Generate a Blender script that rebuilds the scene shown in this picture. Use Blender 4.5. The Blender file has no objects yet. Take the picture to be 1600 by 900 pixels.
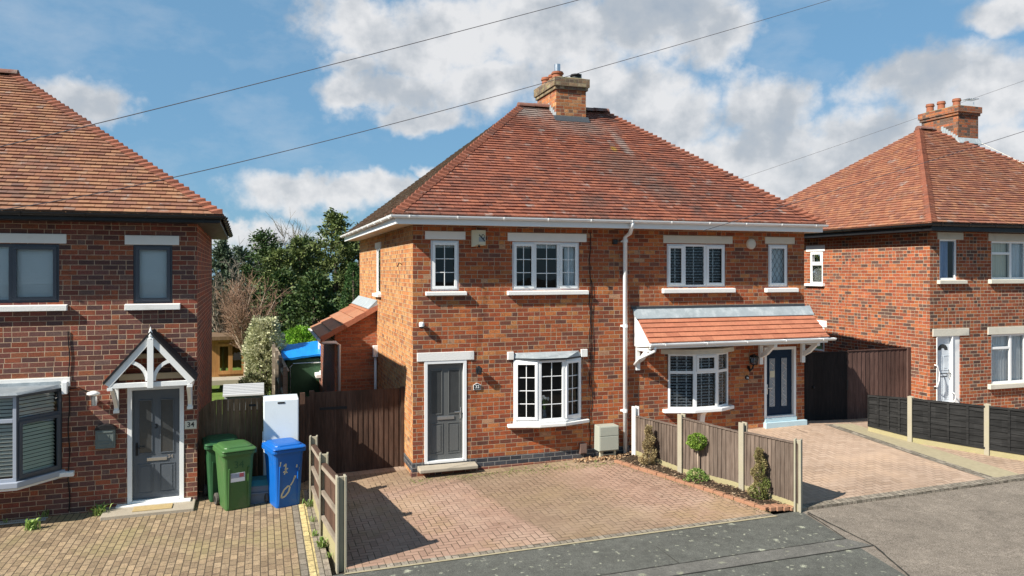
import bpy, math, random
from mathutils import Vector, Matrix, noise
random.seed(7)
SC = bpy.context.scene
COL = SC.collection

# ------------------------------------------------------------------ camera
YAW = math.radians(18.55); SN, CS = math.sin(YAW), math.cos(YAW)
CAMZ, FPX, HOR = 3.89, 1171.0, 423.0
cd = bpy.data.cameras.new('camera'); cam = bpy.data.objects.new('camera', cd); COL.objects.link(cam)
cam.location = (0, 0, CAMZ); cam.rotation_euler = (math.radians(90), 0, -YAW)
cd.sensor_width = 36; cd.lens = FPX/1600*36; cd.shift_y = -27/1600
cd.clip_end = 2000; cd.clip_start = 0.1
SC.camera = cam

# ------------------------------------------------------------------ light
SUN_T = Vector((1.15, .39, -1.0)).normalized()          # direction the light travels
sd = bpy.data.lights.new('sun', 'SUN'); sun = bpy.data.objects.new('sun', sd); COL.objects.link(sun)
sd.energy = 5.0; sd.angle = math.radians(.53); sd.color = (1, .95, .86)
sun.rotation_euler = SUN_T.to_track_quat('-Z', 'Y').to_euler()
sun.location = (-20, -6, 25)
SUN_EL = math.asin(-SUN_T.z); SUN_ROT = math.atan2(-SUN_T.x, -SUN_T.y) % (2*math.pi)
SC.view_settings.view_transform = 'Standard'; SC.view_settings.look = 'None'
SC.view_settings.exposure = 0.78; SC.view_settings.gamma = 1; SC.view_settings.use_curve_mapping = False

W = bpy.data.worlds.new('World'); SC.world = W; W.use_nodes = True
def build_world():
    nt = W.node_tree; nt.nodes.clear(); L = nt.links
    def nd(t, **k):
        n = nt.nodes.new(t)
        for a, b in k.items(): setattr(n, a, b)
        return n
    def put(s, v):
        if isinstance(v, bpy.types.NodeSocket): L.new(v, s)
        else: s.default_value = v
    def m(op, a, b=0.0, c=None, clamp=False):
        n = nd('ShaderNodeMath', operation=op, use_clamp=clamp); put(n.inputs[0], a); put(n.inputs[1], b)
        if c is not None: put(n.inputs[2], c)
        return n.outputs[0]
    def vm(op, a, b=(0, 0, 0)):
        n = nd('ShaderNodeVectorMath', operation=op); put(n.inputs[0], a); put(n.inputs[1], b)
        return n.outputs['Value'] if op == 'LENGTH' else n.outputs[0]
    def nz(vec, sc, det=6, ro=.55):
        n = nd('ShaderNodeTexNoise'); put(n.inputs['Vector'], vec); n.inputs['Scale'].default_value = sc
        n.inputs['Detail'].default_value = det; n.inputs['Roughness'].default_value = ro
        return n
    sky = nd('ShaderNodeTexSky', sky_type='NISHITA', sun_disc=False)
    sky.sun_elevation = SUN_EL; sky.sun_rotation = SUN_ROT; sky.air_density = 1.0; sky.dust_density = .4; sky.ozone_density = 2.2
    d = nd('ShaderNodeTexCoord').outputs['Generated']
    s = nd('ShaderNodeSeparateXYZ'); L.new(d, s.inputs[0])
    az = m('ARCTAN2', s.outputs[0], s.outputs[1])
    hl = m('SQRT', m('ADD', m('MULTIPLY', s.outputs[0], s.outputs[0]), m('MULTIPLY', s.outputs[1], s.outputs[1])))
    el = m('DIVIDE', s.outputs[2], m('MAXIMUM', hl, .02))
    cx = nd('ShaderNodeCombineXYZ'); L.new(az, cx.inputs[0]); L.new(el, cx.inputs[1]); P = cx.outputs[0]
    w1 = vm('MULTIPLY', vm('SUBTRACT', nz(P, 9, 4).outputs['Color'], (.5, .5, .5)), (.13, .09, 0))
    w2 = vm('MULTIPLY', vm('SUBTRACT', nz(P, 34, 5).outputs['Color'], (.5, .5, .5)), (.035, .03, 0))
    Q = vm('ADD', vm('ADD', P, w1), w2)
    blobs = [(570,35,95,58),(700,60,150,75),(850,45,170,95),(1000,30,150,75),(1105,60,75,48),(760,135,120,55),(610,135,100,45),
             (545,140,60,30),(650,180,110,28),(940,140,160,70),(1050,185,130,60),(1195,165,70,65),(1200,235,150,60),(1350,225,160,65),
             (1450,125,110,48),(1560,135,100,60),(1300,275,170,42),(1575,15,75,28),(135,162,58,42),(490,303,130,32),(600,298,80,26),
             (400,365,90,26),(345,350,30,16),(1180,292,24,10),(675,268,28,18),(1570,250,70,60),(1090,260,120,60),(1400,310,120,30),
             (560,95,60,22)]
    acc = None
    for (px, py, rx, ry) in blobs:
        a = math.atan((px-800)/FPX); e = (HOR-py)/FPX*math.cos(a)
        n = vm('MULTIPLY', vm('SUBTRACT', Q, (a+YAW, e, 0)), (FPX/rx*1.0, FPX/ry*1.0, 0))
        v = m('SUBTRACT', 1.0, vm('LENGTH', n))
        acc = v if acc is None else m('MAXIMUM', acc, v)
    # fair weather cloud over the rest of the dome
    g = m('MULTIPLY', m('SUBTRACT', nz(P, 3.2, 7).outputs['Fac'], .60), 3.0)
    front = m('SUBTRACT', 1.0, m('MULTIPLY', m('SUBTRACT', m('ABSOLUTE', m('SUBTRACT', az, YAW)), .70), 4.0), clamp=True)
    lowel = m('MULTIPLY', m('SUBTRACT', .47, el), 8.0, clamp=True)
    inframe = m('MULTIPLY', front, lowel)
    g = m('SUBTRACT', g, m('MULTIPLY', inframe, 3.0))
    acc = m('MAXIMUM', acc, g)
    fine = m('MULTIPLY', m('SUBTRACT', nz(P, 16, 9, .62).outputs['Fac'], .5), 1.5)
    dens = m('ADD', acc, fine)
    mr = nd('ShaderNodeMapRange', interpolation_type='SMOOTHSTEP'); L.new(dens, mr.inputs[0])
    mr.inputs[1].default_value = -.24; mr.inputs[2].default_value = .50
    mask = m('MULTIPLY', mr.outputs[0], .94)
    # wispy veil
    veil = m('MULTIPLY', m('SUBTRACT', nz(vm('MULTIPLY', P, (1, 1.8, 0)), 5, 8, .6).outputs['Fac'], .47, clamp=True), 1.1, clamp=True)
    mask = m('MAXIMUM', mask, veil)
    # cloud tone: sunlit upper left edges, greyer undersides
    off = vm('ADD', P, (-.018, .026, 0))
    s1 = nz(P, 11, 7, .55).outputs['Fac']; s2 = nz(off, 11, 7, .55).outputs['Fac']
    rel = m('ADD', m('MULTIPLY', m('SUBTRACT', s1, s2), 4.2), .5)
    big = nz(P, 4.2, 3).outputs['Fac']
    tone = m('ADD', m('MULTIPLY', rel, .50), m('MULTIPLY', m('SUBTRACT', .56, big), 2.3))
    tone = m('SUBTRACT', tone, m('MULTIPLY', m('SUBTRACT', acc, .25), .35), clamp=False)
    tone = m('ADD', tone, .46, clamp=True)
    cr = nd('ShaderNodeValToRGB'); L.new(tone, cr.inputs[0])
    cr.color_ramp.elements[0].color = (4.5, 5.2, 6.1, 1); cr.color_ramp.elements[0].position = 0
    e = cr.color_ramp.elements.new(.5); e.color = (5.9, 6.3, 6.8, 1)
    cr.color_ramp.elements[-1].color = (9.4, 9.4, 9.5, 1); cr.color_ramp.elements[-1].position = 1
    tint = nd('ShaderNodeMix', data_type='RGBA', blend_type='MULTIPLY'); tint.inputs[0].default_value = 1
    L.new(sky.outputs[0], tint.inputs[6]); tint.inputs[7].default_value = (SKYT[0], SKYT[1], SKYT[2], 1)
    air = nd('ShaderNodeMix', data_type='RGBA'); air.inputs[0].default_value = .6; L.new(tint.outputs[2], air.inputs[6]); air.inputs[7].default_value = (2.5, 5.1, 7.8, 1)
    mx = nd('ShaderNodeMix', data_type='RGBA'); L.new(mask, mx.inputs[0]); L.new(air.outputs[2], mx.inputs[6]); L.new(cr.outputs[0], mx.inputs[7])
    bg = nd('ShaderNodeBackground'); L.new(mx.outputs[2], bg.inputs[0]); bg.inputs[1].default_value = .0515
    o = nd('ShaderNodeOutputWorld'); L.new(bg.outputs[0], o.inputs[0])
SKYT = (.75, 1.0, 1.15)
build_world()

# ------------------------------------------------------------------ unprojection of measured points onto real planes
def ray(px): u = (px-800)/FPX; return SN+u*CS, CS-u*SN
def XA(px, Y=14.0): a, b = ray(px); return a/b*Y
def ZA(px, py, Y=14.0): a, b = ray(px); return CAMZ+(HOR-py)/FPX*(Y/b)
def YS(px, X): a, b = ray(px); return X*b/a
def ZS(px, py, X): a, b = ray(px); return CAMZ+(HOR-py)/FPX*(X/a)
def lerp(a, b, t): return a+(b-a)*t
def interp(x, pts):
    if x <= pts[0][0]: return pts[0][1]
    for (x0, v0), (x1, v1) in zip(pts, pts[1:]):
        if x <= x1: return lerp(v0, v1, (x-x0)/(x1-x0))
    return pts[-1][1]
PROF = [(-8,-.12),(0,-.1),(2.7,0),(6.9,.08),(8,.2),(10,.38),(11.5,.42),(13,.35),(16,.3),(30,.3)]
def plane10(x, y): return .012*(max(min(x, 30), -30)-7.5)-.015*(10-max(y, 5.5))
def ground(x, y):
    if y <= 10: return plane10(x, y)
    if y <= 14: return lerp(plane10(x, 10), interp(x, PROF), (y-10)/4)
    return lerp(interp(x, PROF), -.1, min(1, (y-14)/5))
def G(px, py, dz=0):
    a, b = ray(px); z = 0
    for _ in range(12):
        t = (CAMZ-z)*FPX/(py-HOR); z = ground(a*t, b*t)
    return (a*t, b*t)

# ------------------------------------------------------------------ materials
class M:
    def __init__(s, name, rough=.85, spec=.3):
        s.mat = bpy.data.materials.new(name); s.mat.use_nodes = True; s.nt = s.mat.node_tree
        s.b = s.nt.nodes['Principled BSDF']; s.b.inputs['Roughness'].default_value = rough
        s.b.inputs['Specular IOR Level'].default_value = spec; s.hs = None
    def nd(s, t, **k):
        n = s.nt.nodes.new(t)
        for a, b in k.items(): setattr(n, a, b)
        return n
    def put(s, k, v):
        if isinstance(v, bpy.types.NodeSocket): s.nt.links.new(v, k)
        else: k.default_value = v
    def m(s, op, a, b=0.0, c=None, clamp=False):
        n = s.nd('ShaderNodeMath', operation=op, use_clamp=clamp); s.put(n.inputs[0], a); s.put(n.inputs[1], b)
        if c is not None: s.put(n.inputs[2], c)
        return n.outputs[0]
    def vm(s, op, a, b=(0, 0, 0)):
        n = s.nd('ShaderNodeVectorMath', operation=op); s.put(n.inputs[0], a); s.put(n.inputs[1], b); return n.outputs[0]
    def comb(s, x, y, z=0.0):
        n = s.nd('ShaderNodeCombineXYZ')
        for i, v in enumerate((x, y, z)): s.put(n.inputs[i], v)
        return n.outputs[0]
    def sep(s, v): n = s.nd('ShaderNodeSeparateXYZ'); s.put(n.inputs[0], v); return n.outputs
    def uv(s): return s.nd('ShaderNodeTexCoord').outputs['UV']
    def pos(s): return s.nd('ShaderNodeNewGeometry').outputs['Position']
    def obj(s): return s.nd('ShaderNodeTexCoord').outputs['Object']
    def island(s): return s.nd('ShaderNodeNewGeometry').outputs['Random Per Island']
    def noise(s, v, sc, det=4, ro=.55, out='Fac'):
        n = s.nd('ShaderNodeTexNoise'); s.put(n.inputs['Vector'], v); n.inputs['Scale'].default_value = sc
        n.inputs['Detail'].default_value = det; n.inputs['Roughness'].default_value = ro; return n.outputs[out]
    def white(s, v): n = s.nd('ShaderNodeTexWhiteNoise', noise_dimensions='3D'); s.put(n.inputs['Vector'], v); return n.outputs['Value']
    def ramp(s, f, stops, mode='LINEAR'):
        n = s.nd('ShaderNodeValToRGB'); s.put(n.inputs[0], f); r = n.color_ramp; r.interpolation = mode
        while len(r.elements) < len(stops): r.elements.new(.5)
        for e, (p, c) in zip(r.elements, stops): e.position = p; e.color = (c[0], c[1], c[2], 1) if not isinstance(c, (int, float)) else (c, c, c, 1)
        return n.outputs[0]
    def mr(s, v, a, b, c=0.0, d=1.0):
        n = s.nd('ShaderNodeMapRange'); s.put(n.inputs[0], v)
        for i, k in enumerate((a, b, c, d)): n.inputs[i+1].default_value = k
        return n.outputs[0]
    def mix(s, f, a, b, mode='MIX'):
        n = s.nd('ShaderNodeMix', data_type='RGBA', blend_type=mode); s.put(n.inputs[0], f)
        for i, v in ((6, a), (7, b)):
            if isinstance(v, (tuple, list)): v = (v[0], v[1], v[2], 1)
            s.put(n.inputs[i], v)
        return n.outputs[2]
    def scale(s, col, f):   # multiply colour by a factor socket
        n = s.nd('ShaderNodeVectorMath', operation='SCALE'); s.put(n.inputs[0], col); s.put(n.inputs['Scale'], f); return n.outputs[0]
    def col(s, c):
        if isinstance(c, (tuple, list)): c = (c[0], c[1], c[2], 1)
        s.put(s.b.inputs['Base Color'], c); return s
    def rough(s, r): s.put(s.b.inputs['Roughness'], r); return s
    def bump(s, h, dist=.01, st=1.0):
        n = s.nd('ShaderNodeBump'); s.put(n.inputs['Height'], h); n.inputs['Distance'].default_value = dist
        n.inputs['Strength'].default_value = st
        if s.hs is not None: s.nt.links.new(s.hs, n.inputs['Normal'])
        s.hs = n.outputs[0]; s.put(s.b.inputs['Normal'], s.hs); return s

def plain(name, c, rough=.6, var=.12, sc=4, bump=.0, bsc=60, spec=.3, dirt=None, metal=0, streak=False):
    s = M(name, rough, spec); p = s.obj()
    q = s.vm('MULTIPLY', p, (1, 1, .15)) if streak else p
    f = s.m('ADD', 1-var, s.m('MULTIPLY', s.noise(q, sc, 6, .6), var*2))
    col = s.scale((c[0], c[1], c[2]), f)
    if dirt:
        k = s.mr(s.noise(q, dirt[1], 7, .65), dirt[2], dirt[2]+.18)
        col = s.mix(s.m('MULTIPLY', k, dirt[3]), col, dirt[0])
    s.col(col); s.b.inputs['Metallic'].default_value = metal
    s.rough(s.mr(s.noise(p, sc*3, 4), .3, .7, rough*.85, min(1, rough*1.15)))
    if bump: s.bump(s.noise(p, bsc, 5, .6), bump)
    return s.mat

def brick(name, pal, mortar, w=.235, h=.083, hdr=.25, joint=.0052, seed=0, lichen=None, patch=None, soot=0, swap=None, bumpd=.010, gain=1.0):
    """brickwork laid in metres on the surface (UV); every brick its own fired colour"""
    s = M(name, .88, .2); x, y, _ = s.sep(s.uv())
    r = s.m('FLOOR', s.m('DIVIDE', y, h)); fy = s.m('SUBTRACT', s.m('DIVIDE', y, h), r)
    par = s.m('MULTIPLY', s.m('MODULO', s.m('ABSOLUTE', r), 2.0), .5)
    jit = s.m('MULTIPLY', s.white(s.comb(r, 3.3, seed)), .18)
    xx = s.m('ADD', s.m('ADD', s.m('DIVIDE', x, w), par), jit)
    # break the bond now and then
    j = s.m('FLOOR', xx); fx = s.m('SUBTRACT', xx, j)
    isH = s.m('LESS_THAN', s.white(s.comb(j, r, seed+11.0)), hdr)
    half = s.m('MULTIPLY', s.m('GREATER_THAN', fx, .5), isH)
    wob = s.m('MULTIPLY', s.m('SUBTRACT', s.noise(s.uv(), 28, 3), .5), .006)
    dx = s.m('MULTIPLY', s.m('MINIMUM', fx, s.m('SUBTRACT', 1.0, fx)), w)
    dm = s.m('ADD', s.m('MULTIPLY', s.m('ABSOLUTE', s.m('SUBTRACT', fx, .5)), w), s.m('MULTIPLY', s.m('SUBTRACT', 1.0, isH), 9.0))
    dy = s.m('MULTIPLY', s.m('MINIMUM', fy, s.m('SUBTRACT', 1.0, fy)), h)
    d = s.m('ADD', s.m('MINIMUM', s.m('MINIMUM', dx, dm), dy), wob)
    mask = s.mr(d, joint*.75, joint*1.3)                       # 1 on the brick, 0 in the joint
    rnd = s.white(s.comb(j, r, s.m('ADD', half, seed+1.0)))
    rnd2 = s.white(s.comb(j, r, s.m('ADD', half, seed+5.0)))
    c = s.ramp(rnd, pal, 'CONSTANT')
    mean = tuple(sum(q[1][k] for q in pal)/len(pal) for k in range(3))
    c = s.mix(.2, c, mean)
    n1 = s.noise(s.uv(), 55, 5, .7); n2 = s.noise(s.uv(), 9, 5, .6)
    c = s.scale(c, s.m('MULTIPLY', s.mr(n1, .3, .7, .58*gain, 1.42*gain), s.mr(rnd2, 0, 1, .80, 1.2)))
    c = s.scale(c, s.mr(n2, .3, .7, .88, 1.12))
    # dark mottling inside single bricks
    c = s.mix(s.m('MULTIPLY', s.mr(s.noise(s.uv(), 15, 5, .75), .52, .64), .55), c, (.09, .05, .045))
    if patch: c = s.mix(s.m('MULTIPLY', s.mr(s.noise(s.pos(), patch[1], 4, .6), .5, .66), patch[2]), c, patch[0])
    mc = s.scale(tuple(mortar), s.mr(s.noise(s.uv(), 6, 6, .7), .3, .7, .7, 1.2))
    c = s.mix(mask, mc, c)
    if lichen: c = s.mix(s.m('MULTIPLY', s.mr(s.noise(s.pos(), 9, 7, .7), lichen[1], lichen[1]+.12), .85), c, lichen[0])
    s.col(c); s.bump(s.m('ADD', s.m('MULTIPLY', mask, .9), s.m('MULTIPLY', n1, .35)), bumpd, .9)
    return s.mat

def herring(name, pal, joint_c, w=.1, patch=None, pale=None, jw=.006, band=None):
    s = M(name, .9, .2); uvv = s.uv(); PX_, PY_, _z = s.sep(s.pos()); x, y, _ = s.sep(uvv)
    x = s.m('DIVIDE', x, w); y = s.m('DIVIDE', y, w)
    ix = s.m('FLOOR', x); iy = s.m('FLOOR', y); fx = s.m('SUBTRACT', x, ix); fy = s.m('SUBTRACT', y, iy)
    k = s.m('FLOORED_MODULO', s.m('SUBTRACT', ix, iy), 4.0)
    def eq(v): return s.m('COMPARE', k, v, .1)
    dl = s.m('ADD', fx, s.m('MULTIPLY', eq(1.0), 9.0)); dr = s.m('ADD', s.m('SUBTRACT', 1.0, fx), s.m('MULTIPLY', eq(0.0), 9.0))
    db = s.m('ADD', fy, s.m('MULTIPLY', eq(2.0), 9.0)); dt = s.m('ADD', s.m('SUBTRACT', 1.0, fy), s.m('MULTIPLY', eq(3.0), 9.0))
    d = s.m('MULTIPLY', s.m('MINIMUM', s.m('MINIMUM', dl, dr), s.m('MINIMUM', db, dt)), w)
    bx = s.m('SUBTRACT', ix, eq(1.0)); by = s.m('SUBTRACT', iy, eq(2.0))
    rnd = s.white(s.comb(bx, by, s.m('GREATER_THAN', k, 1.5)))
    big = s.noise(s.pos(), .7, 5, .6)
    mask = s.mr(d, jw*.6, jw*1.25)
    c = s.ramp(rnd, pal, 'LINEAR')
    c = s.scale(c, s.mr(s.noise(uvv, 40, 5, .7), .25, .75, .82, 1.18))
    # joints partly filled with sand / lost
    fill = s.mr(s.noise(s.pos(), 1.3, 4, .6), .42, .6)
    jc = s.mix(fill, joint_c, s.scale(c, .8) if False else c)
    if patch: c = s.mix(s.m('MULTIPLY', s.mr(s.noise(s.pos(), patch[1], 5, .65), .5, .62), patch[2]), c, patch[0])
    if pale: c = s.mix(s.m('MULTIPLY', s.mr(big, .48, .62), .6), c, pale)
    if band:      # darker olive-brown band running along the drive
        wv = s.m('MULTIPLY', s.m('SUBTRACT', s.noise(s.pos(), 1.1, 5, .65), .5), .7)
        xx = s.m('ADD', s.m('SUBTRACT', PX_, s.m('MULTIPLY', s.m('SUBTRACT', 14.0, PY_), band[2])), s.m('MULTIPLY', wv, .5))
        bm = s.m('MULTIPLY', s.mr(xx, band[0], band[0]+.12), s.mr(s.m('ADD', xx, wv), band[1]+.5, band[1]-.5))
        c = s.mix(s.m('MULTIPLY', bm, .6, clamp=True), c, s.scale(band[3], s.mr(rnd, 0, 1, .8, 1.2)))
        c = s.mix(s.m('MULTIPLY', s.mr(s.m('ADD', PY_, wv), 13.2, 13.8), .55, clamp=True), c, s.scale((.25,.19,.11), s.mr(rnd, 0, 1, .8, 1.2)))
    jc = s.mix(s.m('MULTIPLY', fill, .75), joint_c, c)
    c = s.mix(mask, jc, c)
    c = s.scale(c, s.mr(s.noise(s.pos(), .45, 6, .6), .3, .7, .84, 1.14))
    s.col(c); s.bump(s.m('ADD', mask, s.m('MULTIPLY', s.noise(uvv, 60, 4), .4)), .006, .8)
    return s.mat

def tilemat(name, pal, dark, dk=.5, thr=.5, grey=(.33,.31,.28), lich=None, seed=0, streak=.25, stain=()):
    s = M(name, .82, .25); r = s.island(); p = s.pos()
    c = s.ramp(r, pal, 'LINEAR')
    c = s.scale(c, s.mr(s.noise(p, 22, 4, .7), .25, .75, .8, 1.2))
    v = s.vm('ADD', s.vm('MULTIPLY', p, (1, 1, .7)), (seed, 0, 0))
    k = s.m('ADD', s.noise(v, 1.0, 5, .65), s.m('MULTIPLY', s.m('SUBTRACT', r, .5), .16))
    c = s.mix(s.m('MULTIPLY', s.mr(k, thr, thr+.16), dk), c, dark)
    k2 = s.m('ADD', s.noise(s.vm('ADD', v, (9, 4, 2)), 3.2, 6, .7), s.m('MULTIPLY', s.m('SUBTRACT', s.white(s.comb(r, 1.0, 2.0)), .5), .2))
    c = s.mix(s.m('MULTIPLY', s.mr(k2, .62, .74), .55), c, grey)
    if lich: c = s.mix(s.m('MULTIPLY', s.mr(s.noise(p, 6, 6, .7), .74, .78), .8), c, lich)
    for (sx, sy, rx, ry, sc_, k_) in stain:      # lime run-off and lichen patches that stay on the tiles
        d = s.nd('ShaderNodeVectorMath', operation='LENGTH'); s.put(d.inputs[0], s.vm('MULTIPLY', s.vm('SUBTRACT', p, (sx, sy, 0)), (1/rx, 1/ry, 0)))
        mk = s.mr(s.m('SUBTRACT', s.m('ADD', s.m('SUBTRACT', 1.0, d.outputs['Value']), s.m('MULTIPLY', s.noise(s.vm('MULTIPLY', p, (3, 1, 1)), 5, 6, .7), 1.2)), .6), .0, .6)
        c = s.mix(s.m('MULTIPLY', mk, k_, clamp=True), c, sc_)
    s.col(c); s.bump(s.noise(p, 45, 5, .6), .004)
    return s.mat

def leafmat(name, a, b, c, trans=.25, dead=None):
    s = M(name, .6, .3); r = s.island()
    k = s.ramp(r, [(0, a), (.5, b), (1, c)])
    k = s.scale(k, s.mr(s.noise(s.pos(), 1.6, 4), .3, .7, .7, 1.3))
    if dead: k = s.mix(s.mr(s.noise(s.pos(), dead[1], 3), .5, .62), k, dead[0])
    s.col(k); s.b.inputs['Transmission Weight'].default_value = 0
    tr = s.nd('ShaderNodeBsdfTranslucent'); s.put(tr.inputs[0], k)
    ms = s.nd('ShaderNodeMixShader'); ms.inputs[0].default_value = trans
    s.nt.links.new(s.b.outputs[0], ms.inputs[1]); s.nt.links.new(tr.outputs[0], ms.inputs[2])
    s.nt.links.new(ms.outputs[0], s.nt.nodes['Material Output'].inputs[0])
    return s.mat

def glassmat(name='window_glass', tint=(.93, .95, .95), add=.01):
    s = M(name); nt = s.nt
    tr = s.nd('ShaderNodeBsdfTransparent'); tr.inputs[0].default_value = (*tint, 1)
    gl = s.nd('ShaderNodeBsdfGlossy'); gl.inputs['Roughness'].default_value = .015
    n = s.nd('ShaderNodeBump'); n.inputs['Distance'].default_value = .004; n.inputs['Strength'].default_value = .35
    s.put(n.inputs['Height'], s.noise(s.pos(), 2.2, 1)); s.put(gl.inputs['Normal'], n.outputs[0])
    fr = s.nd('ShaderNodeFresnel'); fr.inputs[0].default_value = 1.5
    f = s.m('ADD', s.m('MULTIPLY', fr.outputs[0], .9), add, clamp=True)
    ms = s.nd('ShaderNodeMixShader'); s.put(ms.inputs[0], f)
    nt.links.new(tr.outputs[0], ms.inputs[1]); nt.links.new(gl.outputs[0], ms.inputs[2])
    nt.links.new(ms.outputs[0], nt.nodes['Material Output'].inputs[0])
    return s.mat

def woodboards(name, c1, c2, bw=.12, vertical=True, rough=.85, grain=1):
    s = M(name, rough, .2); x, y, _ = s.sep(s.uv()); r = s.island()
    p = s.obj(); q = s.vm('MULTIPLY', p, (6, 6, .5) if vertical else (.5, .5, 7))
    k = s.noise(q, 5, 6, .65)
    c = s.mix(s.mr(k, .3, .7), c1, c2)
    c = s.scale(c, s.mr(r, 0, 1, .75, 1.2))
    c = s.scale(c, s.mr(s.noise(p, 1.5, 5), .3, .7, .85, 1.15))
    s.col(c); s.bump(k, .004*grain)
    return s.mat

BR_MAIN = brick('orange_brick', [(0,(.42,.105,.032)),(.18,(.34,.075,.028)),(.37,(.46,.155,.048)),(.48,(.25,.058,.028)),(.60,(.145,.055,.040)),(.67,(.40,.098,.030)),(.80,(.18,.056,.038)),(.87,(.52,.215,.072)),(.93,(.095,.048,.042)),(.97,(.40,.23,.135))], (.42,.305,.205), hdr=.22, seed=2, patch=((.14,.055,.036), .9, .35))
BR_SIDE = brick('golden_side_brick', [(0,(.53,.24,.085)),(.25,(.46,.165,.055)),(.45,(.56,.29,.115)),(.62,(.39,.135,.055)),(.74,(.50,.27,.12)),(.86,(.22,.10,.06)),(.92,(.52,.26,.1))], (.46,.36,.24), hdr=.7, seed=4)
BR_LEFT = brick('dark_red_brick', [(0,(.25,.065,.040)),(.14,(.17,.056,.044)),(.30,(.105,.054,.05)),(.44,(.20,.075,.052)),(.56,(.28,.078,.038)),(.68,(.072,.048,.048)),(.78,(.15,.068,.054)),(.90,(.31,.10,.045)),(.95,(.125,.085,.075))], (.46,.32,.22), hdr=.22, seed=7, patch=((.09,.05,.042), .8, .35))
BR_RIGHT = brick('red_brick_with_dark_headers', [(0,(.34,.088,.036)),(.30,(.39,.12,.042)),(.48,(.28,.068,.032)),(.62,(.095,.06,.048)),(.76,(.35,.10,.038)),(.86,(.065,.05,.045)),(.93,(.22,.07,.04))], (.50,.41,.30), hdr=.35, seed=9, patch=((.15,.055,.036), .7, .3))
BR_CHIM = brick('weathered_chimney_brick', [(0,(.42,.15,.055)),(.3,(.32,.095,.045)),(.5,(.50,.24,.10)),(.65,(.24,.09,.055)),(.8,(.13,.075,.05)),(.9,(.40,.2,.09))], (.36,.28,.19), hdr=.3, seed=12)
BR_CAP = brick('lichened_cap_brick', [(0,(.26,.17,.10)),(.3,(.17,.11,.07)),(.6,(.30,.24,.15)),(.8,(.11,.08,.06))], (.25,.21,.15), hdr=.5, seed=13, lichen=((.26,.25,.10), .54))
BR_CHIM2 = brick('sooty_chimney_brick', [(0,(.33,.10,.045)),(.3,(.12,.075,.055)),(.5,(.36,.13,.05)),(.7,(.085,.065,.055)),(.85,(.27,.12,.07))], (.20,.165,.13), hdr=.3, seed=15)
BR_BLUE = brick('blue_plinth_brick', [(0,(.045,.05,.06)),(.5,(.065,.07,.08)),(.8,(.09,.085,.085))], (.30,.28,.26), hdr=.1, seed=17)
BR_EXT = brick('smooth_red_brick', [(0,(.38,.12,.055)),(.4,(.34,.10,.05)),(.7,(.42,.15,.07))], (.40,.28,.2), w=.235, h=.078, hdr=0, seed=19)
BR_KERB = plain('terracotta_block', (.31,.16,.095), .85, .25, 9, .004)
HB_MAIN = herring('rose_block_paving', [(0,(.32,.20,.145)),(.5,(.365,.235,.172)),(1,(.275,.172,.125))], (.10,.07,.045), patch=((.27,.185,.10), .45, .7), pale=(.40,.28,.21), band=(3.35, 5.3, .17, (.20,.145,.09)))
HB_SIDE = herring('buff_block_paving', [(0,(.36,.255,.185)),(.5,(.40,.29,.215)),(1,(.32,.225,.16))], (.2,.14,.1), pale=(.46,.32,.22))
PV_LEFT = brick('tan_block_paving', [(0,(.27,.195,.122)),(.35,(.30,.22,.138)),(.6,(.24,.17,.105)),(.8,(.32,.23,.14))], (.10,.075,.05), w=.2, h=.1, hdr=0, seed=21, joint=.006, patch=((.28,.24,.11), .8, .5), bumpd=.008)
PV_GREY = brick('grey_border_block', [(0,(.22,.19,.15)),(.5,(.27,.23,.18)),(.8,(.18,.155,.12))], (.08,.07,.05), w=.2, h=.1, hdr=0, seed=22)
PV_YEL = brick('yellow_border_block', [(0,(.50,.40,.19)),(.5,(.44,.35,.17)),(.8,(.55,.43,.21))], (.12,.1,.06), w=.2, h=.1, hdr=0, seed=23)
TILE_MAIN = tilemat('plain_clay_tile', [(0,(.165,.066,.046)),(.4,(.245,.085,.052)),(.75,(.30,.108,.062)),(1,(.21,.08,.055))], (.085,.055,.046), .7, .54, lich=(.55,.35,.03), seed=3, stain=[(7.5,17.2,1.3,.6,(.27,.22,.19),.4),(6.5,17.8,.7,.5,(.30,.27,.24),.6),(8.35,16.5,.16,.75,(.30,.28,.25),.5),(8.0,16.2,.10,.13,(.42,.27,.04),.7),(7.9,15.4,.9,.9,(.10,.075,.06),.5),(8.4,14.5,.6,.5,(.09,.07,.06),.55)])
TILE_LEFT = tilemat('orange_clay_tile', [(0,(.20,.092,.062)),(.4,(.27,.122,.07)),(.75,(.33,.17,.092)),(1,(.23,.108,.072))], (.11,.075,.065), .6, .56, seed=31)
TILE_RIGHT = tilemat('red_clay_tile', [(0,(.20,.085,.058)),(.4,(.28,.11,.064)),(.75,(.33,.15,.08)),(1,(.24,.10,.066))], (.14,.085,.065), .55, .56, seed=55)
TILE_DARK = tilemat('dark_brown_tile', [(0,(.11,.075,.055)),(.5,(.16,.10,.07)),(1,(.20,.11,.07))], (.09,.08,.05), .7, .45, seed=8)  # darker brown tiles for the left side slope
TILE_NEW = tilemat('new_terracotta_tile', [(0,(.40,.145,.085)),(.5,(.45,.175,.10)),(1,(.36,.13,.075))], (.32,.12,.07), .4, .5, grey=(.46,.2,.12), seed=71)
BONNET = tilemat('bonnet_tile', [(0,(.19,.07,.045)),(.5,(.28,.098,.056)),(1,(.23,.082,.05))], (.13,.075,.06), .6, .52, seed=81)
RIDGE = plain('ridge_tile', (.20,.095,.07), .85, .4, 5, .004, dirt=((.30,.29,.26), 4, .52, .6))
WHITE = plain('white_upvc', (.80,.80,.79), .32, .03, 3, spec=.5)
WHITEM = plain('white_painted_masonry', (.78,.76,.72), .7, .06, 5, .003, dirt=((.42,.38,.31), 3, .6, .35))
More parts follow.
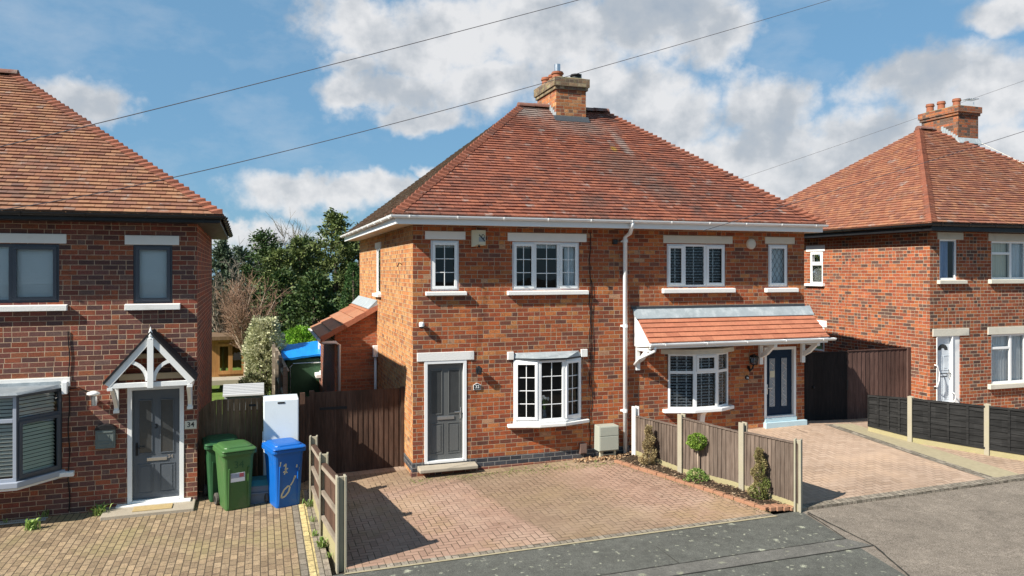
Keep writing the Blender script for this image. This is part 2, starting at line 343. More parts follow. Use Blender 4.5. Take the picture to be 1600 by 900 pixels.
CREAMM = plain('cream_painted_masonry', (.60,.56,.47), .75, .08, 5, .003, dirt=((.35,.31,.24), 3, .55, .4))
WHITEW = plain('white_painted_wood', (.76,.76,.74), .5, .06, 4, .002, dirt=((.5,.5,.48), 8, .6, .4), streak=True)
SLATE = plain('dark_grey_upvc', (.055,.062,.078), .45, .08, 3, spec=.45)
SLATE_SUNLIT = plain('sunlit_grey_upvc', (.33,.36,.42), .45, .06, 3, spec=.45)  # lit copy of the dark slate frame, sunlight put into the colour
GREYD = plain('grey_door_paint', (.105,.108,.105), .5, .06, 2, .0015, 120, spec=.4)
SLATED = plain('slate_grey_door_paint', (.085,.098,.115), .5, .08, 2, .0015, 120, spec=.4)
BLUED = plain('navy_door_paint', (.006,.022,.05), .5, .06, 2, spec=.2)
SKYLIT_WHITE = plain('skylit_white_threshold', (.42,.55,.60), .5, .12, 4)  # white threshold in shade, blue sky light put into its colour
BLACK = plain('black_plastic', (.012,.012,.013), .45, .1, 3, spec=.4)
BLACKI = plain('black_iron', (.014,.014,.015), .5, .15, 8, .002)
CHROME = plain('satin_steel', (.62,.62,.62), .3, .05, 3, metal=1)
BRASS = plain('dull_brass', (.45,.35,.18), .4, .1, 3, metal=1)
LEAD = plain('lead_flashing', (.30,.335,.35), .55, .22, 6, .006, 14, dirt=((.50,.53,.54), 5, .5, .6))
LEADD = plain('dark_lead', (.055,.062,.07), .6, .3, 8, .006, 20)
STONE = plain('stone_step', (.36,.31,.24), .85, .15, 5, .004, dirt=((.2,.18,.13), 4, .55, .5))
CONC = plain('fence_post_concrete', (.33,.295,.22), .9, .16, 6, .004, 50, dirt=((.30,.29,.16), 3, .52, .5))
CONCG = plain('gravel_board_concrete', (.33,.285,.155), .9, .2, 5, .006, 40, dirt=((.30,.28,.12), 3, .5, .5))
TERRA = plain('terracotta_pot', (.30,.105,.055), .8, .2, 9, .003, dirt=((.2,.12,.09), 6, .55, .6))
CREAM = plain('yellowed_plastic', (.60,.55,.40), .45, .08, 6, dirt=((.35,.24,.12), 14, .62, .6))
METER = plain('grey_green_grp', (.36,.37,.31), .5, .05, 3, spec=.35)
BROWNP = plain('brown_plastic', (.17,.11,.09), .5, .1, 4)
GREENB = plain('green_bin_plastic', (.055,.135,.04), .42, .14, 3, .001, 150, spec=.35, dirt=((.13,.14,.08), 2.6, .53, .5))
GREEND = plain('dark_green_bin_plastic', (.022,.085,.032), .5, .1, 2, spec=.35)
BLUEB = plain('blue_bin_plastic', (.006,.11,.42), .42, .14, 3, .001, 150, spec=.4, dirt=((.12,.17,.25), 2.4, .56, .45))
RUBBER = plain('grubby_rubber', (.09,.08,.07), .9, .2, 10)
FRIDGE = plain('white_enamel', (.72,.77,.79), .25, .03, 2, spec=.5, dirt=((.55,.57,.56), 3, .6, .4))
TEAL = plain('teal_plastic', (.02,.14,.16), .5, .1, 3)
GREYP = plain('grey_blue_plastic', (.13,.16,.19), .55, .1, 3)
SHEDG = plain('pale_grey_resin', (.42,.43,.44), .7, .12, 3, .004, 30)
FENCEW = woodboards('weathered_brown_board', (.085,.06,.046), (.19,.145,.115))
FENCED = woodboards('dark_brown_board', (.045,.026,.018), (.115,.065,.045))
FENCEN = woodboards('natural_brown_board', (.10,.062,.034), (.21,.135,.08))
FENCEB = woodboards('black_stained_board', (.006,.006,.006), (.030,.029,.028), vertical=False)
FENCEL = woodboards('sunlit_board', (.15,.11,.08), (.34,.27,.20))  # garden fence boards, lightened to carry the sunlight in their colour
RAILW = woodboards('pale_weathered_rail', (.19,.155,.12), (.33,.28,.22), vertical=False)
GATEBK = woodboards('near_black_board', (.012,.010,.010), (.03,.022,.02))
GATEBR = woodboards('chocolate_board', (.06,.032,.026), (.13,.075,.06))
OAK = woodboards('honey_timber', (.30,.14,.045), (.45,.24,.09), rough=.6)
BLINDM = plain('cream_slat', (.82,.80,.70), .5, .05, 2)
BLINDW = plain('white_slat', (.86,.87,.86), .5, .04, 2)
PALESL = plain('pale_shutter_slat', (.80,.82,.82), .5, .05, 2)  # one even pale tone for the shutter slats
LACE = plain('net_curtain', (.88,.90,.91), .9, .1, 14, .01, 18)
BLUEC = plain('blue_curtain', (.40,.50,.70), .9, .12, 8, .01, 18)
BLINDC = plain('cream_roller_blind', (.88,.84,.70), .9, .04, 2)
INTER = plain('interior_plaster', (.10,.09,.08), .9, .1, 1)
GLASS = glassmat(); 
OBSC = plain('obscured_glass', (.045,.047,.048), .12, .3, 5, spec=.8, bump=.002, bsc=30)
OBSCP = plain('patterned_bevelled_glass', (.25,.28,.31), .15, .4, 30, spec=.8)
TARP = plain('blue_tarpaulin', (.01,.22,.66), .4, .1, 3, .01, 8)
GRNP = plain('green_canvas', (.03,.07,.035), .7, .12, 3)
MAT_C = plain('coir_mat', (.40,.28,.12), .95, .2, 20, .006, 200)
CABLE = plain('black_cable', (.01,.01,.01), .6, .1, 2)
WIRE = plain('overhead_wire', (.09,.08,.085), .6, .1, 2)
SHINGLE = plain('black_felt_shingle', (.016,.016,.018), .95, .3, 20, .004)
CREAMW = plain('cream_timber', (.55,.47,.34), .7, .1, 5, dirt=((.3,.24,.16), 6, .55, .4))
LINK = plain('white_letter_paint', (.75,.75,.72), .5, .02)
INK = plain('black_letter_paint', (.02,.02,.02), .5, .02)
# ------------------------------------------------------------------ mesh helpers
def tag(o, label=None, cat=None, group=None, kind=None):
    if label: o['label'] = label
    if cat: o['category'] = cat
    if group: o['group'] = group
    if kind: o['kind'] = kind
    return o
class Pl:
    """vertical plane: a runs along it, d outward from it, b up"""
    def __init__(s, ox, oy, dx=1.0, dy=0.0, nx=0.0, ny=-1.0): s.o = (ox, oy); s.d = (dx, dy); s.n = (nx, ny)
    def __call__(s, a, d, b): return (s.o[0]+a*s.d[0]+d*s.n[0], s.o[1]+a*s.d[1]+d*s.n[1], b)
def facet(p, q):      # plane through two plan points, outward = to the right-hand (camera) side
    dx, dy = q[0]-p[0], q[1]-p[1]; L = math.hypot(dx, dy); dx /= L; dy /= L
    return Pl(p[0], p[1], dx, dy, dy, -dx), L
ID = lambda x, y, z: (x, y, z)
class MB:
    def __init__(s): s.v = []; s.f = []
    def add(s, vs, fs): n = len(s.v); s.v += [tuple(v) for v in vs]; s.f += [tuple(i+n for i in f) for f in fs]
    def quad(s, *p): s.add(p, [tuple(range(len(p)))])
    def box(s, x0, x1, y0, y1, z0, z1, T=ID):
        if x0 > x1: x0, x1 = x1, x0
        if y0 > y1: y0, y1 = y1, y0
        if z0 > z1: z0, z1 = z1, z0
        s.add([T(x, y, z) for z in (z0, z1) for x, y in ((x0,y0),(x1,y0),(x1,y1),(x0,y1))],
              [(3,2,1,0),(4,5,6,7),(0,1,5,4),(1,2,6,5),(2,3,7,6),(3,0,4,7)]); return s
    def hexa(s, b, t):   # bottom 4 pts, top 4 pts
        s.add(list(b)+list(t), [(3,2,1,0),(4,5,6,7),(0,1,5,4),(1,2,6,5),(2,3,7,6),(3,0,4,7)]); return s
    def prism(s, pts, ext):
        n = len(pts); e = Vector(ext); q = [Vector(p)+e for p in pts]
        s.add([*pts, *q], [tuple(range(n))[::-1], tuple(range(n, 2*n))]+[(i, (i+1) % n, n+(i+1) % n, n+i) for i in range(n)]); return s
    def tube(s, path, r, seg=8, cap=True, half=None):
        path = [Vector(p) for p in path]; rs = r if isinstance(r, (list, tuple)) else [r]*len(path); rings = []
        up0 = None
        for i, p in enumerate(path):
            d = (path[min(i+1, len(path)-1)]-path[max(i-1, 0)]).normalized()
            u = Vector((0, 0, 1)) if abs(d.z) < .95 else Vector((0, 1, 0))
            x = d.cross(u).normalized(); y = x.cross(d).normalized()
            if half: angs = [math.pi+math.pi*k/seg for k in range(seg+1)]
            else: angs = [2*math.pi*k/seg for k in range(seg)]
            rings.append([p+x*math.cos(a)*rs[i]+y*math.sin(a)*rs[i] for a in angs])
        n = len(rings[0]); vs = [v for g in rings for v in g]; fs = []
        for i in range(len(rings)-1):
            for k in range(n if not half else n-1): fs.append((i*n+k, i*n+(k+1) % n, (i+1)*n+(k+1) % n, (i+1)*n+k))
        if cap: fs += [tuple(range(n))[::-1], tuple((len(rings)-1)*n+k for k in range(n))]
        s.add(vs, fs); return s
    def lathe(s, c, prof, seg=16):
        vs = []; fs = []
        for (r, z) in prof: vs += [(c[0]+r*math.cos(2*math.pi*k/seg), c[1]+r*math.sin(2*math.pi*k/seg), c[2]+z) for k in range(seg)]
        for i in range(len(prof)-1):
            for k in range(seg): fs.append((i*seg+k, i*seg+(k+1) % seg, (i+1)*seg+(k+1) % seg, (i+1)*seg+k))
        fs += [tuple(range(seg))[::-1], tuple((len(prof)-1)*seg+k for k in range(seg))]
        s.add(vs, fs); return s
    def build(s, name, mat, parent=None, bevel=0, smooth=False, origin=None, swap=False, uvrot=None):
        me = bpy.data.meshes.new(name); me.from_pydata(s.v, [], s.f); me.update()
        uv = me.uv_layers.new(name='UVMap'); co = [0.0]*(2*len(me.loops))
        for p in me.polygons:
            n = p.normal; ax, ay, az = abs(n.x), abs(n.y), abs(n.z)
            if uvrot is not None: ca, sa = math.cos(uvrot), math.sin(uvrot)
            for li in p.loop_indices:
                v = s.v[me.loops[li].vertex_index]
                if az > ax and az > ay: a, b = v[0], v[1]
                elif ay >= ax: a, b = v[0], v[2]
                else: a, b = v[1], v[2]
                if swap: a, b = b, a
                if uvrot is not None: a, b = a*ca-b*sa, a*sa+b*ca
                co[2*li] = a; co[2*li+1] = b
        uv.data.foreach_set('uv', co)
        if smooth: me.polygons.foreach_set('use_smooth', [True]*len(me.polygons))
        me.materials.append(mat)
        o = bpy.data.objects.new(name, me); COL.objects.link(o)
        if parent is not None:
            o.parent = parent
            if parent.type == 'EMPTY': o.matrix_parent_inverse = Matrix.Translation(-parent.location)
            elif parent.get('_off'): pass
        elif origin is not None:
            me.transform(Matrix.Translation(-Vector(origin))); o.location = origin
        if bevel:
            b = o.modifiers.new('bevel', 'BEVEL'); b.width = bevel; b.segments = 2; b.limit_method = 'ANGLE'; b.angle_limit = math.radians(40)
        return o
def thing(name, label, cat, loc=(0, 0, 0), group=None):
    o = bpy.data.objects.new(name, None); COL.objects.link(o); o.location = loc; o.empty_display_size = .3
    return tag(o, label, cat, group)
def dup(root, loc, rz=0, label=None):
    def cp(o, par):
        c = o.copy(); COL.objects.link(c); c.parent = par
        for ch in o.children: cp(ch, c)
        return c
    r = cp(root, None); r.location = loc; r.rotation_euler = (0, 0, rz)
    if label: r['label'] = label
    return r
def text(txt, size, T, mat, name, parent, depth=.004, aspect=1.0, bold=0.0):
    """letters as real geometry; T maps (a, d, b) to the world"""
    cu = bpy.data.curves.new('lettering', 'FONT'); cu.body = txt; cu.size = size; cu.align_x = 'CENTER'; cu.align_y = 'CENTER'; cu.offset = bold
    ob = bpy.data.objects.new('lettering', cu); COL.objects.link(ob)
    bpy.context.view_layer.update()
    me = bpy.data.meshes.new_from_object(ob); mb = MB()
    vs = [(v.co.x*aspect, v.co.y) for v in me.vertices]; n = len(vs)
    mb.v = [T(x, depth, y) for x, y in vs]; mb.f = [tuple(p.vertices) for p in me.polygons]
    bpy.data.objects.remove(ob); bpy.data.curves.remove(cu); bpy.data.meshes.remove(me)
    return mb.build(name, mat, parent)

def wall(mb, T, a0, a1, b0, b1, ops=(), dep=.11, back=False):
    A = sorted(set([a0, a1]+[v for o in ops for v in (o[0], o[1])])); B = sorted(set([b0, b1]+[v for o in ops for v in (o[2], o[3])]))
    for i in range(len(A)-1):
        for j in range(len(B)-1):
            ca, cb = (A[i]+A[i+1])/2, (B[j]+B[j+1])/2
            if any(o[0] < ca < o[1] and o[2] < cb < o[3] for o in ops): continue
            mb.quad(T(A[i],0,B[j]), T(A[i+1],0,B[j]), T(A[i+1],0,B[j+1]), T(A[i],0,B[j+1]))
    for o in ops:
        x0, x1, z0, z1 = o[:4]
        mb.quad(T(x0,0,z0),T(x0,-dep,z0),T(x0,-dep,z1),T(x0,0,z1)); mb.quad(T(x1,0,z0),T(x1,-dep,z0),T(x1,-dep,z1),T(x1,0,z1))
        mb.quad(T(x0,0,z1),T(x1,0,z1),T(x1,-dep,z1),T(x0,-dep,z1)); mb.quad(T(x0,0,z0),T(x1,0,z0),T(x1,-dep,z0),T(x0,-dep,z0))

def window(par, T, a0, a1, b0, b1, lights, mat=WHITE, d=-.05, fw=.05, bars=None, blind=None, lead=None, transom=None, cas=(), barmat=WHITE, label=None, curtain=None, half=.035, bsp=.05, btilt=.35, tapes=()):
    """frame mesh = part 'window'; its panes, blinds and curtains are its sub-parts. lights: list of boundaries 0..1"""
    f = MB(); g = MB(); y0, y1 = d-.035, d+.025
    f.box(a0, a1, y0, y1, b0, b0+fw, T); f.box(a0, a1, y0, y1, b1-fw, b1, T)
    f.box(a0, a0+fw, y0, y1, b0+fw, b1-fw, T); f.box(a1-fw, a1, y0, y1, b0+fw, b1-fw, T)
    xs = [a0+fw]+[lerp(a0, a1, t) for t in lights]+[a1-fw]
    cells = []
    for i in range(len(xs)-1):
        l = xs[i]+(half if i else 0); r = xs[i+1]-(half if i < len(xs)-2 else 0)
        if i: f.box(xs[i]-half, xs[i]+half, y0, y1, b0+fw, b1-fw, T)
        zz = [(b0+fw, b1-fw)]
        tr = transom.get(i) if isinstance(transom, dict) else transom
        if tr:
            zt = lerp(b0, b1, tr); f.box(l, r, y0, y1, zt-.03, zt+.03, T); zz = [(b0+fw, zt-.03), (zt+.03, b1-fw)]
        for k, (z0, z1) in enumerate(zz):
            l2, r2 = l, r
            if i in cas or (i, k) in cas:      # opening casement: a second proud frame
                w = .042; yy0, yy1 = y1-.005, y1+.022
                f.box(l-.012, r+.012, yy0, yy1, z0-.012, z0+w, T); f.box(l-.012, r+.012, yy0, yy1, z1-w, z1+.012, T)
                f.box(l-.012, l+w, yy0, yy1, z0+w, z1-w, T); f.box(r-w, r+.012, yy0, yy1, z0+w, z1-w, T)
                l2, r2, z0, z1 = l+w, r-w, z0+w, z1-w
            cells.append((l2, r2, z0, z1))
            g.quad(T(l2-.01, d, z0-.01), T(r2+.01, d, z0-.01), T(r2+.01, d, z1+.01), T(l2-.01, d, z1+.01))
            if bars:
                c_, r_ = bars
                for q in range(1, c_): x = lerp(l2, r2, q/c_); f.box(x-.008, x+.008, d+.003, d+.012, z0, z1, T)
                for q in range(1, r_): z = lerp(z0, z1, q/r_); f.box(l2, r2, d+.0035, d+.0125, z-.008, z+.008, T)
    o = f.build('window', mat, par, bevel=.004)
    if label: o['label'] = label
    g.build('pane', GLASS, o)
    if lead:
        lb = MB(); sw, sh, lm = lead
        for (l, r, z0, z1) in cells:
            n = max(2, round((r-l)/sw)); w = (r-l)/n; h = w*sh
            for sgn in (1, -1):
                k = -60
                while k < 60:
                    # line x = l + t, z = z0 + (t*sgn + k*w)*sh
                    pts = []
                    for t in (0.0, r-l):
                        pts.append((t, (t*sgn+k*w)*sh))
                    (t0, h0), (t1, h1) = pts; H = z1-z0
                    k += 1
                    lo, hi = 0.0, 1.0; dh = h1-h0
                    ta, tb = sorted(((0-h0)/dh, (H-h0)/dh)); lo = max(lo, ta); hi = min(hi, tb)
                    if hi-lo < .01: continue
                    p = (l+t0+(t1-t0)*lo, z0+h0+dh*lo); q = (l+t0+(t1-t0)*hi, z0+h0+dh*hi)
                    e = Vector((q[0]-p[0], q[1]-p[1])).normalized(); nx, nz = -e.y*.004, e.x*.004
                    lb.quad(T(p[0]-nx, d+.004, p[1]-nz), T(q[0]-nx, d+.004, q[1]-nz), T(q[0]+nx, d+.004, q[1]+nz), T(p[0]+nx, d+.004, p[1]+nz))
        lb.build('lead_lattice', lm, o)
    if blind:
        bm_, b_lo, b_hi = blind; sl = MB()
        for (l, r) in [(xs[i]+.02, xs[i+1]-.02) for i in range(len(xs)-1)]:
            z = lerp(b0, b1, b_hi)-.03
            while z > lerp(b0, b1, b_lo)+fw:
                c, s_ = .028*math.cos(btilt), .028*math.sin(btilt)
                sag = random.uniform(-.002, .002)
                sl.quad(T(l, d-.06-c, z+s_), T(r, d-.06-c, z+s_+sag), T(r, d-.06+c, z-s_+sag), T(l, d-.06+c, z-s_)); z -= bsp
            for tp in tapes:
                x = lerp(l, r, tp); sl.box(x-.012, x+.012, d-.036, d-.034, lerp(b0, b1, b_lo)+fw, b1-fw, T)
        sl.build('blind', bm_, o)
    if curtain:
        for (cm, t0, t1, z0t, z1t) in curtain:
            cb = MB(); n = max(4, int((t1-t0)*(a1-a0)/.02)); pv = None
            for k in range(n+1):
                x = lerp(a0, a1, lerp(t0, t1, k/n)); w = -.09+.018*math.sin(k*1.35)+.006*math.sin(k*.5)
                c = (T(x, d+w, lerp(b0, b1, z0t)), T(x, d+w, lerp(b0, b1, z1t)))
                if pv: cb.quad(pv[0], c[0], c[1], pv[1])
                pv = c
            cb.build('curtain', cm, o)
    return o

def lintel(par, T, a0, a1, b0, b1, mat=WHITEM, d=.02, name='lintel'):
    return MB().box(a0, a1, -.05, d, b0, b1, T).build(name, mat, par, bevel=.006)
def sill(par, T, a0, a1, b0, b1, mat=WHITEM, d=.09):
    mb = MB(); mb.hexa([T(a0,-.1,b0),T(a1,-.1,b0),T(a1,d,b0),T(a0,d,b0)], [T(a0,-.1,b1+.012),T(a1,-.1,b1+.012),T(a1,d,b1-.008),T(a0,d,b1-.008)])
    return mb.build('sill', mat, par, bevel=.006)

# ------------------------------------------------------------------ roofs of individual tiles
def tile_face(mb, A, B, C, D, N, width=.172, lift=.03, gap=.004, jit=.005):
    A, B, C, D = map(Vector, (A, B, C, D)); e = (B-A).normalized(); n = e.cross(D-A).normalized()
    if n.z < 0: n = -n
    for i in range(N):
        s0, s1 = i/N, (i+1.0)/N
        L0, R0, L1, R1 = A.lerp(D, s0), B.lerp(C, s0), A.lerp(D, s1), B.lerp(C, s1)
        l0, r0, l1, r1 = [(p-A).dot(e) for p in (L0, R0, L1, R1)]
        base0 = L0-e*l0; base1 = L1-e*l1
        off = (width/2 if i % 2 else 0)+random.uniform(-.012, .012)
        k = math.floor((min(l0, l1)-off)/width); dz = random.uniform(-.002, .002)
        while True:
            u0 = k*width+off+gap/2; u1 = (k+1)*width+off-gap/2; k += 1
            if u0 > max(r0, r1): break
            a0, a1 = max(u0, l0), min(u1, r0); c0, c1 = max(u0, l1), min(u1, r1)
            if a1-a0 < .008 and c1-c0 < .008: continue
            if a1 < a0: a0 = a1 = (max(min((a0+a1)/2, r0), l0))
            if c1 < c0: c0 = c1 = (max(min((c0+c1)/2, r1), l1))
            h = lift+random.uniform(-jit, jit)+dz; sk = random.uniform(-.003, .003)
            p0 = base0+e*a0+n*(h+sk); p1 = base0+e*a1+n*(h-sk); p2 = base1+e*c1+n*.004; p3 = base1+e*c0+n*.004
            q0 = base0+e*a0-n*.004; q1 = base0+e*a1-n*.004
            mb.add([p0, p1, p2, p3, q0, q1], [(0,1,2,3),(4,5,1,0)])
def bonnets(mb, P, Q, N, e1, e2, w=.19, h0=.095, h1=.015):
    """hip tiles from P (eave) up to Q (ridge); e1/e2 = directions down onto the two slopes (already lying in them)"""
    P, Q, e1, e2 = map(Vector, (P, Q, e1, e2))
    for i in range(N):
        s0, s1 = i/N, (i+1.15)/N
        a, b = P.lerp(Q, s0), P.lerp(Q, min(1, s1)); z = Vector((0, 0, 1)); j = random.uniform(-.008, .008)
        ww = w+random.uniform(-.015, .015)
        va = [a+e1*ww+z*(.05+j), a+z*(h0+j), a+e2*ww+z*(.05+j)]; vb = [b+e1*ww*.8+z*.006, b+z*(h1+.02), b+e2*ww*.8+z*.006]
        vc = [a+e1*ww-z*.01, a-z*.01, a+e2*ww-z*.01]
        mb.add(va+vb+vc, [(0,1,4,3),(1,2,5,4),(6,7,1,0),(7,8,2,1)])
def ridge(mb, P, Q, r=.12, ln=.45):
    P, Q = Vector(P), Vector(Q); L = (Q-P).length; n = max(1, round(L/ln)); e = (Q-P)/L
    x = Vector((e.y, -e.x, 0)).normalized()
    for i in range(n):
        a = P+e*(L*i/n+.004); b = P+e*(L*(i+1)/n-.004); dz = random.uniform(-.006, .006)
        ra = []; rb = []
        for k in range(9):
            t = math.pi*k/8; o = x*math.cos(t)*r+Vector((0, 0, math.sin(t)*r*.85+dz-.02)); ra.append(a+o); rb.append(b+o*1.0)
        mb.add(ra+rb, [(k, k+1, k+10, k+9) for k in range(8)]+[tuple(range(9)), tuple(range(17, 8, -1))])
def hip_roof(par, x0, x1, y0, y1, zE, rx0, rx1, ry, zR, mat, matL=None, matR=None, gauge=.121, closedL=True, hipL=True, hipR=True, bon=BONNET, dark_right=False):
    N = int(math.hypot(ry-y0, zR-zE)/gauge)
    A, B, C, D = (x0,y0,zE), (x1,y0,zE), (rx1,ry,zR), (rx0,ry,zR); E, F_ = (x0,y1,zE), (x1,y1,zE)
    mb = MB(); tile_face(mb, A, B, C, D, N)
    dn = Vector((0, 0, -.012))
    def dq(*p): mb.quad(*[tuple(Vector(q)+dn) for q in p])
    dq(A, B, C, D); dq(E, F_, C, D)
    if hipL: dq(A, D, E)
    if hipR: dq(B, C, F_)
    roof = mb.build('roof', mat, par)
    if hipL:
        m2 = MB(); tile_face(m2, E, A, D, D, N); m2.build('side_slope', matL or mat, roof)
    if hipR:
        m2 = MB(); tile_face(m2, B, F_, C, C, N); m2.build('side_slope', matR or mat, roof)
    if hipL: hb = MB(); bonnets(hb, A, D, N, (1, 0, 0), (0, 1, 0)); hb.build('hip_tile_row', bon, roof)
    if hipR: hb = MB(); bonnets(hb, B, C, N, (0, 1, 0), (-1, 0, 0)); hb.build('hip_tile_row', bon, roof)
    rb = MB(); ridge(rb, (rx0-.05, ry, zR+.03), (rx1+.05, ry, zR+.03)); rb.build('ridge_tile_row', RIDGE, roof)
    return roof
def gutter(par, path, mat, fascia_h=.17, soffit=None, r=.055, brk=.9, zoff=0, fd=None, inner=None):
    """path: outer fascia line at gutter height; builds gutter with brackets"""
    g = MB(); g.tube(path, r, 8, cap=True, half=True); g.tube([(p[0], p[1], p[2]-.004) for p in path], r*.86, 8, cap=False, half=True)
    for a, b in zip(path, path[1:]):
        a, b = Vector(a), Vector(b); L = (b-a).length; n = max(1, int(L/brk)); e = (b-a)/L
        for i in range(n+1):
            c = a+e*(L*(i+.35)/(n+.7)); g.tube([c-e*.014, c+e*.014], r*1.14, 8, half=True)
            c2 = c+Vector((0, 0, .004)); 
    return g.build('gutter', mat, par)
# ================================================================== GROUND
def sheet(name, c00, c10, c11, c01, nx, ny, dz, mat, thick=0, kind='structure', parent=None, swap=False, zf=ground):
    mb = MB(); vs = []
    for j in range(ny+1):
        for i in range(nx+1):
            u, v = i/nx, j/ny
            x = lerp(lerp(c00[0], c10[0], u), lerp(c01[0], c11[0], u), v); y = lerp(lerp(c00[1], c10[1], u), lerp(c01[1], c11[1], u), v)
            vs.append((x, y, zf(x, y)+dz))
    fs = [(j*(nx+1)+i, j*(nx+1)+i+1, (j+1)*(nx+1)+i+1, (j+1)*(nx+1)+i) for j in range(ny) for i in range(nx)]
    mb.add(vs, fs)
    if thick:
        def sk(i, j): a, b = vs[i], vs[j]; mb.quad(a, b, (b[0], b[1], b[2]-thick), (a[0], a[1], a[2]-thick))
        for i in range(nx): sk(i, i+1); sk(ny*(nx+1)+i, ny*(nx+1)+i+1)
        for j in range(ny): sk(j*(nx+1), (j+1)*(nx+1)); sk(j*(nx+1)+nx, (j+1)*(nx+1)+nx)
    o = mb.build(name, mat, parent, swap=swap)
    if kind and parent is None: o['kind'] = kind
    return o

def mat_grass():
    s = M('lawn', .95, .1); p = s.pos(); yy = s.sep(p)[1]
    c = s.ramp(s.noise(p, 1.2, 6, .7), [(.3, (.10,.15,.03)), (.5, (.16,.23,.05)), (.7, (.24,.27,.08))])
    c = s.mix(s.m('LESS_THAN', yy, 16.0), c, (.06,.052,.042)); c = s.scale(c, s.mr(s.noise(p, 40, 4), .3, .7, .7, 1.2)); s.col(c); s.bump(s.noise(p, 60, 4), .03); return s.mat
def mat_soil():
    s = M('dark_soil', .97, .1); p = s.pos()
    c = s.ramp(s.noise(p, 30, 6, .8), [(.3, (.02,.014,.01)), (.5, (.05,.035,.024)), (.62, (.10,.07,.045)), (.75, (.2,.15,.1))])
    s.col(c); s.bump(s.noise(p, 35, 6, .8), .04); return s.mat
def mat_tarmac(name, a, b, spots=None, rep=0):
    s = M(name, .93, .2); p = s.pos()
    g = s.noise(p, 62, 5, .85); c = s.mix(s.mr(g, .40, .60), a, b)
    c = s.scale(c, s.mr(s.noise(p, 1.1, 7, .65), .3, .7, .8, 1.18))
    v = s.nd('ShaderNodeTexVoronoi'); s.put(v.inputs['Vector'], p); v.inputs['Scale'].default_value = 140
    c = s.mix(s.m('MULTIPLY', s.m('LESS_THAN', v.outputs['Distance'], .28), .35), c, (.36,.33,.29))
    c = s.scale(c, s.mr(s.noise(p, 7, 8, .8), .35, .65, .78, 1.2))
    if spots:
        q = s.vm('ADD', p, s.vm('MULTIPLY', s.vm('SUBTRACT', s.noise(p, 11, 4, .7, 'Color'), (.5,.5,.5)), (.16,.16,0)))
        for sc, th, k in ((4.2, .25, .85), (11, .26, .7)):
            vv = s.nd('ShaderNodeTexVoronoi'); s.put(vv.inputs['Vector'], q); vv.inputs['Scale'].default_value = sc
            sel = s.m('GREATER_THAN', s.m('ADD', s.sep(vv.outputs['Color'])[0], s.m('MULTIPLY', s.noise(p, .8, 3), .6)), .88)
            d = s.mr(vv.outputs['Distance'], th, th*.55)
            c = s.mix(s.m('MULTIPLY', s.m('MULTIPLY', s.m('MULTIPLY', d, sel, clamp=True), s.mr(s.noise(p, 60, 3), .35, .55)), k), c, spots)
    s.col(c); s.bump(g, .006); return s.mat
GRASS, SOIL = mat_grass(), mat_soil()
TAR = mat_tarmac('grey_green_footway', (.062,.063,.055), (.125,.124,.107), spots=(.46,.46,.34))
TAR2 = mat_tarmac('patched_footway', (.085,.081,.072), (.15,.142,.125), spots=(.27,.27,.19))
TAR3 = mat_tarmac('brown_tarmac', (.085,.07,.055), (.30,.25,.20))
ROADM = mat_tarmac('road_tarmac', (.05,.05,.05), (.09,.088,.085))
SEAM = plain('dark_seam', (.03,.028,.024), .95, .3, 30)
SAND = plain('pale_joint_mortar', (.33,.28,.18), .95, .25, 12, .003)

def terrain():
    xs = [-260,-120,-60,-30,-16,-9,-6,-3,0,2,4,6,8,9,10,11,12,14,16,20,30,60,120,260]; ys = [-260,-120,-50,-15,-4,2,5.4,5.5,10,11,12,13,14,15,17,19,24,30,40,60,120,300]
    mb = MB(); vs = []; n = len(xs)
    for y in ys:
        for x in xs:
            z = ground(x, y)-.06
            if y < 5.45: z -= .12
            vs.append((x, y, z))
    mb.add(vs, [(j*n+i, j*n+i+1, (j+1)*n+i+1, (j+1)*n+i) for j in range(len(ys)-1) for i in range(n-1)])
    mb.build('ground', GRASS)['kind'] = 'structure'
terrain()
S1 = G(1260, 800); S2 = G(1420, 900)
def xb(y): return S1[0]+(S2[0]-S1[0])*(S1[1]-y)/(S1[1]-S2[1])
sheet('road', (-60, -2), (60, -2), (60, 5.5), (-60, 5.5), 10, 2, -.12, ROADM)
sheet('pavement', (-40, 5.5), (xb(5.5), 5.5), (8.27, 10.0), (-40, 10.0), 24, 3, 0, TAR, thick=.12)
sheet('pavement', (xb(5.5), 5.5), (40, 5.5), (40, 10.02), (8.27, 10.0), 16, 3, 0.0, TAR3, thick=.12)
# trench repair in the pavement with dark seams
T1a, T1b, T2a, T2b = G(935, 900), G(1322, 842), G(1069, 898), G(1366, 853)
def ext(a, b, k): return (a[0]+(a[0]-b[0])*k, a[1]+(a[1]-b[1])*k)
T1e, T2e = ext(T1a, T1b, 1.2), ext(T2a, T2b, 1.6)
sheet('pavement_repair', T2e, T2b, T1b, T1e, 8, 1, .004, TAR2)
def seam(a, b, w=.022, dz=.008, name='pavement_joint', mat=SEAM):
    dx, dy = b[0]-a[0], b[1]-a[1]; L = math.hypot(dx, dy); nx, ny = -dy/L*w/2, dx/L*w/2; n = max(2, int(L/.12)); mb = MB(); pv = None
    for i in range(n+1):
        t = i/n; j = random.uniform(-.006, .006); ww = random.uniform(.5, 1.15)
        x, y = a[0]+dx*t+nx*j*60, a[1]+dy*t+ny*j*60; z = ground(x, y)+dz
        c = ((x-nx*ww, y-ny*ww, z), (x+nx*ww, y+ny*ww, z))
        if pv: mb.quad(pv[0], c[0], c[1], pv[1])
        pv = c
    o = mb.build(name, mat); o['kind'] = 'structure'; return o
seam(T1e, T1b); seam(T2e, T2b); seam(G(1262, 803), T1b); seam(G(1262, 801), T2b, .03); seam(T2b, S2, .03); seam(G(1026, 855), G(1060, 880), .012)
seam(S2, ext(S2, T2b, .6), .03)
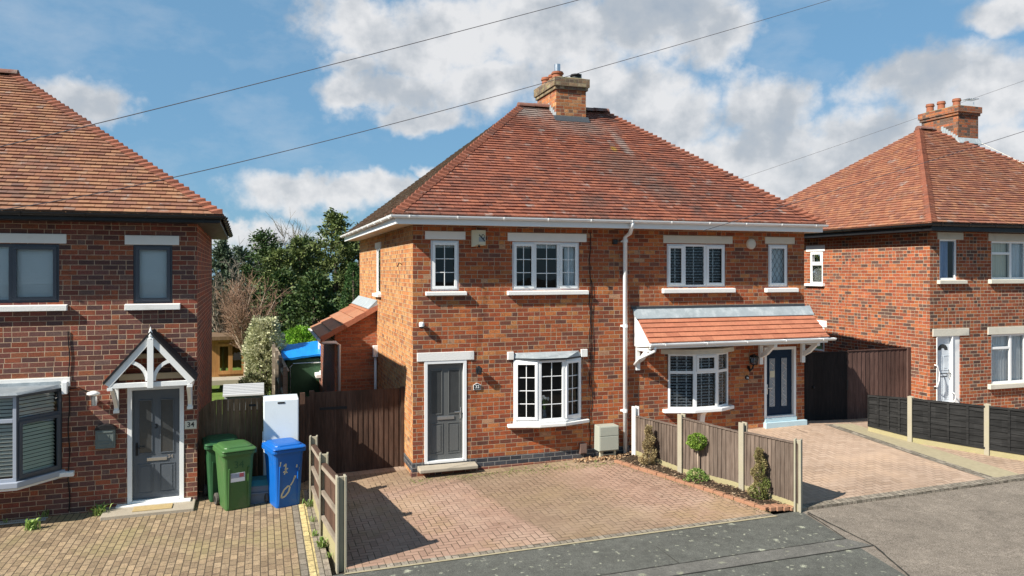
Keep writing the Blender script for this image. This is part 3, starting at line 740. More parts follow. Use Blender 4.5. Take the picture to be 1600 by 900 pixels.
# drives
DR0, DR1, DR2, DR3 = (1.08, 10.12), (7.72, 10.05), (7.05, 14.0), (.93, 14.6)
sheet('driveway', DR0, DR1, DR2, DR3, 16, 10, .008, HB_MAIN)
sheet('driveway', (DR3[0], 14.6), (2.72, 14.6), (2.72, 20), (1.0, 20), 3, 8, .004, HB_SIDE)
sheet('driveway', (DR3[0], 14.3), (2.72, 14.0), (2.72, 14.6), DR3, 3, 2, .0055, HB_MAIN)
sheet('driveway_border', (1.08, 10.0), (7.74, 9.94), (7.72, 10.05), DR0, 16, 1, .008, PV_GREY, swap=True)
sheet('driveway_edging', (1.02, 9.955), (7.76, 9.895), (7.74, 9.94), (1.06, 10.0), 16, 1, .010, SAND)
sheet('driveway', (-12, 9.2), (.50, 9.2), (.50, 14.0), (-12, 14.0), 14, 8, .006, PV_LEFT, swap=True)
sheet('driveway', (-1.07, 14.0), (.93, 14.0), (.93, 19), (-1.3, 19), 3, 8, .001, PV_LEFT)
sheet('driveway_border', (.50, 9.2), (.61, 9.2), (.61, 14.0), (.50, 14.0), 1, 8, .009, PV_GREY, swap=True)
sheet('driveway_border', (.61, 9.2), (.73, 9.2), (.73, 14.0), (.61, 14.0), 1, 8, .010, PV_YEL, swap=True)
sheet('driveway_border', (.73, 9.2), (.88, 9.2), (.88, 14.0), (.73, 14.0), 1, 8, .009, PV_GREY, swap=True)
def neigh(x, y): return ground(x, y)
sheet('driveway', (8.3, 10.12), (13.2, 10.2), (13.0, 14.0), (7.2, 14.0), 14, 10, .012, HB_SIDE)
sheet('driveway', (11.65, 14.0), (15.38, 14.0), (15.38, 22), (11.65, 22), 4, 6, .008, HB_SIDE)
sheet('driveway', (13.2, 10.2), (40, 10.2), (40, 14.0), (13.0, 14.0), 14, 6, .004, HB_SIDE)
sheet('driveway_kerb', (8.26, 9.98), (30, 10.0), (30, 10.2), (8.28, 10.14), 20, 1, .045, PV_GREY, thick=.06, swap=True)
sheet('driveway_border', (12.55, 10.2), (12.78, 10.2), (12.38, 13.9), (12.15, 13.9), 1, 8, .018, PV_GREY, swap=True)
sheet('driveway_border', (12.78, 10.2), (13.4, 10.2), (12.95, 13.9), (12.38, 13.9), 1, 8, .017, SAND)
seam(G(1245, 672), G(1262, 678), .02, .02)

# ================================================================== HOUSES
def shell(T, par, mat, a0, a1, zb, zt, ops, side, back_y, x_side_l, x_side_r, opsL=(), opsR=(), matL=None, matR=None, dep=.11):
    mb = MB(); wall(mb, T, a0, a1, zb, zt, ops, dep); mb.build('wall', mat, par, swap=False)
def zt_(px, py): return ZA(px, py)

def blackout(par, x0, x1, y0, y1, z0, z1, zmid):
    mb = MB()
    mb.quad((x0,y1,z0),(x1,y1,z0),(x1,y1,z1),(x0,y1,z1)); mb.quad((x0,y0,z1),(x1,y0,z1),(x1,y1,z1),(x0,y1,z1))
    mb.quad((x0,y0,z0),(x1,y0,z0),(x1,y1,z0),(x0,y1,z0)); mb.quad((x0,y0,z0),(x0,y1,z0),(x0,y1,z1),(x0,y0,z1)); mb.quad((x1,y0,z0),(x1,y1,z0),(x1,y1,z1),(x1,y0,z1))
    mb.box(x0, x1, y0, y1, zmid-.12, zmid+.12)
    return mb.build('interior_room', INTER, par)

F0 = Pl(0, 14.0)
def zx(px, py, Y=14.0): return XA(px, Y), ZA(px, py, Y)
def rect(x0, x1, yt, yb, Y=14.0):
    pc = (x0+x1)/2; return (XA(x0, Y), XA(x1, Y), ZA(pc, yb, Y), ZA(pc, yt, Y))

# ------------------------------------------------------------------ the semi-detached pair in the middle
MX0, MX1, MYB, ZW = XA(645), XA(1256.5), 22.0, 4.77
HM = thing('semi_detached_house', 'orange brick semi-detached pair with hipped red tile roof and white gutters, in the middle', 'house', (MX0, 14, 0))
W1 = rect(673, 717.5, 375.5, 454.5); W2 = rect(800.5, 905.5, 378, 453.5); W3 = rect(1042, 1134, 381.5, 448.5); W4 = rect(1200.5, 1231.5, 382, 448.5)
MD = rect(663, 729, 563, 722.5)
BAY = (XA(801.5), XA(907.5), ZA(855, 659.5), ZA(855, 556))
NB = (XA(1043), XA(1137), ZA(1090, 641), ZA(1090, 551))
ND = (XA(1194), XA(1243.5), ZA(1218, 662), ZA(1218, 542))
mb = MB(); PLZ = .26
wall(mb, F0, MX0, MX1, PLZ, ZW, [W1, W2, W3, W4, MD, BAY, NB, ND])
mb.build('wall', BR_MAIN, HM)
SL = Pl(MX0, 0, 0, 1, -1, 0)
sw = (YS(594.5, MX0), YS(588, MX0), ZS(590, 458, MX0), ZS(590, 388, MX0))
sw2 = (YS(595.5, MX0)+.0, YS(590, MX0), 1.0, ZS(592, 533, MX0))
mb = MB(); wall(mb, SL, 14.0, MYB, -.3, ZW, [sw]); mb.build('side_wall', BR_SIDE, HM)
mb = MB(); wall(mb, Pl(MX1, 0, 0, 1, 1, 0), 14.0, MYB, -.3, ZW); wall(mb, Pl(0, MYB, 1, 0, 0, 1), MX0, MX1, -.3, ZW); mb.build('rear_wall', BR_MAIN, HM)
# plinth: two courses of blue brick over a red one, bulged 12 mm
mb = MB(); mb.box(MX0-.012, MD[0], 13.988, 14.1, .085, PLZ); mb.box(MD[1], XA(983), 13.988, 14.1, .085, PLZ)
mb.box(MD[0], MD[1], 13.99, 14.1, .0, MD[2])
mb.box(MX0-.012, MX0+.1, 14.1, 15.2, .085, PLZ)
mb.build('blue_brick_plinth', BR_BLUE, HM)
mb = MB(); mb.box(MX0-.03, XA(983), 13.965, 14.1, -.3, .083); mb.build('red_brick_footing', BR_LEFT, HM)
mb = MB(); wall(mb, F0, XA(983), MX1, -.3, PLZ); mb.build('wall', BR_MAIN, HM)
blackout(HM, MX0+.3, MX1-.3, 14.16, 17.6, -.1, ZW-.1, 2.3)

window(HM, F0, *W1, [], bars=(2, 3), curtain=[(BLINDW, 0, 1, .86, 1)], cas=(0,), label='narrow casement window above the grey door')
window(HM, F0, *W2, [.335, .69], bars=(2, 3), cas=(0, 2), curtain=[(BLINDW, 0, 1, .87, 1), (LACE, .80, 1, 0, 1)], label='wide three-light upstairs window with glazing bars')
window(HM, F0, *W3, [.30, .66], lead=(.10, 1.6, LEADD), cas=(0, 2), blind=(PALESL, 0, 1), bsp=.062, tapes=(.5,), label='three-light leaded upstairs window with shutters')
window(HM, F0, *W4, [], lead=(.12, 1.7, LEADD), cas=(0,), curtain=[(LACE, 0, 1, 0, 1)], label='narrow upstairs window with diamond leading')
for (x0, x1, yt, yb) in ((664,727,361.5,374),(793,916,364.5,377.5)): lintel(HM, F0, *rect(x0, x1, yt, yb))
for (x0, x1, yt, yb) in ((1036,1144,368.5,380.5),(1195,1241,370.5,381)): lintel(HM, F0, *rect(x0, x1, yt, yb), mat=CREAMM)
for (x0, x1, yt, yb) in ((664.5,728,455.5,461.5),(792,917.5,454,460.5),(1034,1146,450.5,457.5),(1194.5,1244,450,456.5)): sill(HM, F0, *rect(x0, x1, yt, yb))
lintel(HM, F0, *rect(651.5, 740.5, 550, 563.5))
# slit window and pipe on the side wall
window(HM, SL, *sw, [], fw=.04, d=-.03)
lintel(HM, SL, sw[0]-.12, sw[1]+.12, sw[3], sw[3]+.14); sill(HM, SL, sw[0]-.12, sw[1]+.12, sw[2]-.08, sw[2])

def panel_door(par, T, a0, a1, b0, b1, mat, glass, mb_panels, d=-.06, fmat=WHITE, fw=.062, name='door', dlabel=None, left_handle=False, hmat=CHROME):
    f = MB(); f.box(a0, a0+fw, -.1, .012, b0, b1, T); f.box(a1-fw, a1, -.1, .012, b0, b1, T); f.box(a0+fw, a1-fw, -.1, .012, b1-fw, b1, T)
    f.box(a0+fw, a1-fw, -.1, .02, b0, b0+.045, T)
    fr = f.build('door_frame', fmat, par, bevel=.004)
    l, r, z0, z1 = a0+fw+.006, a1-fw-.006, b0+.05, b1-fw-.006; w = r-l; h = z1-z0
    D = MB(); D.box(l, r, d-.045, d, z0, z1, T)
    for (u0, u1, v0, v1) in mb_panels:      # moulded panels: raised bead and field
        x0, x1, y0, y1 = l+w*u0, l+w*u1, z0+h*v0, z0+h*v1; t = .014
        for q in ((x0,x1,y0,y0+t),(x0,x1,y1-t,y1),(x0,x0+t,y0+t,y1-t),(x1-t,x1,y0+t,y1-t)): D.box(q[0], q[1], d, d+.009, q[2], q[3], T)
        D.box(x0+.04, x1-.04, d, d+.007, y0+.04, y1-.04, T)
    o = D.build(name, mat, par, bevel=.003)
    if dlabel: o['label'] = dlabel
    gl = MB(); bd = MB()
    for (u0, u1, v0, v1) in glass:
        x0, x1, y0, y1 = l+w*u0, l+w*u1, z0+h*v0, z0+h*v1; t = .016
        gl.box(x0, x1, d, d+.003, y0, y1, T)
        for q in ((x0-t,x1+t,y0-t,y0),(x0-t,x1+t,y1,y1+t),(x0-t,x0,y0,y1),(x1,x1+t,y0,y1)): bd.box(q[0], q[1], d, d+.012, q[2], q[3], T)
    bd.build('glazing_bead', mat, o, bevel=.003)
    return o, gl, (l, r, z0, z1), fr
def lever(par, T, x, z, dirn, d, mat):
    m_ = MB(); m_.box(x-.018, x+.018, d, d+.012, z-.11, z+.11, T); m_.box(x-.01, x+.01, d+.01, d+.05, z+.02, z+.04, T)
    m_.box(min(x, x+dirn*.12), max(x, x+dirn*.12), d+.04, d+.056, z+.02, z+.04, T)
    return m_.build('door_handle', mat, par, bevel=.004)
# grey front door
o, gl, (l, r, z0, z1), fr = panel_door(HM, F0, *MD, GREYD, [(.11,.40,.48,.93),(.62,.90,.48,.93)], [(.08,.44,.06,.38),(.58,.94,.06,.38)], dlabel='mid grey front door with two tall panes')
gl.build('door_glass', OBSC, o)
MB().box(lerp(l,r,.28), lerp(l,r,.76), -.06, -.045, lerp(z0,z1,.415), lerp(z0,z1,.45), F0).build('letterbox', CHROME, o, bevel=.003)
lever(o, F0, r-.05, lerp(z0, z1, .475), -1, -.06, CHROME)
mb = MB(); sx0, sx1 = XA(652), XA(742)
mb.hexa([(sx0,13.74,MD[2]-.11),(sx1,13.76,MD[2]-.11),(sx1,13.99,MD[2]-.11),(sx0,13.99,MD[2]-.11)], [(sx0,13.74,MD[2]-.045),(sx1,13.76,MD[2]-.045),(sx1,14.02,MD[2]-.02),(sx0,14.02,MD[2]-.02)])
mb.build('door_step', STONE, HM, bevel=.012)

# bowed windows: three facets standing in front of the wall
def bow(par, x0, x1, z0, z1, dep, fr, mat, kw, sillmat=WHITEM, top=None, ov=.05, label=None):
    c = [(x0, 13.97), (lerp(x0, x1, fr[0]), 14-dep), (lerp(x0, x1, fr[1]), 14-dep), (x1, 13.97)]
    wn = thing_part = None
    frames = []
    for i in range(3):
        T, L = facet(c[i], c[i+1]); frames.append(window(par, T, 0, L, z0, z1, [], mat=mat, d=-.03, label=(label[i] if label else None), **kw[i]))
    poly = lambda g, z: [(x0-g, 14.02, z), (c[1][0]-g*.4, c[1][1]-g, z), (c[2][0]+g*.4, c[2][1]-g, z), (x1+g, 14.02, z)]
    return c, poly
bw = dict(bars=(2, 4), cas=(0,), fw=.045)
c, poly = bow(HM, BAY[0], BAY[1], BAY[2]+.06, BAY[3]-.06, .20, (.33, .70), WHITE, [bw, dict(bars=(2,4), fw=.05), bw], label=('left facet of the bowed window beside the grey door','middle facet of the bowed window beside the grey door','right facet of the bowed window beside the grey door'))
MB().prism(poly(.035, BAY[2]+.015), (0, 0, .045)).build('window_board', WHITE, HM, bevel=.006)
MB().prism([(BAY[0]-.12,14.02,BAY[2]-.05),(BAY[0]-.12,13.92,BAY[2]-.05),(c[1][0],13.74,BAY[2]-.05),(c[2][0],13.74,BAY[2]-.05),(BAY[1]+.16,13.92,BAY[2]-.05),(BAY[1]+.16,14.02,BAY[2]-.05)], (0,0,.065)).build('sill', WHITEM, HM, bevel=.01)
MB().prism([(x, y, z) for x, y, z in poly(.05, BAY[3]-.06)], (0, 0, .035)).build('bow_head', LEADD, HM, bevel=.004)
mb = MB(); q = poly(.07, BAY[3]-.022); mb.hexa([q[0], q[1], q[2], q[3]], [(BAY[0]+.03,14.02,BAY[3]+.085),(BAY[0]+.08,13.95,BAY[3]+.075),(BAY[1]-.08,13.95,BAY[3]+.075),(BAY[1]-.03,14.02,BAY[3]+.085)])
mb.build('lead_apron', LEAD, HM, bevel=.008)
for (a, b) in ((BAY[0]-.12, BAY[0]+.005), (BAY[1]-.005, BAY[1]+.13)): lintel(HM, F0, a, b, BAY[3]-.045, BAY[3]+.11, d=.05)
# flowers seen behind the middle facet
fl = thing('flower_vase', 'white tulips with green stems standing in the bowed window', 'flowers', (lerp(c[1][0], c[2][0], .3), 13.95, BAY[2]+.08))
mb = MB(); mb.lathe(fl.location, [(.03, 0), (.045, .06), (.03, .14), (.035, .18)], 12); mb.build('vase', GREYP, fl, smooth=True)
mb = MB(); hd = MB()
for i in range(9):
    a = random.uniform(0, 6.28); p0 = Vector(fl.location)+Vector((0, 0, .15)); p1 = p0+Vector((math.cos(a)*.03, math.sin(a)*.02, .13)); p2 = p1+Vector((math.cos(a)*.05, math.sin(a)*.02, random.uniform(.06, .14)))
    mb.tube([p0, p1, p2], [.008, .006, .005], 5); hd.lathe(p2, [(.012, 0), (.024, .02), (.02, .045), (.008, .05)], 8)
mb.build('stems', leafmat('tulip_green', (.07,.2,.03), (.12,.3,.05), (.2,.4,.1)), fl); hd.build('blooms', WHITE, fl, smooth=True)

kw1 = dict(transom=.665, lead=(.09, 1.5, LEADD), blind=(PALESL, 0, 1), bsp=.062, tapes=(.3, .75), fw=.045)
kw2 = dict(kw1); kw2['cas'] = ((0, 1),)
c, poly = bow(HM, NB[0], NB[1], NB[2]+.07, NB[3], .22, (.36, .73), WHITE, [kw1, kw2, kw1], label=('left facet of the leaded bow window under the canopy','middle facet of the leaded bow window under the canopy','right facet of the leaded bow window under the canopy'))
MB().prism([(NB[0]-.12,14.02,NB[2]),(NB[0]-.12,13.90,NB[2]),(c[1][0]-.05,13.70,NB[2]),(c[2][0]+.05,13.70,NB[2]),(NB[1]+.10,13.90,NB[2]),(NB[1]+.10,14.02,NB[2])], (0,0,.075)).build('sill', WHITE, HM, bevel=.012)
MB().prism([(NB[0]-.2,14.02,NB[3]),(c[1][0]-.1,13.72,NB[3]),(c[2][0]+.1,13.72,NB[3]),(NB[1]+.2,14.02,NB[3])], (0,0,.10)).build('head_board', CREAMM, HM, bevel=.006)
bx = XA(1093); MB().prism([(bx-.06,14,NB[2]-.3),(bx-.06,13.9,NB[2]-.28),(bx-.06,13.86,NB[2]-.08),(bx-.06,13.78,NB[2]-.002),(bx-.06,14,NB[2]-.002)], (.12,0,0)).build('sill_bracket', WHITEM, HM, bevel=.008)
# navy door
o, gl, (l, r, z0, z1), fr = panel_door(HM, F0, ND[0], ND[1], ND[2]+.14, ND[3], BLUED, [(.15,.37,.13,.87),(.60,.82,.13,.87)], [], dlabel='navy front door with two patterned glass strips')
gl.build('door_glass', OBSCP, o)
lb = MB()
for (u0, u1) in ((.15,.37),(.60,.82)):
    cx_ = lerp(l, r, (u0+u1)/2)
    for k in range(6):
        zz = lerp(z0, z1, .18+.12*k); hw = (r-l)*.07
        pts = [(cx_+hw*math.sin(t*6.283)*(1 if k % 2 else -1), zz+.19*(t-.5)) for t in [q/10 for q in range(11)]]
        lb.tube([F0(x, -.054, z) for x, z in pts], .0035, 4)
    lb.box(cx_-(r-l)*.09, cx_-(r-l)*.085, -.06, -.054, lerp(z0, z1, .14), lerp(z0, z1, .86), F0); lb.box(cx_+(r-l)*.085, cx_+(r-l)*.09, -.06, -.054, lerp(z0, z1, .14), lerp(z0, z1, .86), F0)
lb.build('glass_tracery', CHROME, o)
lever(o, F0, l+.05, lerp(z0, z1, .40), 1, -.06, CHROME)
MB().box(lerp(l,r,.17), lerp(l,r,.35), -.052, -.046, lerp(z0,z1,.58), lerp(z0,z1,.68), F0).build('notice', CREAM, o)
mb = MB(); mb.box(ND[0]-.02, MX1+.005, 13.90, 14.01, ND[2]-.1, ND[2]+.06); mb.box(ND[0], ND[1], 13.96, 14.03, ND[2]+.06, ND[2]+.14); mb.build('skylit_threshold', SKYLIT_WHITE, HM, bevel=.008)

# canopy along the neighbour's half
CX0, CX1, CZT, CZB, CY = XA(990)+.0, XA(1257)+.12, ZA(1100, 489), 2.44, 13.36
N = 6; mb = MB(); tile_face(mb, (CX0+.03,CY,CZB), (CX1,CY,CZB), (CX1,13.99,CZT), (CX0+.03,13.99,CZT), N, width=.30, lift=.026, gap=.002, jit=.001)
mb.quad((CX0+.03,CY,CZB-.02),(CX1,CY,CZB-.02),(CX1,13.99,CZT-.02),(CX0+.03,13.99,CZT-.02))
can = mb.build('canopy_roof', TILE_NEW, HM); can['label'] = 'bright terracotta tiled canopy over the bow window and navy door'
dz = (CZT-CZB)/(13.99-CY); ys_ = 13.99-.14
mb = MB(); mb.hexa([(CX0-.02,ys_,CZT-.14*dz+.035),(CX1+.02,ys_,CZT-.14*dz+.035),(CX1+.02,14.01,CZT+.02),(CX0-.02,14.01,CZT+.02)], [(CX0-.02,ys_,CZT-.14*dz+.043),(CX1+.02,ys_,CZT-.14*dz+.043),(CX1+.02,13.985,CZT+.12),(CX0-.02,13.985,CZT+.12)])
mb.build('flashing', LEAD, can)
MB().box(CX0-.06, MX1, 13.975, 14.01, CZT+.115, CZT+.165).build('upper_flashing', LEADD, can)
mb = MB(); mb.prism([(CX0,CY,CZB-.02),(CX0,13.99,CZT-.01),(CX0,13.99,CZB-.12),(CX0,13.80,CZB-.12),(CX0,CY,CZB-.07)], (.03,0,0)); mb.prism([(CX1-.03,CY,CZB-.02),(CX1-.03,13.99,CZT-.01),(CX1-.03,13.99,CZB-.12),(CX1-.03,CY,CZB-.07)], (.03,0,0))
mb.box(CX0+.03, CX1-.03, CY+.0, CY+.025, CZB-.12, CZB-.012); mb.build('barge_board', WHITE, can, bevel=.003)
MB().box(CX0+.03, CX1-.03, CY+.025, 14.0, CZB-.115, CZB-.1).build('soffit', CREAMM, can)
gutter(can, [(CX0+.0, CY-.045, CZB-.02), (CX1+.12, CY-.045, CZB-.02)], WHITE, brk=1.1)
for px in (995, 1187, 1252.5):
    x = XA(px); b = MB(); zt = CZB-.12; b.box(x-.045, x+.045, 13.93, 14.0, zt-.50, zt); b.box(x-.04, x+.04, 13.45, 13.93, zt-.08, zt)
    pts = [(13.93, zt-.33), (13.86, zt-.30), (13.66, zt-.20), (13.52, zt-.08)]
    b.prism([(x-.03, 13.935, zt-.36), (x-.03, 13.935, zt-.25), (x-.03, 13.80, zt-.19), (x-.03, 13.64, zt-.075), (x-.03, 13.50, zt-.075), (x-.03, 13.72, zt-.26)], (.06, 0, 0))
    b.build('bracket', WHITEW, can, bevel=.006)
MB().tube([(CX0+.12, CY-.045, CZB-.07), (CX0+.12, CY-.03, CZB-.16), (CX0+.02, 13.80, CZB-.36), (CX0-.01, 13.93, CZB-.5)], .032, 8).build('rainwater_pipe', WHITE, can, smooth=True)

# roof
ZE, RY = 4.92, 18.03
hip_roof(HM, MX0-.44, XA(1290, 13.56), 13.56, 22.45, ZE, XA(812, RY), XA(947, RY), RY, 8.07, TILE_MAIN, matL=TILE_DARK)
roofM = HM.children[-1]
gx0, gx1 = MX0-.46, XA(1290, 13.56)+.01
gutter(HM, [(gx1, 13.53, 4.905), (gx0, 13.53, 4.905), (gx0, 22.5, 4.905)], WHITE, brk=.95)
mb = MB(); mb.box(gx0+.07, gx1-.05, 13.60, 13.63, 4.745, 4.90); mb.box(gx0+.07, gx0+.10, 13.63, 22.4, 4.745, 4.90); mb.box(gx1-.08, gx1-.05, 13.63, 22.4, 4.745, 4.90)
mb.build('fascia', WHITE, HM, bevel=.003)
mb = MB(); mb.box(gx0+.10, gx1-.08, 13.63, 14.0, 4.757, 4.772); mb.box(gx0+.10, MX0, 14.0, 22.4, 4.757, 4.772); mb.box(MX1, gx1-.08, 14.0, 22.4, 4.757, 4.772); mb.build('soffit', CREAMW, HM)
# downpipe
dx_ = XA(976.5, 13.93)
MB().tube([(XA(988, 13.53), 13.53, 4.88), (XA(988, 13.53), 13.55, 4.78), (dx_+.05, 13.80, 4.66), (dx_, 13.92, 4.58), (dx_, 13.92, .05)], .044, 10).build('downpipe', WHITE, HM, smooth=True)
mb = MB()
for z in (4.5, 2.75, 1.0): mb.tube([(dx_, 13.92, z-.03), (dx_, 13.92, z+.03)], .053, 10); mb.box(dx_-.07, dx_+.07, 13.96, 14.0, z-.02, z+.02)
mb.build('pipe_clip', WHITE, HM)
# chimney
def chimney(par, x0, x1, y0, y1, zb, zc, zt, mat, cap, oh=.075):
    b = MB(); b.box(x0, x1, y0, y1, zb, zc); ch = b.build('chimney', mat, par)
    b = MB(); b.box(x0-oh*.55, x1+oh*.55, y0-oh*.55, y1+oh*.55, zc, zc+.083); b.box(x0-oh, x1+oh, y0-oh, y1+oh, zc+.083, zt-.03); b.build('corbelled_cap', cap, ch)
    b = MB(); b.hexa([(x0-oh+.02,y0-oh+.02,zt-.03),(x1+oh-.02,y0-oh+.02,zt-.03),(x1+oh-.02,y1+oh-.02,zt-.03),(x0-oh+.02,y1+oh-.02,zt-.03)], [(x0+.1,y0+.1,zt+.03),(x1-.1,y0+.1,zt+.03),(x1-.1,y1-.1,zt+.03),(x0+.1,y1-.1,zt+.03)]); b.build('mortar_flaunching', plain('flaunching', (.26,.24,.14), .95, .3, 9, .01), ch)
    return ch
HCX0, HCX1 = XA(869, 17.5), XA(915.5, 17.5)
chm = chimney(roofM, HCX0, HCX1, 17.5, 18.85, 7.3, 8.46, 8.78, BR_CHIM, BR_CAP)
def pot(par, x, y, z, h=.26, r=.115, mat=TERRA):
    b = MB(); b.lathe((x, y, z), [(r*1.05, 0), (r*1.0, h*.6), (r*1.22, h*.68), (r*1.25, h*.82), (r*1.1, h*.86), (r*1.12, h), (r*.85, h), (r*.8, h*.4)], 18); return b.build('chimney_pot', mat, par, smooth=False)
xc = (HCX0+HCX1)/2
for (x, y, h, r, mt) in ((xc-.26,17.78,.17,.13,TERRA),(xc+.22,17.72,.13,.12,BLACKI),(xc-.2,18.2,.20,.12,TERRA),(xc-.25,18.58,.22,.12,TERRA),(xc+.2,18.4,.14,.12,TERRA)): pot(chm, x, y, 8.79, h, r, mt)
MB().tube([(xc-.26,17.78,8.9),(xc-.26,17.78,9.16)], .075, 14).build('steel_flue', CHROME, chm, smooth=False)
MB().tube([(xc+.36,17.78,8.78),(xc+.36,17.78,8.96)], .05, 10).build('vent_pipe', LEAD, chm)
b = MB(); sl_ = (8.07-ZE)/(RY-13.56)
def rz(y): return ZE+(y-13.56)*sl_
b.hexa([(HCX0-.06,17.38,rz(17.38)+.025),(HCX1+.06,17.38,rz(17.38)+.025),(HCX1+.06,17.52,rz(17.52)+.03),(HCX0-.06,17.52,rz(17.52)+.03)],[(HCX0-.06,17.38,rz(17.38)+.04),(HCX1+.06,17.38,rz(17.38)+.04),(HCX1+.06,17.49,rz(17.5)+.10),(HCX0-.06,17.49,rz(17.5)+.10)])
b.build('chimney_apron', LEADD, chm)
b = MB()
for k in range(5):
    y = 17.5+k*.11; z = rz(y); b.box(HCX0-.012, HCX0, y, y+.12, z-.02, z+.19)
b.build('stepped_flashing', LEAD, chm)
# mended pale tiles below the stack
MB().hexa([(XA(921,17),16.2,rz(16.2)+.02),(XA(921,17)+.16,16.2,rz(16.2)+.02),(XA(921,17)+.16-.14,17.1,rz(17.1)+.02),(XA(921,17)-.14,17.1,rz(17.1)+.02)],[(XA(921,17),16.2,rz(16.2)+.034),(XA(921,17)+.16,16.2,rz(16.2)+.034),(XA(921,17)+.02,17.1,rz(17.1)+.034),(XA(921,17)-.14,17.1,rz(17.1)+.034)])

# lean-to extension behind the gate, part of the house
EX0, EY0, EY1 = 1.706, 18.6, 22.1
mb = MB(); wall(mb, Pl(0, EY0), EX0, MX0, -.3, 2.34); mb.quad((EX0,EY0,2.34),(MX0,EY0,2.34),(MX0,EY0,3.0)); ext_ = mb.build('lean_to', BR_EXT, HM)
SE = Pl(EX0, 0, 0, 1, -1, 0)
ew = (YS(501, EX0), YS(497.5, EX0)+.2, ZS(500, 583, EX0), ZS(500, 537, EX0))
mb = MB(); wall(mb, SE, EY0, EY1, -.3, 2.32, [ew]); wall(mb, Pl(0, EY1, 1, 0, 0, 1), EX0, MX0, -.3, 2.32); mb.build('lean_to_side_wall', BR_LEFT, ext_)
window(ext_, SE, *ew, [], fw=.05, d=-.03, curtain=[(LACE, 0, 1, 0, 1)]); sill(ext_, SE, ew[0]-.1, ew[1]+.1, ew[2]-.1, ew[2], d=.14)
A_, B_, C_, D_ = (1.36,EY1+.1,2.26), (1.36,EY0-.1,2.26), (MX0,EY0-.1,3.02), (MX0,EY1+.1,3.02)
mb = MB(); tile_face(mb, A_, B_, C_, D_, 5, width=3.9, lift=.032, gap=.004, jit=.001); mb.quad(*[(p[0], p[1], p[2]-.02) for p in (A_, B_, C_, D_)])
lr = mb.build('lean_to_roof', tilemat('brown_orange_concrete_tile', [(0,(.20,.085,.05)),(.3,(.36,.145,.075)),(.7,(.33,.165,.095)),(1,(.33,.12,.06))], (.16,.09,.06), .5, .55), ext_)
mb = MB()
for k in range(5):
    a, b_ = Vector((1.36, EY0-.1, 2.26)).lerp(Vector(C_), k/5), Vector((1.36, EY0-.1, 2.26)).lerp(Vector(C_), (k+1)/5)
    mb.hexa([a+Vector((0,-.02,-.10)), b_+Vector((0,-.02,-.10)), b_+Vector((0,.05,-.10)), a+Vector((0,.05,-.10))], [a+Vector((0,-.02,.05)), b_+Vector((0,-.02,.03)), b_+Vector((0,.05,.03)), a+Vector((0,.05,.05))])
mb.build('verge_tile_row', TILE_NEW, lr)
mb = MB(); mb.hexa([(MX0-.22,EY0-.1,2.95),(MX0,EY0-.1,3.05),(MX0,EY1,3.05),(MX0-.22,EY1,2.95)],[(MX0-.22,EY0-.1,2.96),(MX0-.012,EY0-.1,3.17),(MX0-.012,EY1,3.17),(MX0-.22,EY1,2.96)]); mb.build('flashing', LEAD, lr)
gutter(ext_, [(1.34, EY0-.12, 2.24), (1.34, EY1+.1, 2.24)], WHITE)
mb = MB(); mb.tube([(1.34,EY0-.05,2.2),(1.42,EY0-.06,2.16),(EX0+.02,EY0-.06,2.16),(EX0+.1,EY0-.06,2.10),(EX0+.1,EY0-.06,0)], .04, 8); mb.build('downpipe', WHITE, ext_, smooth=True)
# waste pipe in the corner
MB().tube([(MX0-.05,EY0-.12,2.02),(MX0-.05,EY0-.12,-.1)], .035, 8).build('waste_pipe', WHITE, HM, smooth=True)
MB().box(MX0-.12, MX0, EY0-.22, EY0-.08, 1.78, 2.06).build('meter_hood', WHITE, HM, bevel=.01)

# small things fixed on the pair
def small(name, label, cat, px, py, Y=14.0): return thing(name, label, cat, (XA(px, Y), Y, ZA(px, py, Y)))
t = small('burglar_alarm', 'yellowed burglar alarm box with a black emblem under the eaves beside the narrow window', 'alarm box', 746, 386)
x0, x1, zb, zt = rect(736, 756.5, 360, 386); xm = lerp(x0, x1, .42)
MB().prism([(x0,14,zt),(x0,14,zb),(xm,13.88,zb),(xm,13.88,zt)], (0,0,0)) 
mb = MB(); mb.hexa([(x0,13.94,zb),(xm,13.86,zb+.05),(x1,13.90,zb+.03),(x1,14,zb+.03)],[(x0,13.94,zt),(xm,13.86,zt),(x1,13.90,zt),(x1,14,zt)])
mb.hexa([(x0,13.94,zb),(x1,14,zb+.03),(x1,14.0,zb+.03),(x0,14.0,zb)],[(x0,13.94,zt),(x1,14,zt),(x1,14.0,zt),(x0,14.0,zt)]); mb.build('casing', CREAM, t)
Tf, Lf = facet((xm, 13.86), (x1, 13.90)); em = MB()
def bar2(m_, T, x, y, X, Y_, w, d=.004):
    e = Vector((X-x, Y_-y)).normalized(); nx, ny = -e.y*w/2, e.x*w/2
    m_.quad(T(x-nx,d,y-ny), T(X-nx,d,Y_-ny), T(X+nx,d,Y_+ny), T(x+nx,d,y+ny))
em.box(.005, Lf-.01, .001, .003, zb+.1, zb+.19, Tf)
em2 = MB(); bar2(em2, Tf, .01, zt-.09, Lf-.02, zb+.11, .02, .006)
for k in range(8):
    a = k/8*6.283; a2 = (k+1)/8*6.283; cxx, czz = Lf*.62, zb+.2
    bar2(em2, Tf, cxx+.03*math.cos(a), czz+.04*math.sin(a), cxx+.03*math.cos(a2), czz+.04*math.sin(a2), .012, .006)
em.build('emblem_field', LEAD, t); em2.build('emblem', INK, t); MB().box(xm, xm+.03, 13.85, 13.9, zb-.01, zb+.03).build('sounder', BLACK, t)
t = small('round_alarm', 'cream rounded alarm box between the two upstairs windows of the right half', 'alarm box', 1172.5, 389)
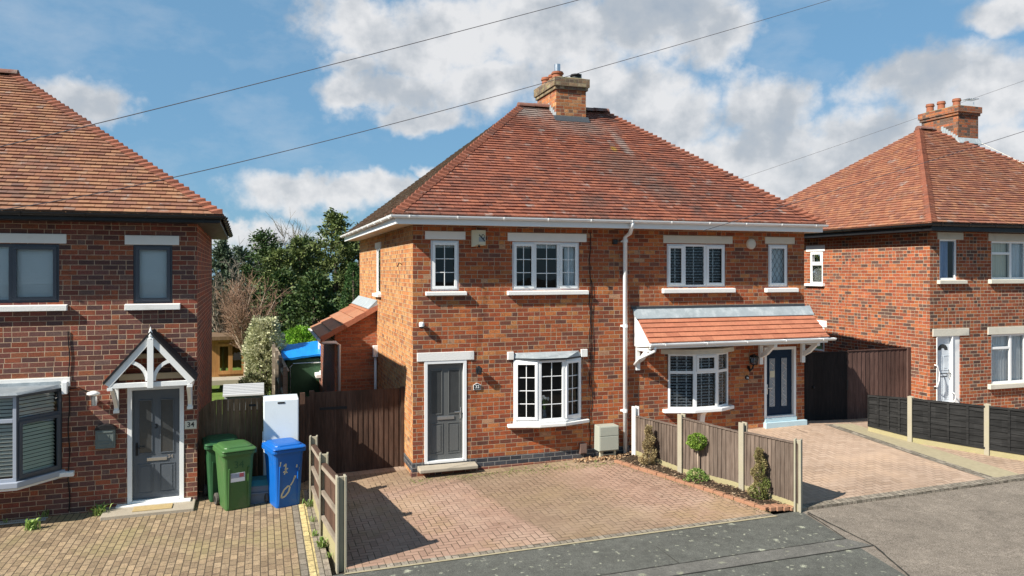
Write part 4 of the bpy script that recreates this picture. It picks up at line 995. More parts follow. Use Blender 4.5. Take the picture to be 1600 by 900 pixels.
x0, x1, zb, zt = rect(1166, 1179, 373, 389.5); cx_, cz_ = (x0+x1)/2, (zb+zt)/2; mb = MB(); rx_, rz_ = (x1-x0)/2, (zt-zb)/2; ring = []
for d_, k_ in ((14.0, 1), (13.95, 1), (13.93, .85), (13.925, .4)): ring.append([(cx_+rx_*k_*math.cos(a)*1.0, d_, cz_+rz_*k_*math.sin(a)) for a in [2*math.pi*i/20 for i in range(20)]])
mb.add([p for r_ in ring for p in r_], [(j*20+i, j*20+(i+1) % 20, (j+1)*20+(i+1) % 20, (j+1)*20+i) for j in range(3) for i in range(20)]+[tuple(range(60, 80))]); mb.build('casing', CREAMM, t, smooth=True)
t = small('dome_camera', 'small white dome camera on the wall above the grey door lintel', 'camera', 657.5, 512)
x, z = XA(657.5), ZA(657.5, 508); mb = MB(); mb.lathe((x, 13.92, z-.02), [(.05,0),(.052,.05),(.045,.075),(.02,.085)], 14); mb.box(x-.03, x+.03, 13.93, 14.0, z, z+.05); mb.build('housing', WHITE, t, smooth=False); mb = MB(); mb.lathe((x, 13.92, z-.065), [(.01,0),(.033,.012),(.042,.045)], 14); mb.build('lens_dome', BLACK, t, smooth=True)
t = small('cable_box', 'small black junction box high on the wall left of the downpipe', 'junction box', 961, 380); x, z = XA(960), ZA(960, 378); MB().box(x-.05, x+.05, 13.94, 14.0, z-.05, z+.05).build('casing', BLACK, t, bevel=.01); MB().tube([(x+.05,13.97,z+.01),(x+.15,13.97,z+.03),(x+.2,13.98,z+.02)], .012, 6).build('cable_gland', BLACK, t)

def lantern(t, x, z, h, w, arm=True):
    mb = MB(); mb.box(x-w*.3, x+w*.3, 13.98, 14.0, z-h*.35, z+h*.35); yb = 13.90
    mb.box(x-.008, x+.008, yb, 13.98, z+h*.25, z+h*.3)
    mb.hexa([(x-w*.5,yb-w*.5,z+h*.22),(x+w*.5,yb-w*.5,z+h*.22),(x+w*.5,yb+w*.5,z+h*.22),(x-w*.5,yb+w*.5,z+h*.22)],[(x-.01,yb-.01,z+h*.5),(x+.01,yb-.01,z+h*.5),(x+.01,yb+.01,z+h*.5),(x-.01,yb+.01,z+h*.5)])
    for sx in (-1, 1):
        for sy in (-1, 1): mb.tube([(x+sx*w*.42, yb+sy*w*.42, z+h*.22), (x+sx*w*.3, yb+sy*w*.3, z-h*.4)], .006, 5)
    mb.box(x-w*.33, x+w*.33, yb-w*.33, yb+w*.33, z-h*.46, z-h*.4); mb.build('lamp_cage', BLACKI, t)
    g = MB(); g.hexa([(x-w*.27,yb-w*.27,z-h*.4),(x+w*.27,yb-w*.27,z-h*.4),(x+w*.27,yb+w*.27,z-h*.4),(x-w*.27,yb+w*.27,z-h*.4)],[(x-w*.38,yb-w*.38,z+h*.21),(x+w*.38,yb-w*.38,z+h*.21),(x+w*.38,yb+w*.38,z+h*.21),(x-w*.38,yb+w*.38,z+h*.21)]); g.build('lamp_glass', GLASS, t)
t = small('wall_lantern', 'small black lantern on the wall right of the grey door', 'wall lamp', 746, 584); lantern(t, XA(746), ZA(746, 577.5), .17, .11)
t = small('coach_lamp', 'black coach lamp on a scrolled arm between the bow window and the navy door', 'wall lamp', 1172, 579)
lantern(t, XA(1174), ZA(1174, 561), .25, .15); x, z = XA(1169), ZA(1169, 573); MB().tube([(x,14,z+.0),(x,13.93,z-.08),(x+.03,13.88,z-.02),(x+.07,13.9,z+.07)], [.04,.03,.02,.015], 8).build('scroll_arm', BLACKI, t, smooth=True)
def plaque(t, x, z, w, h, txt, size, arched=False):
    pts = [(-w/2,-h/2),(w/2,-h/2),(w/2,h*.2),(0,h/2),(-w/2,h*.2)] if not arched else [(w/2*math.cos(a), h/2*math.sin(a)) for a in [2*math.pi*i/16 for i in range(16)]]
    mb = MB(); mb.prism([(x+a, 13.98, z+b) for a, b in pts], (0, .02, 0)); mb.build('plate_rim', LINK if not arched else BLACK, t)
    mb = MB(); mb.prism([(x+a*.86, 13.976, z+b*.84) for a, b in pts], (0, .01, 0)); mb.build('plate_field', BLACK, t)
    text(txt, size, lambda a, d, b: (x+a, 13.974-d*.2, z+b-h*.05), LINK, 'house_number', t, bold=.002)
t = small('house_number_plaque', 'black pointed number plaque with pale rim, right of the grey door below its lantern', 'plaque', 745, 608); plaque(t, XA(745.2), ZA(745, 603.5), .155, .135, '32', .085)
t = small('house_number_plaque', 'small round black number plaque under the coach lamp', 'plaque', 1167, 594); plaque(t, XA(1167), ZA(1167, 590), .10, .10, '30', .055, True)
t = small('gas_meter_box', 'grey-green meter cabinet on legs at the foot of the wall left of the downpipe', 'meter box', 950, 706)
x0, x1 = XA(936, 13.75), XA(967, 13.75); zt, zb = ZA(950, 666, 13.75), ZA(950, 705, 13.75)
mb = MB(); mb.box(x0, x1, 13.75, 14.0, zb, zt); mb.build('cabinet', METER, t, bevel=.012)
mb = MB(); zm = lerp(zb, zt, .60); mb.box(x0+.015, x1-.015, 13.735, 13.75, zm+.008, zt-.015); mb.box(x0+.015, x1-.015, 13.735, 13.75, zb+.02, zm-.002); mb.build('lid', METER, t, bevel=.006)
mb = MB(); gz = .06
for xx in (x0+.04, x1-.08): mb.box(xx, xx+.035, 13.80, 13.83, gz-.05, zb); 
mb.tube([(x0+.12,13.85,gz-.05),(x0+.12,13.85,zb)], .02, 8); mb.tube([(x0+.1,13.8,gz+.1),(x1-.06,13.8,gz+.1)], .012, 6); mb.build('leg', CREAM, t)
t = small('outside_socket', 'small brown plastic box low on the wall below the bowed window', 'junction box', 909, 709); x0, x1, zb, zt = rect(904.5, 913.5, 691.5, 708); mb = MB(); mb.box(x0, x1, 13.92, 14.0, zb, zt); mb.box(x0-.008,x1+.008,13.905,13.92,zb+.02,zt-.004); mb.build('casing', BROWNP, t, bevel=.006)
# cables down the wall
t = thing('wall_cable', 'thin black cable running down the brick wall left of the white downpipe', 'cable', (XA(921.5), 14, .3)); mb = MB(); pts = []
for k in range(40):
    z = lerp(4.68, .25, k/39); pts.append((XA(921.5)+.012*math.sin(k*.9)+.01*math.sin(k*2.3), 13.985, z))
mb.tube(pts, .009, 5)
pts2 = [(XA(924)+.015*math.sin(k*.7), 13.982, lerp(3.7, 1.3, k/20)) for k in range(21)]; mb.tube(pts2, .007, 5); mb.build('cable_run', CABLE, t)
t = small('phone_socket', 'little white cable clip high on the shaded side wall', 'bracket', 628, 413, 14); t.location = (MX0, YS(628, MX0), ZS(628, 413, MX0)); y_, z_ = t.location[1], t.location[2]
MB().tube([(MX0,y_,z_),(MX0-.06,y_-.01,z_+.03),(MX0-.09,y_+.02,z_-.05)], .012, 6).build('hook', BLACKI, t)

# ------------------------------------------------------------------ left house
PVX, PVY = XA(308), 14.0
HL = thing('semi_detached_house', 'dark red brick house with slate grey windows and gabled porch, at the left edge', 'house', (PVX, PVY, -.12))
ROT = .02
# facade plane in its turned position: convert measured pixels to local coordinates along the unturned facade
def FLc(px, py):
    a, b = ray(px); dx, dy = math.cos(ROT), math.sin(ROT)
    # P + s*(dx,dy) = t*(a,b)
    det = dx*(-b)-(-a)*dy; s_ = ((-PVX)*(-b)-(-a)*(-PVY))/det; X, Y = PVX+s_*dx, PVY+s_*dy; t_ = Y/b
    return PVX+s_, CAMZ+(HOR-py)/FPX*t_
def rectL(x0, x1, yt, yb): pc = (x0+x1)/2; return (FLc(x0, 0)[0], FLc(x1, 0)[0], FLc(pc, yb)[1], FLc(pc, yt)[1])
ZWL, LX0 = 4.70, PVX-8.6
LW2 = rectL(208, 269.5, 382, 474); r1 = rectL(0, 92.5, 381, 473); LW1 = (r1[1]-2.0, r1[1], r1[2], r1[3])
LDR = rectL(199, 287.5, 602, 784)
LB = (FLc(97, 0)[0]-2.75, FLc(97, 0)[0], .60, 1.98)
mb = MB(); wall(mb, F0, LX0, PVX, -.4, ZWL, [LW1, LW2, LDR, LB]); mb.build('wall', BR_LEFT, HL)
mb = MB(); wall(mb, Pl(PVX, 0, 0, 1, 1, 0), 14.0, 20.4, -.4, ZWL); wall(mb, Pl(0, 20.4, 1, 0, 0, 1), LX0, PVX, -.4, ZWL); wall(mb, Pl(LX0, 0, 0, 1, -1, 0), 14.0, 20.4, -.4, ZWL); mb.build('side_wall', BR_LEFT, HL)
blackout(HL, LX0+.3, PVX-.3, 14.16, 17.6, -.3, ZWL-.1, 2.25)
window(HL, F0, *LW1, [.34, .66], mat=SLATE, cas=(2,), blind=(BLINDW, 0, 1), bsp=.05, btilt=1.25, label='wide slate framed upstairs window with white blinds')
window(HL, F0, *LW2, [], mat=SLATE, cas=(0,), blind=(BLINDW, 0, 1), bsp=.05, btilt=1.25, label='narrow slate framed upstairs window above the porch')
a = rectL(-2, 104, 365, 380); lintel(HL, F0, a[1]-2.25, a[1], a[2], a[3]); lintel(HL, F0, *rectL(195, 280, 368, 382.5))
a = rectL(0, 106, 476.5, 486); sill(HL, F0, a[1]-2.3, a[1], a[2], a[3]); sill(HL, F0, *rectL(195.5, 282, 474.5, 484))
# splayed bay
bc = [(LB[0], 13.99), (LB[0]+.5, 13.42), (LB[1]-.5, 13.42), (LB[1], 13.99)]
kwb = dict(transom=.70, blind=(BLINDM, 0, 1), bsp=.058, btilt=.75, fw=.05)
T, L_ = facet(bc[0], bc[1]); window(HL, T, 0, L_, LB[2]+.04, LB[3], [], mat=SLATE_SUNLIT, d=-.03, **kwb)
T, L_ = facet(bc[1], bc[2]); window(HL, T, 0, L_, LB[2]+.04, LB[3], [.33, .67], mat=SLATE_SUNLIT, d=-.03, label='front of the splayed bay, its slate frame given a pale sunlit colour', **kwb)
T, L_ = facet(bc[2], bc[3]); window(HL, T, 0, L_, LB[2]+.04, LB[3], [], mat=SLATE, d=-.03, cas=((0, 0),), label='right splay of the bay in dark slate', **kwb)
def bp(g, z): return [(bc[0][0]-g, 14.02, z), (bc[1][0]-g*.5, bc[1][1]-g, z), (bc[2][0]+g*.5, bc[2][1]-g, z), (bc[3][0]+g, 14.02, z)]
MB().prism(bp(.06, LB[2]-.05), (0, 0, .09)).build('sill', SLATE_SUNLIT, HL, bevel=.01); MB().prism(bp(.02, LB[2]-.09), (0, 0, .04)).build('bay_underside', WHITEM, HL)
mb = MB(); q = bp(.08, LB[3]); mb.hexa(q, [(LB[0],14.02,LB[3]+.06),(LB[0]+.5,13.40,LB[3]+.03),(LB[1]-.5,13.40,LB[3]+.03),(LB[1],14.02,LB[3]+.06)]); mb.build('bay_roof', plain('lead_bay_roof', (.20,.225,.245), .7, .25, 5, .006, dirt=((.36,.37,.36), 4, .5, .5)), HL, bevel=.01)
lintel(HL, F0, LB[0]-.1, LB[1]+.12, LB[3]+.02, LB[3]+.17, d=.03); MB().box(LB[0]+.1, LB[1]-.02, 13.955, 13.97, LB[3]+.03, LB[3]+.11).build('lead_upstand', LEAD, HL)
sill(HL, F0, LB[1]-.2, LB[1]+.18, LB[2]-.07, LB[2]+.01, d=.08)
# door 34
o, gl, (l, r, z0, z1), fr = panel_door(HL, F0, *LDR, SLATED, [(.14,.40,.42,.90),(.60,.86,.42,.90)], [(.10,.44,.05,.32),(.56,.90,.05,.32)], dlabel='slate grey front door numbered 34', fw=.07)
gl.build('door_glass', OBSC, o)
MB().box(lerp(l,r,.30), lerp(l,r,.73), -.06, -.046, lerp(z0,z1,.345), lerp(z0,z1,.375), F0).build('letterbox', CHROME, o, bevel=.003)
lever(o, F0, l+.06, lerp(z0, z1, .46), 1, -.06, BLACKI)
text('34', .09, lambda a, d, b: (lerp(l, r, .80)+a, 13.974+.06-.0+.0-d*.5+.02, lerp(z0, z1, .375)+b), CHROME, 'door_number', o, bold=.002)
text('3', .11, lambda a, d, b: (lerp(l, r, .5)+a, 14.052, lerp(z0, z1, .66)+b), BLACKI, 'knocker', o, bold=.003)
mb = MB(); tx0, tx1 = FLc(182, 0)[0], FLc(299, 0)[0]; mb.box(tx0, tx1, 13.86, 14.02, LDR[2]-.065, LDR[2]+.015); mb.build('threshold', WHITEM, HL, bevel=.012)
mb = MB(); mb.box(FLc(165,0)[0], PVX-.02, 13.46, 14.0, -.3, LDR[2]-.012); mb.build('paved_step', STONE, HL, bevel=.012)
MB().box(FLc(212,0)[0], FLc(272,0)[0], 13.56, 13.82, LDR[2]-.012, LDR[2]+.003).build('step_slab', plain('ochre_slab', (.42,.31,.15), .9, .2, 8, .004), HL, bevel=.003)
# gabled porch canopy on brackets
def at_(px, py, Y): return XA(px, Y), ZA(px, py, Y)
PX0, PX1 = FLc(168, 0)[0]+.06, PVX-.02; PXC = (PX0+PX1)/2; PZ0, PZ1, PYF = 2.02, 2.83, 13.42
pr = Vector((PXC, 0, PZ1)); 
def raft(mb, xa, za, xb_, zb_, y0, y1, w):
    e = Vector((xb_-xa, 0, zb_-za)).normalized(); n = Vector((-e.z, 0, e.x))*w/2
    if n.z < 0: n = -n
    p = [Vector((xa,y0,za))-n, Vector((xb_,y0,zb_))-n, Vector((xb_,y0,zb_))+n, Vector((xa,y0,za))+n]
    mb.prism(p, (0, y1-y0, 0))
po = MB(); raft(po, PX0+.02, PZ0+.03, PXC, PZ1-.03, PYF, PYF+.05, .10); raft(po, PX1-.02, PZ0+.03, PXC, PZ1-.03, PYF, PYF+.05, .10)
po.box(PX0+.06, PX1-.06, PYF+.005, PYF+.055, PZ0-.02, PZ0+.06)
porch = po.build('porch_canopy', WHITEW, HL, bevel=.005); porch['label'] = 'white timber gabled porch canopy with a pointed finial'
mb = MB(); mb.box(PXC-.045, PXC+.045, PYF-.03, PYF+.06, PZ0-.03, PZ1-.04); mb.lathe((PXC, PYF+.01, PZ1-.04), [(.05,0),(.03,.02),(.042,.04),(.028,.10),(.004,.19)], 8); mb.build('king_post', WHITEW, porch, bevel=.004)
mb = MB()
for sg in (-1, 1):
    pts = []; cxx = PXC+sg*.36; 
    for k in range(9):
        t_ = k/8*math.pi/2; pts.append((PXC+sg*(.05+.0)+sg*.30*(1-math.cos(t_)) , PZ0+.08+.32*math.sin(t_)))
    for (xa, za), (xb_, zb_) in zip(pts, pts[1:]): raft(mb, xa, za, xb_, zb_, PYF+.008, PYF+.045, .055)
mb.build('curved_brace', WHITEW, porch)
mb = MB()
for y in (13.97,): mb.box(PX0+.12, PX1-.12, y-.03, y, PZ0+.04, PZ0+.14); mb.box(PXC-.26, PXC+.26, y-.03, y, PZ0+.40, PZ0+.47)
mb.build('cross_batten', CREAMW, porch)
mb = MB()
for sg, xe in ((-1, PX0-.03), (1, PX1+.03)):
    a, b_ = Vector((PXC, PYF-.02, PZ1+.035)), Vector((xe, PYF-.02, PZ0+.045)); mb.hexa([a, b_, b_+Vector((0,.58,0)), a+Vector((0,.58,0))], [a+Vector((0,0,.045)), b_+Vector((sg*.01,0,.045)), b_+Vector((sg*.01,.58,.045)), a+Vector((0,.58,.045))])
mb.build('porch_roof', SHINGLE, porch)
mb = MB()
for sg, xe in ((-1, PX0+.06), (1, PX1-.06)): mb.box(xe-.04, xe+.04, PYF, 14.0, PZ0-.055, PZ0+.0)
mb.build('side_plate', WHITEW, porch, bevel=.004)
for xe in (PX0+.08, PX1-.09):
    mb = MB(); mb.box(xe-.035, xe+.035, 13.93, 14.0, PZ0-.50, PZ0-.055)
    mb.prism([(xe-.028, 13.935, PZ0-.42), (xe-.028, 13.935, PZ0-.30), (xe-.028, 13.75, PZ0-.15), (xe-.028, 13.60, PZ0-.055), (xe-.028, 13.48, PZ0-.055), (xe-.028, 13.70, PZ0-.22)], (.056, 0, 0)); mb.box(xe-.045, xe+.045, 13.915, 14.0, PZ0-.50, PZ0-.45)
    mb.build('bracket', WHITEW, porch, bevel=.005)
# roof of the left house
ZEL = 4.83
hip_roof(HL, LX0-.4, PVX+.42, 13.56, 20.8, ZEL, LX0+3.8, XA(29, RY)+.05, RY, 7.93, TILE_LEFT, gauge=.121)
gutter(HL, [(LX0-.4, 13.53, ZEL-.02), (PVX+.44, 13.53, ZEL-.02), (PVX+.44, 20.8, ZEL-.02)], BLACK)
mb = MB(); mb.box(LX0, PVX+.38, 13.59, 13.62, ZEL-.13, ZEL-.01); mb.box(PVX+.35, PVX+.38, 13.62, 20.8, ZEL-.13, ZEL-.01); mb.build('fascia', BLACK, HL)
mb = MB(); mb.box(LX0, PVX+.35, 13.62, 14.0, ZWL-.006, ZWL+.012); mb.box(PVX, PVX+.35, 14.0, 20.8, ZWL-.006, ZWL+.012); mb.build('soffit', BLACK, HL)
HL.rotation_euler = (0, 0, ROT)
def onL(x, y):     # point on the turned facade
    dx, dy = x-PVX, y-PVY; return PVX+dx*math.cos(ROT)-dy*math.sin(ROT), PVY+dx*math.sin(ROT)+dy*math.cos(ROT)
# things on the left house wall (turned with it)
def lthing(name, label, cat, px, py): x, z = FLc(px, py); return thing(name, label, cat, (x, 14.0, z)), x, z
def settle(t):
    x, y = onL(t.location[0], t.location[1]); t.location = (x, y, t.location[2]); t.rotation_euler = (0, 0, ROT)
t, x, z = lthing('house_number_plate', 'small pale plate reading 34 on the brick right of the slate door', 'number plate', 298, 668)
MB().box(x-.095, x+.095, 13.985, 14.0, z-.02, z+.12).build('plate', CREAMM, t, bevel=.004)
text('34', .12, lambda a, d, b: (x+a, 13.984-d*.2, z+.05+b), INK, 'house_number', t, bold=.002); settle(t)
t, x, z = lthing('post_box', 'ornate grey metal post box with arched top on the brick left of the slate door', 'post box', 166, 699)
w, h = .145, .40
prof = [(-w,0),(w,0),(w,h*.78)]+[(w*math.cos(a), h*.78+h*.2*math.sin(a)) for a in [math.pi*i/8 for i in range(1, 8)]]+[(-w,h*.78)]
PBM = plain('grey_green_cast_metal', (.13,.155,.145), .5, .2, 10, .003, spec=.5)
mb = MB(); mb.prism([(x+a, 13.89, z+b) for a, b in prof], (0, .11, 0)); mb.build('box_body', PBM, t, bevel=.008)
mb = MB(); mb.prism([(x+a*1.1, 13.875, z+h*.78+(b-h*.78)*1.1) for a, b in prof if b > h*.7], (0, .125, 0)); mb.build('hood', BLACKI, t, bevel=.006)
mb = MB(); mb.box(x-w*.8, x+w*.8, 13.878, 13.89, z+h*.66, z+h*.72); mb.box(x-w*.8, x+w*.8, 13.88, 13.89, z+h*.3, z+h*.33)
mb.box(x-w*.55, x+w*.55, 13.878, 13.89, z+h*.15, z+h*.2); mb.box(x-w*.85, x-w*.8, 13.882, 13.89, z+h*.04, z+h*.72); mb.box(x+w*.8, x+w*.85, 13.882, 13.89, z+h*.04, z+h*.72); mb.box(x-w*.8, x+w*.8, 13.882, 13.89, z+h*.04, z+h*.06)
mb.box(x+w*.4, x+w*.6, 13.875, 13.89, z+h*.15, z+h*.27)
mb.build('relief', PBM, t, bevel=.002); text('121', .10, lambda a, d, b: (x+a, 13.889-d, z+h*.48+b), PBM, 'raised_lettering', t, bold=.003); settle(t)
t, x, z = lthing('wall_light', 'steel mushroom-topped wall light above the post box', 'wall lamp', 152, 636)
mb = MB(); mb.lathe((x-.02, 13.86, z+.05), [(.045,0),(.048,.15),(.03,.16)], 12); mb.tube([(x-.02,13.9,z+.1),(x-.02,14,z+.1)], .045, 10); mb.build('lamp_body', CHROME, t); mb = MB(); mb.lathe((x-.03, 13.84, z+.24), [(.02,-.03),(.10,0),(.09,.03),(.03,.05)], 16); mb.build('lamp_shade', WHITE, t, smooth=True); settle(t)
t, x, z = lthing('wall_cable', 'black cable running down the dark brick wall beside the bay window', 'cable', 108, 790)
mb = MB(); mb.tube([(x+.012*math.sin(k*.8), 13.985, lerp(-.05, 2.9, k/30)) for k in range(31)], .009, 5); mb.tube([(x,13.98,1.95),(x+.14,13.98,1.97),(x+.3,13.98,1.88)], .008, 5)
mb.build('cable_run', CABLE, t); mb = MB(); mb.box(x-.09, x-.01, 13.9, 14.0, 1.88, 2.08); mb.build('cable_box', WHITE, t, bevel=.01); settle(t)
t, x, z = lthing('drain_grate', 'short slotted drain channel at the foot of the left house wall', 'drain', 15, 812)
zz = ground(x, 13.8)+.012; mb = MB(); mb.box(x-.8, x+.55, 13.79, 13.80, zz-.01, zz+.008); mb.box(x-.8, x+.55, 13.91, 13.92, zz-.01, zz+.008)
for k in range(44): mb.box(x-.8+k*.0306, x-.8+k*.0306+.014, 13.8, 13.91, zz-.01, zz+.004)
mb.build('grating', plain('galvanised', (.4,.4,.38), .5, .2, 9), t); settle(t)

# ------------------------------------------------------------------ right house
RX0 = XA(1453); ZWR = 4.86; RX1 = RX0+8.7
HR = thing('semi_detached_house', 'red brick house with dark header bricks and a white front door, at the right edge', 'house', (RX0, 14, .25))
RW1 = rect(1468, 1495.5, 373.5, 437.5); a = rect(1549, 1600, 377, 436.5); RW2 = (a[0], a[0]+1.85, a[2], a[3]); RDR = rect(1463, 1500.5, 524, 634)
a = rect(1549, 1600, 522, 598.5); RW3 = (a[0], a[0]+1.85, a[2], a[3])
mb = MB(); wall(mb, F0, RX0, RX1, -.2, ZWR, [RW1, RW2, RDR, RW3]); mb.build('wall', BR_RIGHT, HR)
SR = Pl(RX0, 0, 0, 1, -1, 0)
def rectS(x0, x1, yt, yb): pc = (x0+x1)/2; return (YS(x1, RX0), YS(x0, RX0), ZS(pc, yb, RX0), ZS(pc, yt, RX0))
RS1 = rectS(1266, 1285.5, 393, 443); RS2 = rectS(1268, 1288, 510, 548)
mb = MB(); wall(mb, SR, 14.0, 22.2, -.2, ZWR, [RS1, RS2]); mb.build('side_wall', BR_RIGHT, HR)
mb = MB(); wall(mb, Pl(0, 22.2, 1, 0, 0, 1), RX0, RX1, -.2, ZWR); wall(mb, Pl(RX1, 0, 0, 1, 1, 0), 14, 22.2, -.2, ZWR); mb.build('rear_wall', BR_RIGHT, HR)
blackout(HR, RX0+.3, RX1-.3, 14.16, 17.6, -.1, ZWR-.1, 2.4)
window(HR, F0, *RW1, [], curtain=[(BLUEC, 0, .78, 0, 1)], label='narrow upstairs window with a blue curtain')
window(HR, F0, *RW2, [.37, .64], transom={0: .68, 2: .68}, curtain=[(BLINDC, 0, .36, 0, 1), (LACE, .38, .7, 0, 1)], label='wide upstairs window with a cream blind')
window(HR, F0, *RW3, [.37, .64], transom={0: .72, 2: .72}, curtain=[(LACE, 0, 1, 0, 1)], label='wide downstairs window with net curtains')
window(HR, SR, *RS1, [], transom=.6, fw=.045, d=-.03, curtain=[(LACE, 0, 1, 0, .6)], cas=((0, 1),))
window(HR, SR, *RS2, [], fw=.045, d=-.03, curtain=[(LACE, 0, 1, 0, 1)])
lintel(HR, SR, *rectS(1260, 1289, 383.5, 393), mat=WHITEM); sill(HR, SR, *rectS(1260, 1289, 443, 447)); lintel(HR, SR, *rectS(1262, 1292, 500, 510), mat=WHITEM)
lintel(HR, F0, *rect(1464.5, 1504.5, 363, 374), mat=CREAMM); lintel(HR, F0, *rect(1457, 1513.5, 513.5, 525), mat=CREAMM)
a = rect(1544, 1600, 365, 377); lintel(HR, F0, a[0], a[0]+2.1, a[2], a[3], mat=CREAMM); a = rect(1543, 1600, 510.5, 522); lintel(HR, F0, a[0], a[0]+2.1, a[2], a[3], mat=CREAMM)
sill(HR, F0, *rect(1464, 1507, 437.5, 443.5), mat=CREAMM); a = rect(1544, 1600, 436.5, 443); sill(HR, F0, a[0], a[0]+2.1, a[2], a[3], mat=CREAMM); a = rect(1543, 1600, 598.5, 606); sill(HR, F0, a[0], a[0]+2.1, a[2], a[3], mat=CREAMM)
WDOOR = plain('bluish_white_door', (.60,.64,.68), .4, .04, 2, spec=.45)
xm = XA(1487.5)
o, gl, (l, r, z0, z1), fr = panel_door(HR, F0, RDR[0], xm+.03, RDR[2], RDR[3], WDOOR, [], [(.10,.46,.06,.42),(.54,.90,.06,.42),(.10,.46,.50,.72),(.54,.90,.50,.72)], dlabel='white panelled front door with a fanlight', fw=.03)
mb = MB(); cxx, czz = (l+r)/2, lerp(z0, z1, .80); R_ = (r-l)*.36; ring = [(cxx+R_*math.cos(a), czz+R_*.9*math.sin(a)) for a in [math.pi*i/14 for i in range(15)]]+[(cxx-R_*.35*math.cos(a), czz+R_*.32*math.sin(a)) for a in [math.pi*i/8 for i in range(9)]]
mb.prism([F0(a, -.056, b) for a, b in ring], (0, .01, 0)); mb.build('fanlight', OBSC, o)
mb = MB(); mb.box(lerp(l,r,.22), lerp(l,r,.80), -.06, -.048, lerp(z0,z1,.40), lerp(z0,z1,.455), F0); lbx = mb.build('letterbox', BLACKI, o, bevel=.002); MB().box(lerp(l,r,.27), lerp(l,r,.75), -.048, -.044, lerp(z0,z1,.412), lerp(z0,z1,.443), F0).build('flap', WDOOR, lbx)
mb = MB(); mb.box(xm+.03, RDR[1], -.08, -.02, RDR[2], RDR[3], F0); mb.build('side_panel', WHITE, o, bevel=.004); lever(o, F0, r-.03, lerp(z0, z1, .44), -1, -.05, CHROME)
for i, (px, zz0, zz1, dd) in enumerate(((1461, 570, 604, .05), (1486.5, 612, 628, .04))):
    x = XA(px); za, zb = ZA(px, zz0), ZA(px, zz1)
    t = thing('grab_rail', ('curved white grab rail on the left jamb of the white front door', 'short white grab rail low on the right of the white front door')[i], 'grab rail', (x, 14, zb)); MB().tube([(x-.02,14,za),(x,13.93,za-.02),(x+.045,13.92,lerp(za,zb,.35)),(x+.045,13.92,lerp(za,zb,.7)),(x,13.93,zb+.02),(x-.02,14,zb)], .016, 8).build('rail', WHITE, t, smooth=True)
hip_roof(HR, RX0-.44, RX1+.4, 13.56, 22.6, 5.03, XA(1436, RY), RX1-4.2, RY, 8.27, TILE_RIGHT)
roofR = HR.children[-1]
gutter(HR, [(RX1, 13.53, 5.0), (RX0-.46, 13.53, 5.0), (RX0-.46, 22.6, 5.0)], BLACK)
mb = MB(); mb.box(RX0-.40, RX1, 13.59, 13.62, 4.84, 5.0); mb.box(RX0-.40, RX0-.37, 13.62, 22.5, 4.84, 5.0); mb.build('fascia', BLACK, HR)
mb = MB(); mb.box(RX0-.37, RX1, 13.62, 14.0, ZWR-.014, ZWR+.002); mb.box(RX0-.37, RX0, 14.0, 22.5, ZWR-.014, ZWR+.002); mb.build('soffit', BLACK, HR)
RC0, RC1 = XA(1497, 17.44), XA(1528.5, 17.44)
ch2 = chimney(roofR, RC0, RC1, 17.44, 18.78, 7.5, 8.68, 8.98, BR_CHIM2, BR_CHIM2)
for (x, y) in ((RC0+.16, 18.6), (RC0+.18, 18.2), (RC0+.30, 17.75)): pot(ch2, x, y, 9.0, .25, .105)
b = MB(); sr = (8.27-5.03)/(RY-13.56)
def rzR(y): return 5.03+(min(y, 2*RY-y)-13.56)*sr
b.hexa([(RC0-.05,17.34,rzR(17.34)+.02),(RC1+.05,17.34,rzR(17.34)+.02),(RC1+.05,17.45,rzR(17.45)+.02),(RC0-.05,17.45,rzR(17.45)+.02)],[(RC0-.05,17.34,rzR(17.34)+.04),(RC1+.05,17.34,rzR(17.34)+.04),(RC1+.05,17.43,rzR(17.44)+.14),(RC0-.05,17.43,rzR(17.44)+.14)])
for k in range(7): y = 17.44+k*.085; b.box(RC0-.014, RC0, y, y+.09, rzR(y)-.02, rzR(y)+.20)
b.build('stepped_flashing', LEAD, ch2)
mb = MB()
t = thing('tv_aerial', 'television aerial on the right side of the right-hand chimney', 'aerial', (RC1+.1, 17.7, 8.5))
ax = RC1+.12; mb.tube([(ax,17.7,8.3),(ax,17.7,9.30)], .012, 6); mb.tube([(ax-.35,17.7,9.24),(ax+.1,17.6,9.28)], .009, 5)
for k in range(6): xx = ax-.33+k*.075; mb.tube([(xx,17.55,9.25),(xx,17.85,9.25)], .006, 4); 
for k in range(5): mb.tube([(ax-.1,17.7,8.55+k*.09),(ax+.12,17.7,8.55+k*.09)], .006, 4)
mb.build('antenna_rods', CHROME, t)
t = thing('roof_cable', 'pale cable lying down the right-hand tiled roof from its chimney', 'cable', (RC1+.05, 17.4, rzR(17.4)))
pa = Vector((RC1+.02, 17.40, rzR(17.40)+.05)); pb_ = Vector((XA(1625, 15.9), 15.9, rzR(15.9)+.05)); MB().tube([pa, pa.lerp(pb_, .5)+Vector((0,0,.01)), pb_], .009, 5).build('cable_run', CREAMM, t)
